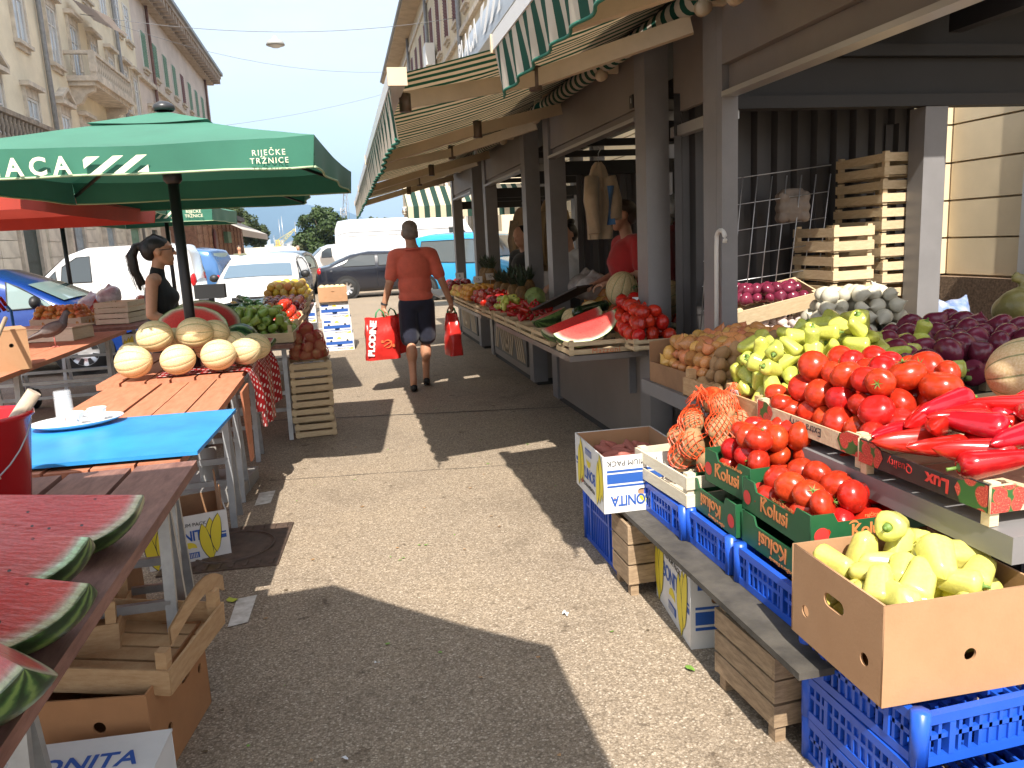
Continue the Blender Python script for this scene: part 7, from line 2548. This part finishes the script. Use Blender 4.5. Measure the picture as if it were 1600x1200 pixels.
# ================================================================ TREES
BARK = mat('tree_bark', (0.10, 0.075, 0.055), rough=.9, var=.3, scale=8)
def leafmat(name, c):
    return mat(name, c, rough=.6, var=.5, scale=.9, thin=.3)
LF1 = leafmat('dark_green_leaves', (0.05, 0.085, 0.022))
LF2 = leafmat('mid_green_leaves', (0.075, 0.10, 0.035))
LF3 = leafmat('pale_green_leaves', (0.12, 0.14, 0.06))
def tree(label, x, y, h, crown_c, crown_r, n, leaf, m, seed, name='street_tree'):
    rn = random.Random(seed)
    t = thing(name, label, 'tree', (x, y, 0), 0, 'trees towards the harbour')
    mb = MB()
    cz = crown_c
    mb.tube([(0, 0, 0), (.05, .02, cz * .5), (.0, .05, cz)], [.22, .17, .10], 8)
    tips = []
    for k in range(9):
        a = rn.uniform(0, 6.28)
        e = rn.uniform(.2, 1.1)
        q = Vector((crown_r[0] * .7 * math.cos(a) * math.cos(e), crown_r[1] * .7 * math.sin(a) * math.cos(e), cz + crown_r[2] * .7 * math.sin(e)))
        mb.tube([(0, 0, cz * rn.uniform(.5, .8)), q * .55 + Vector((0, 0, cz * .3)), q], [.09, .06, .02], 6)
    mb.build('trunk', BARK, t)
    cl = []
    for k in range(46):
        d = Vector((rn.gauss(0, 1), rn.gauss(0, 1), rn.gauss(0, 1))).normalized()
        f = rn.uniform(.45, .95)
        cl.append((Vector((d.x * crown_r[0] * f, d.y * crown_r[1] * f, d.z * crown_r[2] * f)), rn.uniform(.20, .36) * min(crown_r)))
    vs, fs = [], []
    for k in range(n):
        c, r = cl[rn.randrange(len(cl))]
        d = Vector((rn.gauss(0, 1), rn.gauss(0, 1), rn.gauss(0, 1))).normalized()
        p = c + d * r * rn.uniform(.6, 1.05) + Vector((0, 0, cz))
        u = Vector((rn.gauss(0, 1), rn.gauss(0, 1), rn.gauss(0, .6))).normalized()
        w = u.cross(d)
        if w.length < .1:
            continue
        w.normalize()
        s = leaf * rn.uniform(.6, 1.3)
        o = len(vs)
        vs += [p - u * s, p + w * s * .45, p + u * s, p - w * s * .45]
        fs.append((o, o + 1, o + 2, o + 3))
    mb = MB()
    mb.add(vs, fs)
    mb.build('crown', m, t)
    return t
tree('round dark green tree in the middle beside the large white van', -1.9, 100, 6.5, 3.6, (3.3, 3.0, 2.9), 9000, .26, LF1, 1)
tree('small pale green tree left of the round dark one', -4.5, 104, 4, 2.2, (1.5, 1.4, 1.6), 3000, .20, LF3, 2)
tree('tall loose tree beyond the brick pavilion at the left', -14.2, 115, 9, 5.6, (2.8, 2.6, 3.4), 7000, .26, LF2, 3)
tree('low tree beyond the brick pavilion leaning to the harbour', -11.5, 118, 7, 4.2, (2.1, 2.1, 2.2), 4500, .24, LF2, 4)
for i in range(4):
    tree(['bushy tree top just above the roof of the white van', 'second bushy tree top above the white van roof', 'third bushy tree top above the white van roof', 'bushy tree top behind the head of the walking man'][i], 5.0 + i * 2.9, 125 + i * 4, 6, 4.4 + .3 * (i % 2), (1.9, 1.9, 1.7), 2500, .26, LF3, 10 + i)

# ================================================================ HARBOUR
PALE = mat('pale_harbour_wall', (0.62, 0.58, 0.46), rough=.9, var=.15, scale=.5)
hw_ = thing('harbour_wall', 'long pale yellow wall at the end of the street', 'wall', (0, 112, 0))
mb = MB()
mb.bbox(-40, 30, 0, .4, 0, 2.35)
mb.build('wall', PALE, hw_)
for i in range(23):
    mb = MB()
    mb.bbox(-40 + i * 3, -39.7 + i * 3, -.08, -.002, 0, 2.6)
    mb.build('pier', WFRAME, hw_)
CRN = mat('grey_crane_steel', (0.30, 0.28, 0.27), rough=.6, var=.2, scale=.3)
CRB = mat('pale_blue_crane_steel', (0.42, 0.52, 0.60), rough=.5)
CRY = mat('yellow_crane_steel', (0.65, 0.48, 0.08), rough=.5)
def lattice(mb, p, q, w, n):
    p, q = Vector(p), Vector(q)
    d = (q - p).normalized()
    a = d.cross(Vector((0, 1, .01))).normalized() * w / 2
    b = Vector((0, w / 2, 0))
    cs = [a + b, a - b, -a - b, -a + b]
    for c in cs:
        mb.tube([p + c, q + c * .6], w * .07, 4)
    for i in range(n):
        t0, t1 = i / n, (i + 1) / n
        for k in range(4):
            c0, c1 = cs[k], cs[(k + 1) % 4]
            mb.tube([p.lerp(q, t0) + c0 * (1 - .4 * t0), p.lerp(q, t1) + c1 * (1 - .4 * t1)], w * .045, 4)
def crane(label, x, y, m, tower, jib, base):
    c = thing('harbour_crane', label, 'crane', (x, y, 0), 0, 'harbour cranes')
    mb = MB()
    for sx in (-1, 1):
        for sy in (-1, 1):
            mb.beam((sx * base, sy * base, 0), (sx * base * .5, sy * base * .5, tower * .45), .9, .9)
    mb.build('portal', m, c)
    mb = MB()
    lattice(mb, (0, 0, tower * .42), (0, 0, tower), base * .8, 6)
    mb.build('tower', m, c)
    mb = MB()
    mb.box((0, 0, tower * .55), (base * 1.5, base * 1.2, tower * .14))
    mb.build('machine_house', m, c)
    mb = MB()
    lattice(mb, (0, 0, tower * .6), jib, base * .45, 8)
    mb.build('jib', m, c)
    mb = MB()
    mb.tube([(0, 0, tower), jib], .12, 4)
    mb.tube([jib, (jib[0], jib[1], tower * .3)], .08, 4)
    mb.build('cables', m, c)
    return c
crane('tall grey harbour crane rising beside the awnings', 2.6, 350, CRN, 19, (2.4, 0, 35), 4.2)
crane('pale blue harbour crane with a slanted white boom', -46, 330, CRB, 9, (8.5, 0, 23), 3.0)
crane('yellow harbour crane low over the quay', -31, 420, CRY, 8, (9, 0, 13), 3)
crane('blue harbour crane behind the round tree', -22, 430, mat('blue_crane_steel', (.04, .16, .40), .5), 11, (-2, 0, 13), 2.4)
fm = thing('floodlight_mast', 'slim floodlight mast above the round tree', 'mast', (-7.6, 250, 0))
mb = MB()
mb.tube([(0, 0, 0), (0, 0, 12)], [.2, .12], 6)
mb.build('mast', CRN, fm)
mb = MB()
mb.lathe([(.2, 12), (1.3, 12.1), (1.4, 12.4), (.2, 12.5)], 10)
mb.build('lamp_ring', CRN, fm)
for i in range(16):
    b = thing('sailing_boat', 'moored sailing boat with a bare mast in the harbour', 'boat', (-62 + i * 3.7 + random.uniform(-1, 1), 335 + random.uniform(-10, 40), .05), R(random.uniform(-20, 20)), 'sailing boats in the harbour')
    mb = MB()
    mb.prism([(-1.3, .1), (1.3, .1), (1.5, 1.1), (-1.5, 1.1)], -4, 3.2, 'Y')
    mb.add([(-1.5, 3.2, 1.1), (1.5, 3.2, 1.1), (0, 6, 1.3), (-1.3, 3.2, .1), (1.3, 3.2, .1)], [(0, 1, 2), (3, 4, 2), (0, 3, 2), (1, 2, 4)])
    mb.build('hull', PAPER, b)
    mb = MB()
    mb.tube([(0, 0, 1), (0, 0, random.uniform(9, 16))], .11, 5)
    mb.build('mast', ALU, b)
TWR = [mat('pale_tower_%d' % i, c, .9, .1, .05) for i, c in enumerate(((.55, .52, .48), (.6, .5, .42), (.5, .5, .52), (.62, .6, .56)))]
for i in range(64):
    x = -760 + i * 17 + random.uniform(-6, 6)
    hgt = random.choice((14, 18, 24, 30, 42, 50)) * random.uniform(.7, 1.1)
    w = random.uniform(9, 20)
    y = 3000 + random.uniform(-150, 250)
    mb = MB()
    mb.bbox(-w / 2, w / 2, -8, 8, 0, hgt)
    b = thing('tower_block', 'pale apartment tower on the far shore of the bay', 'building', (x, y, 8), 0, 'towers on the far shore')
    mb.build('wall', TWR[i % 4], b)
    mb = MB()
    mb.bbox(-w / 2 - .4, w / 2 + .4, -8.4, 8.4, hgt + .01, hgt + 1.6)
    mb.build('roof', TWR[(i + 1) % 4], b)
for i, (x0, x1, h, y) in enumerate(((-80, -62, 6, 300), (-46, -38, 4, 320), (-22, -12, 4.5, 330), (-16, -8, 3.6, 300))):
    w = thing('warehouse', ['low white warehouse on the quay at the left', 'low warehouse on the quay below the mountain', 'grey warehouse on the quay near the round tree', 'small pale shed on the quay beside the round tree'][i], 'building', ((x0 + x1) / 2, y, 0), 0, 'warehouses on the quay')
    mb = MB()
    mb.bbox((x0 - x1) / 2, (x1 - x0) / 2, 0, 14, 0, h)
    mb.build('wall', [WFRAME, PALE, TWR[2], WFRAME][i], w)
    mb = MB()
    mb.prism([((x0 - x1) / 2 - .5, h), ((x1 - x0) / 2 + .5, h), (0, h + 2.2)], -.4, 14.4, 'Y')
    mb.build('roof', ROOF, w)
    for k in range(4):
        mb = MB()
        mb.bbox((x0 - x1) / 2 + 1 + k * (x1 - x0 - 2) / 4, (x0 - x1) / 2 + 2.2 + k * (x1 - x0 - 2) / 4, -.05, -.002, h * .5, h * .8)
        mb.build('window', GLASS, w)
# ================================================================ SMALL THINGS
# red bucket with a stick
bk = thing('bucket', 'red plastic bucket with a wire handle on the watermelon table', 'bucket', (-1.085, 2.50, .803))
REDPL = mat('glossy_red_plastic', (.42, .008, .012), .25)
mb = MB()
mb.lathe([(.0, .0), (.105, .0), (.108, .01), (.140, .255), (.150, .262), (.150, .272), (.140, .274), (.135, .262), (.104, .014), (.0, .012)], 32)
mb.build('pail', REDPL, bk)
mb = MB()
mb.tube([(.150 * math.cos(a), -.01 - .150 * abs(math.sin(a)) * .45 - .10 * math.sin(a), .25 - .17 * math.sin(a)) for a in [PI * k / 14 for k in range(15)]], .0025, 5)
mb.build('wire_handle', STEEL, bk)
mb = MB()
mb.tube([(.045, -.172, .095), (.10, -.155, .125)], .011, 8)
mb.tube([(-.045, -.172, .095), (.045, -.172, .095)], .011, 8)
mb.build('grip', mat('turned_wood', (.5, .38, .25), .6), bk)
tag(MB().tube([(-1.15, 2.47, .83), (-.925, 2.52, 1.13)], .020, 12).build('wooden_stick', mat('grey_wood', (.45, .36, .27), .7, .2, 14)), 'thick round wooden stick standing in the red bucket', 'stick')
# blue board
bb = thing('blue_board', 'bright blue board laid across the two plank tables', 'board', (-.90, 3.22, .8135), R(-3.0))
mb = MB()
mb.bbox(-.50, .365, -.37, .37, 0, .014)
mb.build('board', mat('bright_blue_paint', (.03, .24, .56), .4, .25, 3.0, bump=.05, bscale=20), bb)
# tray, glass, cups
tr = thing('serving_tray', 'oval white tray on the orange table', 'tray', (-1.14, 3.50, .83), R(20))
CER = mat('white_ceramic', (.74, .74, .74), .15)
mb = MB()
mb.lathe([(0, .004), (.13, .004), (.175, .022), (.178, .026), (.172, .026), (.13, .010), (0, .010)], 36, 0, Matrix.Diagonal((1.0, .72, 1)))
mb.build('dish', CER, tr)
GL = mat('clear_drinking_glass', (.75, .78, .8), .02, alpha=.28, spec=1.0)
gl = thing('drinking_glass', 'clear glass turned upside down on the white tray', 'glass', (-1.19, 3.52, .841))
mb = MB()
mb.lathe([(.036, 0), (.033, .13), (.031, .138), (0, .138), (0, .132), (.028, .130), (.033, .002), (.036, 0)], 24)
mb.build('tumbler', GL, gl)
def cup(label, loc, rz):
    c = thing('coffee_cup', label, 'cup', loc, rz)
    mb = MB()
    mb.lathe([(0, .004), (.02, .0), (.024, .004), (.036, .05), (.038, .056), (.035, .056), (.022, .010), (0, .008)], 22)
    mb.build('bowl', CER, c)
    mb = MB()
    mb.tube([(.034, 0, .046), (.052, 0, .044), (.055, 0, .028), (.030, 0, .018)], .005, 6)
    mb.build('handle', CER, c)
    return c
cup('white coffee cup at the right end of the tray', (-1.06, 3.50, .842), R(200))
c2 = cup('white coffee cup with a red mark in the middle of the tray', (-1.13, 3.44, .841), R(-60))
put('mark', flat([rect(-.006, .006, -.012, .012)], REDP, 'mark'), c2, (0, -.0345, .032), Euler((PI / 2 - R(12), 0, 0)))
tag(MB().tube([(-1.62, 3.2, .60), (-2.05, 5.0, .98), (-2.23, 5.8, 1.16)], .014, 8).build('broom_handle', mat('pale_broom_wood', (.56, .42, .27), .6)), 'pale broom handle leaning against the cardboard box on the left', 'pole')
# scale
sc_ = thing('market_scale', 'black market scale with a steel pan beside the green peppers', 'scale', (-1.16, 7.05, .80), R(-10))
mb = MB()
mb.bbox(-.15, .15, -.14, .14, .0, .10)
mb.build('housing', TRIMB, sc_)
mb = MB()
mb.bbox(-.18, .18, -.13, .13, .14, .155)
mb.bbox(-.02, .02, -.02, .02, .10, .14)
mb.build('pan', STEEL, sc_)
mb = MB()
mb.bbox(-.02, .02, .14, .17, .0, .36)
mb.box((0, .14, .40), (.26, .05, .12))
mb.build('display_column', TRIMB, sc_)
# hooked cane hanging at the near post
hk = thing('hooked_pole', 'white hooked pole leaning on the near grey post', 'pole', (1.835, 3.62, 0))
mb = MB()
pts = [(0, 0, .86), (0, 0, 1.42), (0, .004, 1.455)] + [(-.0, .045 - .045 * math.cos(a), 1.455 + .045 * math.sin(a)) for a in [R(20 * k) for k in range(1, 11)]]
mb.tube([(-.005, -y, z) for (x, y, z) in pts], .011, 10)
mb.build('cane', mat('white_enamel', (.62, .60, .57), .35), hk)
# jackets and bags hanging in the kiosks
BEI = cloth('beige_jacket_cloth', (.36, .27, .18), .5)
def jacket(label, loc, rz, h, w, m, extra=None):
    j = thing('hanging_jacket', label, 'jacket', loc, rz)
    def f(u, v):
        a = 2 * PI * u
        ww = w * (.25 + .75 * min(1, v * 3.2) ** .6) * (1 + .12 * math.sin(v * 7 + 2))
        fold = .02 * math.sin(a * 5 + v * 3) * v + .012 * noise.noise(Vector((a * 2, v * 5, h)))
        return (ww / 2 * math.cos(a) * (1 + fold * 3), .35 * ww / 2 * math.sin(a) + fold, -h * v)
    mb = MB()
    mb.grid(f, 36, 20)
    mb.build('coat', m, j)
    for s in (-1, 1):
        mb = MB()
        mb.tube([(s * w * .36, -.02, -h * .2), (s * w * .50, -.05, -h * .5), (s * w * .46, -.07, -h * (.92 if s < 0 else .75))], [.055, .058, .048], 10)
        mb.build('sleeve', m, j)
    if extra:
        mb = MB()
        mb.grid(lambda u, v: (w * (.05 + .30 * u), -.10 - .02 * math.sin(u * 3 + v * 4), -h * (.32 + .50 * v)), 6, 8)
        mb.build('lining', extra, j)
    mb = MB()
    mb.tube([(0, 0, 0), (0, 0, .06), (.02, 0, .09), (0, 0, .11)], .004, 5)
    mb.build('hanger_hook', STEEL, j)
    return j
jacket('beige jacket with blue lining hanging in the second kiosk', (1.88, 5.55, 2.03), R(10), .55, .19, BEI, cloth('blue_lining', (.05, .13, .28)))
jacket('beige jacket hanging at the third kiosk, the left one', (2.35, 10.05, 1.92), R(0), .85, .34, BEI)
jacket('tan jacket with dark blue bag hanging at the third kiosk, the right one', (2.45, 8.95, 1.98), R(0), .85, .36, cloth('tan_jacket_cloth', (.30, .21, .11), .5), cloth('navy_lining', (.02, .04, .09)))
jacket('dark red apron hanging behind the gap of the near posts', (2.62, 5.78, 1.60), R(8), .52, .28, cloth('dark_red_apron', (.13, .014, .012), .4))
jacket('pale plastic bag hanging in the gap behind the near posts', (2.42, 5.72, 1.82), R(0), .26, .20, mat('crumpled_clear_bag', (.34, .36, .37), .25, .3, 12, bump=.8, bscale=30))
# paper bag and items at the rear of the near stall
tag(put('paper_bag', blob([('e', (0, 0, .09), (.085, .035, .09))] + [('e', (sx * .07, sy * .015, z), (.035, .028, .035)) for sx in (-1, 1) for sy in (-1, 1) for z in (.035, .09, .15)] + [('c', (-.06, 0, .18), (.06, .01, .19), .02, .014)], .009, 3, [mat('kraft_paper', (.20, .16, .13), .7, .2, 9, bump=.6, bscale=18)], 'paper_bag'), None, (2.62, 4.22, 1.52)), 'crumpled brownish bag on the crates in front of the wire rack', 'bag')
tag(put('grocery_bag', blob([('e', (0, 0, .08), (.15, .12, .09)), ('e', (.06, .03, .11), (.09, .08, .08)), ('e', (-.07, -.02, .10), (.08, .08, .08)), ('c', (0, 0, .15), (-.01, .0, .20), .05, .022), ('e', (-.045, .01, .225), (.04, .014, .03)), ('e', (.03, -.01, .23), (.035, .013, .03))], .014, 4, [mat('olive_plastic_bag', (.22, .19, .06), .35, .3, 9, bump=.7, bscale=16)], 'grocery_bag'), None, (2.98, 2.92, 1.0)), 'knotted olive yellow plastic bag behind the red onions', 'bag')
tag(put('blue_bag', blob([('e', (0, 0, .05), (.13, .11, .06)), ('e', (.06, .02, .07), (.09, .08, .06)), ('c', (-.05, .0, .09), (-.09, .02, .14), .04, .015), ('c', (.08, -.02, .10), (.12, .0, .15), .035, .012)], .014, 4, [mat('printed_blue_film', (.05, .14, .42), .3, .9, 14, bump=.7, bscale=16, col2=(.45, .47, .50))], 'blue_bag'), None, (3.62, 4.1, .88)), 'crumpled blue and white printed bag beside the back post', 'bag')
# plastic tub of cherry tomatoes
tb = thing('plastic_tub', 'clear plastic tub of cherry tomatoes at the right edge', 'tub', (2.66, 2.34, .99), R(4))
TUBM = mat('clear_plastic_tub', (.9, .92, .93), .08, trans=.95)
mb = MB()
for (x0, x1, y0, y1) in ((-.10, .10, -.075, -.073), (-.10, .10, .073, .075), (-.10, -.098, -.073, .073), (.098, .10, -.073, .073)):
    mb.bbox(x0, x1, y0, y1, 0, .09)
mb.bbox(-.098, .098, -.073, .073, 0, .002)
mb.bbox(-.108, .108, -.083, -.0755, .086, .09)
mb.build('tub', TUBM, tb)
heap('cherry_tomato', TOMS[:2], 'cherry tomato inside the clear plastic tub', 'tomato', 'cherry tomatoes in the tub', 2.57, 2.75, 2.275, 2.405, .994, .018, 3, shrink=.1)
# pale plastic sacks on the counters
def sack(label, loc, r, col, seed):
    tag(put('plastic_sack', blob([('e', (0, 0, r * .7), (r, r * .9, r * .75)), ('e', (r * .4, 0, r * 1.0), (r * .6, r * .6, r * .6)), ('c', (0, 0, r * 1.3), (.02, 0, r * 1.7), r * .3, r * .12)], .014, 4, [mat('film_%d' % seed, col, .25, .4, 10, bump=.8, bscale=20, coat=.3)], 'plastic_sack'), None, loc), label, 'bag')
sack('pale plastic sack of onions on the second counter', (2.02, 6.25, .98), .14, (.36, .33, .32), 1)
sack('shiny plastic sack of garlic on the second counter in front of the seller', (2.12, 6.75, .95), .16, (.30, .26, .24), 2)
sack('pale plastic bag on the onion table behind the pigeon', (-2.65, 9.75, 1.0), .14, (.42, .40, .45), 3)
sack('greyish plastic bag of garlic beside the red bags at the left', (-2.95, 10.1, .90), .15, (.38, .34, .38), 4)
# pineapples, cabbage, leafy greens on the counters
PINE = mat('pineapple_skin', (.20, .11, .035), .7, .5, 30, bump=.7, bscale=45)
LEAFD = mat('dark_leaf', (.035, .06, .03), .5, .3, 10)
def pineapple(label, loc, s):
    p = thing('pineapple', label, 'pineapple', loc, random.random() * 6, 'pineapples on the kiosk counters')
    mb = MB()
    mb.sphere((0, 0, .09 * s), (.06 * s, .06 * s, .09 * s), 14, 10)
    mb.build('fruit', PINE, p)
    mb = MB()
    for k in range(22):
        a = k * 2.4
        t = k / 22
        b = Vector((.02 * math.cos(a), .02 * math.sin(a), .165)) * s
        q = b + Vector((math.cos(a) * (.09 - .07 * t), math.sin(a) * (.09 - .07 * t), .05 + .10 * t)) * s
        w = Vector((-math.sin(a), math.cos(a), 0)) * .013 * s
        mid = b.lerp(q, .5) + Vector((0, 0, .02 * s))
        mb.add([b - w, b + w, mid + w, mid - w, q], [(0, 1, 2, 3), (3, 2, 4)])
    mb.build('leaf_tuft', LEAFD, p)
for i in range(7):
    pineapple('pineapple with a dark leafy tuft standing on the third kiosk counter', (1.72 + .12 * (i % 2), 7.55 + i * .19, .86 + .05 * (i % 2)), 1.15)
for i in range(3):
    pineapple('pineapple standing on the far counter beside the price cards', (1.85, 9.8 + i * .25, .95), 1.3)
def cabbage(label, loc, r, m):
    c = thing('cabbage', label, 'cabbage', loc, random.random() * 6)
    mb = MB()
    for k in range(16):
        a, e = k * 2.4, .2 + 1.25 * (k / 16)
        d = Vector((math.cos(a) * math.cos(e), math.sin(a) * math.cos(e), math.sin(e)))
        u = d.orthogonal().normalized()
        w = d.cross(u)
        mb.grid(lambda x, y: d * r * (.88 + .12 * math.cos((x - .5) * 3) + .06 * math.sin(9 * x + 7 * y + k)) * .98 + u * r * 1.2 * (x - .5) * (1 - .3 * abs(x - .5)) + w * r * 1.2 * (y - .5) + Vector((0, 0, r * .55)) - d * r * .7 * ((x - .5) ** 2 + (y - .5) ** 2), 5, 5)
    mb.build('leaves', m, c)
CABM = mat('pale_cabbage_leaf', (.30, .40, .13), .5, .25, 12, thin=.2)
cabbage('pale green cabbage against the post of the second kiosk', (1.78, 7.25, .90), .10, CABM)
cabbage('second pale cabbage beside the first', (1.74, 7.05, .88), .09, CABM)
gr = thing('parsley_bunch', 'tall bunch of dark green herbs beside the seller in red', 'herbs', (2.22, 5.35, .80))
mb = MB()
for k in range(260):
    a, e = random.uniform(0, 6.28), random.uniform(.6, 1.5)
    d = Vector((math.cos(a) * math.cos(e), math.sin(a) * math.cos(e), math.sin(e)))
    p = d * random.uniform(.12, .42)
    u = Vector((random.gauss(0, 1), random.gauss(0, 1), random.gauss(0, 1))).normalized() * .022
    w = u.cross(d)
    mb.add([p - u, p + w, p + u, p - w], [(0, 1, 2, 3)])
    if k % 6 == 0:
        mb.tube([(0, 0, 0), p], .0025, 4)
mb.build('sprigs', mat('herb_leaf', (.03, .07, .02), .5, .4, 14, thin=.2), gr)
# price cards on the counters
def pcard(label, loc, rz, txt):
    p = thing('price_card', label, 'price card', loc, rz)
    mb = MB()
    mb.tube([(0, .004, -.14), (0, .004, 0)], .003, 5)
    mb.build('stick', STEEL, p)
    mb = MB()
    mb.box((0, 0, .035), (.11, .002, .08))
    c = mb.build('card', PAPER, p, (0, 0, 0), (R(-15), 0, 0))
    put('lettering', text_mesh(txt, .05, BLKP, .0003), c, (0, -.0016, .035), Euler((PI / 2, 0, 0)))
pcard('white price card lying on the tomatoes beside the grey post', (1.86, 4.72, 1.03), R(-20), '12')
pcard('tall price card among the fruit on the far counter', (1.62, 9.5, 1.02), R(-10), '15')
pcard('price card above the oranges on the far counter', (1.72, 9.2, 1.06), R(20), '10')
pcard('price card standing by the pineapples', (1.5, 10.2, 1.05), R(0), '8')
# hand trolley behind the pigeon table
ht = thing('hand_trolley', 'blue hand trolley with red grips behind the pigeon', 'trolley', (-3.6, 9.0, 0), R(-15))
TRB = mat('blue_tube', (.02, .14, .42), .4)
mb = MB()
for s in (-1, 1):
    mb.tube([(s * .22, 0, .1), (s * .22, .02, 1.05), (s * .20, -.06, 1.16)], .014, 8)
mb.tube([(-.22, .01, .5), (.22, .01, .5)], .012, 6)
mb.tube([(-.22, .01, .85), (.22, .01, .85)], .012, 6)
mb.build('frame', TRB, ht)
for s in (-1, 1):
    mb = MB()
    mb.tube([(s * .21, -.03, 1.11), (s * .20, -.08, 1.19), (s * .20, -.14, 1.17), (s * .21, -.06, 1.06)], .018, 8)
    mb.build('grip', REDPL, ht)
    mb = MB()
    mb.lathe([(.04, -.03), (.11, -.03), (.11, .03), (.04, .03)], 14, 0, Euler((0, PI / 2, 0)).to_matrix(), (s * .27, .06, .11))
    mb.build('wheel', TYRE, ht)
mb = MB()
mb.bbox(-.22, .22, -.25, .0, .04, .06)
mb.build('toe_plate', TRB, ht)
# slanted dark board at the second counter
tag(MB().beam((1.62, 6.35, .93), (1.90, 5.95, 1.12), .30, .015).build('display_board', mat('dark_flat_board', (.06, .05, .045), .6)), 'dark board propped behind the half watermelon', 'board')
# small junction on the kiosk header
# ================================================================ AIR
hz = MB()
hz.bbox(-8500, 8500, -395, 8600, -1.2, 720)
hm = bpy.data.materials.new('haze_air')
hm.use_nodes = True
nt = hm.node_tree
nt.nodes.clear()
pv = nt.nodes.new('ShaderNodeVolumePrincipled')
pv.inputs['Color'].default_value = (0.45, 0.70, 1.0, 1)
pv.inputs['Density'].default_value = 1.7e-4
pv.inputs['Anisotropy'].default_value = 0.1
ou = nt.nodes.new('ShaderNodeOutputMaterial')
nt.links.new(pv.outputs[0], ou.inputs['Volume'])
tag(hz.build('haze', hm), 'pale blue haze lying over the bay', kind='stuff')
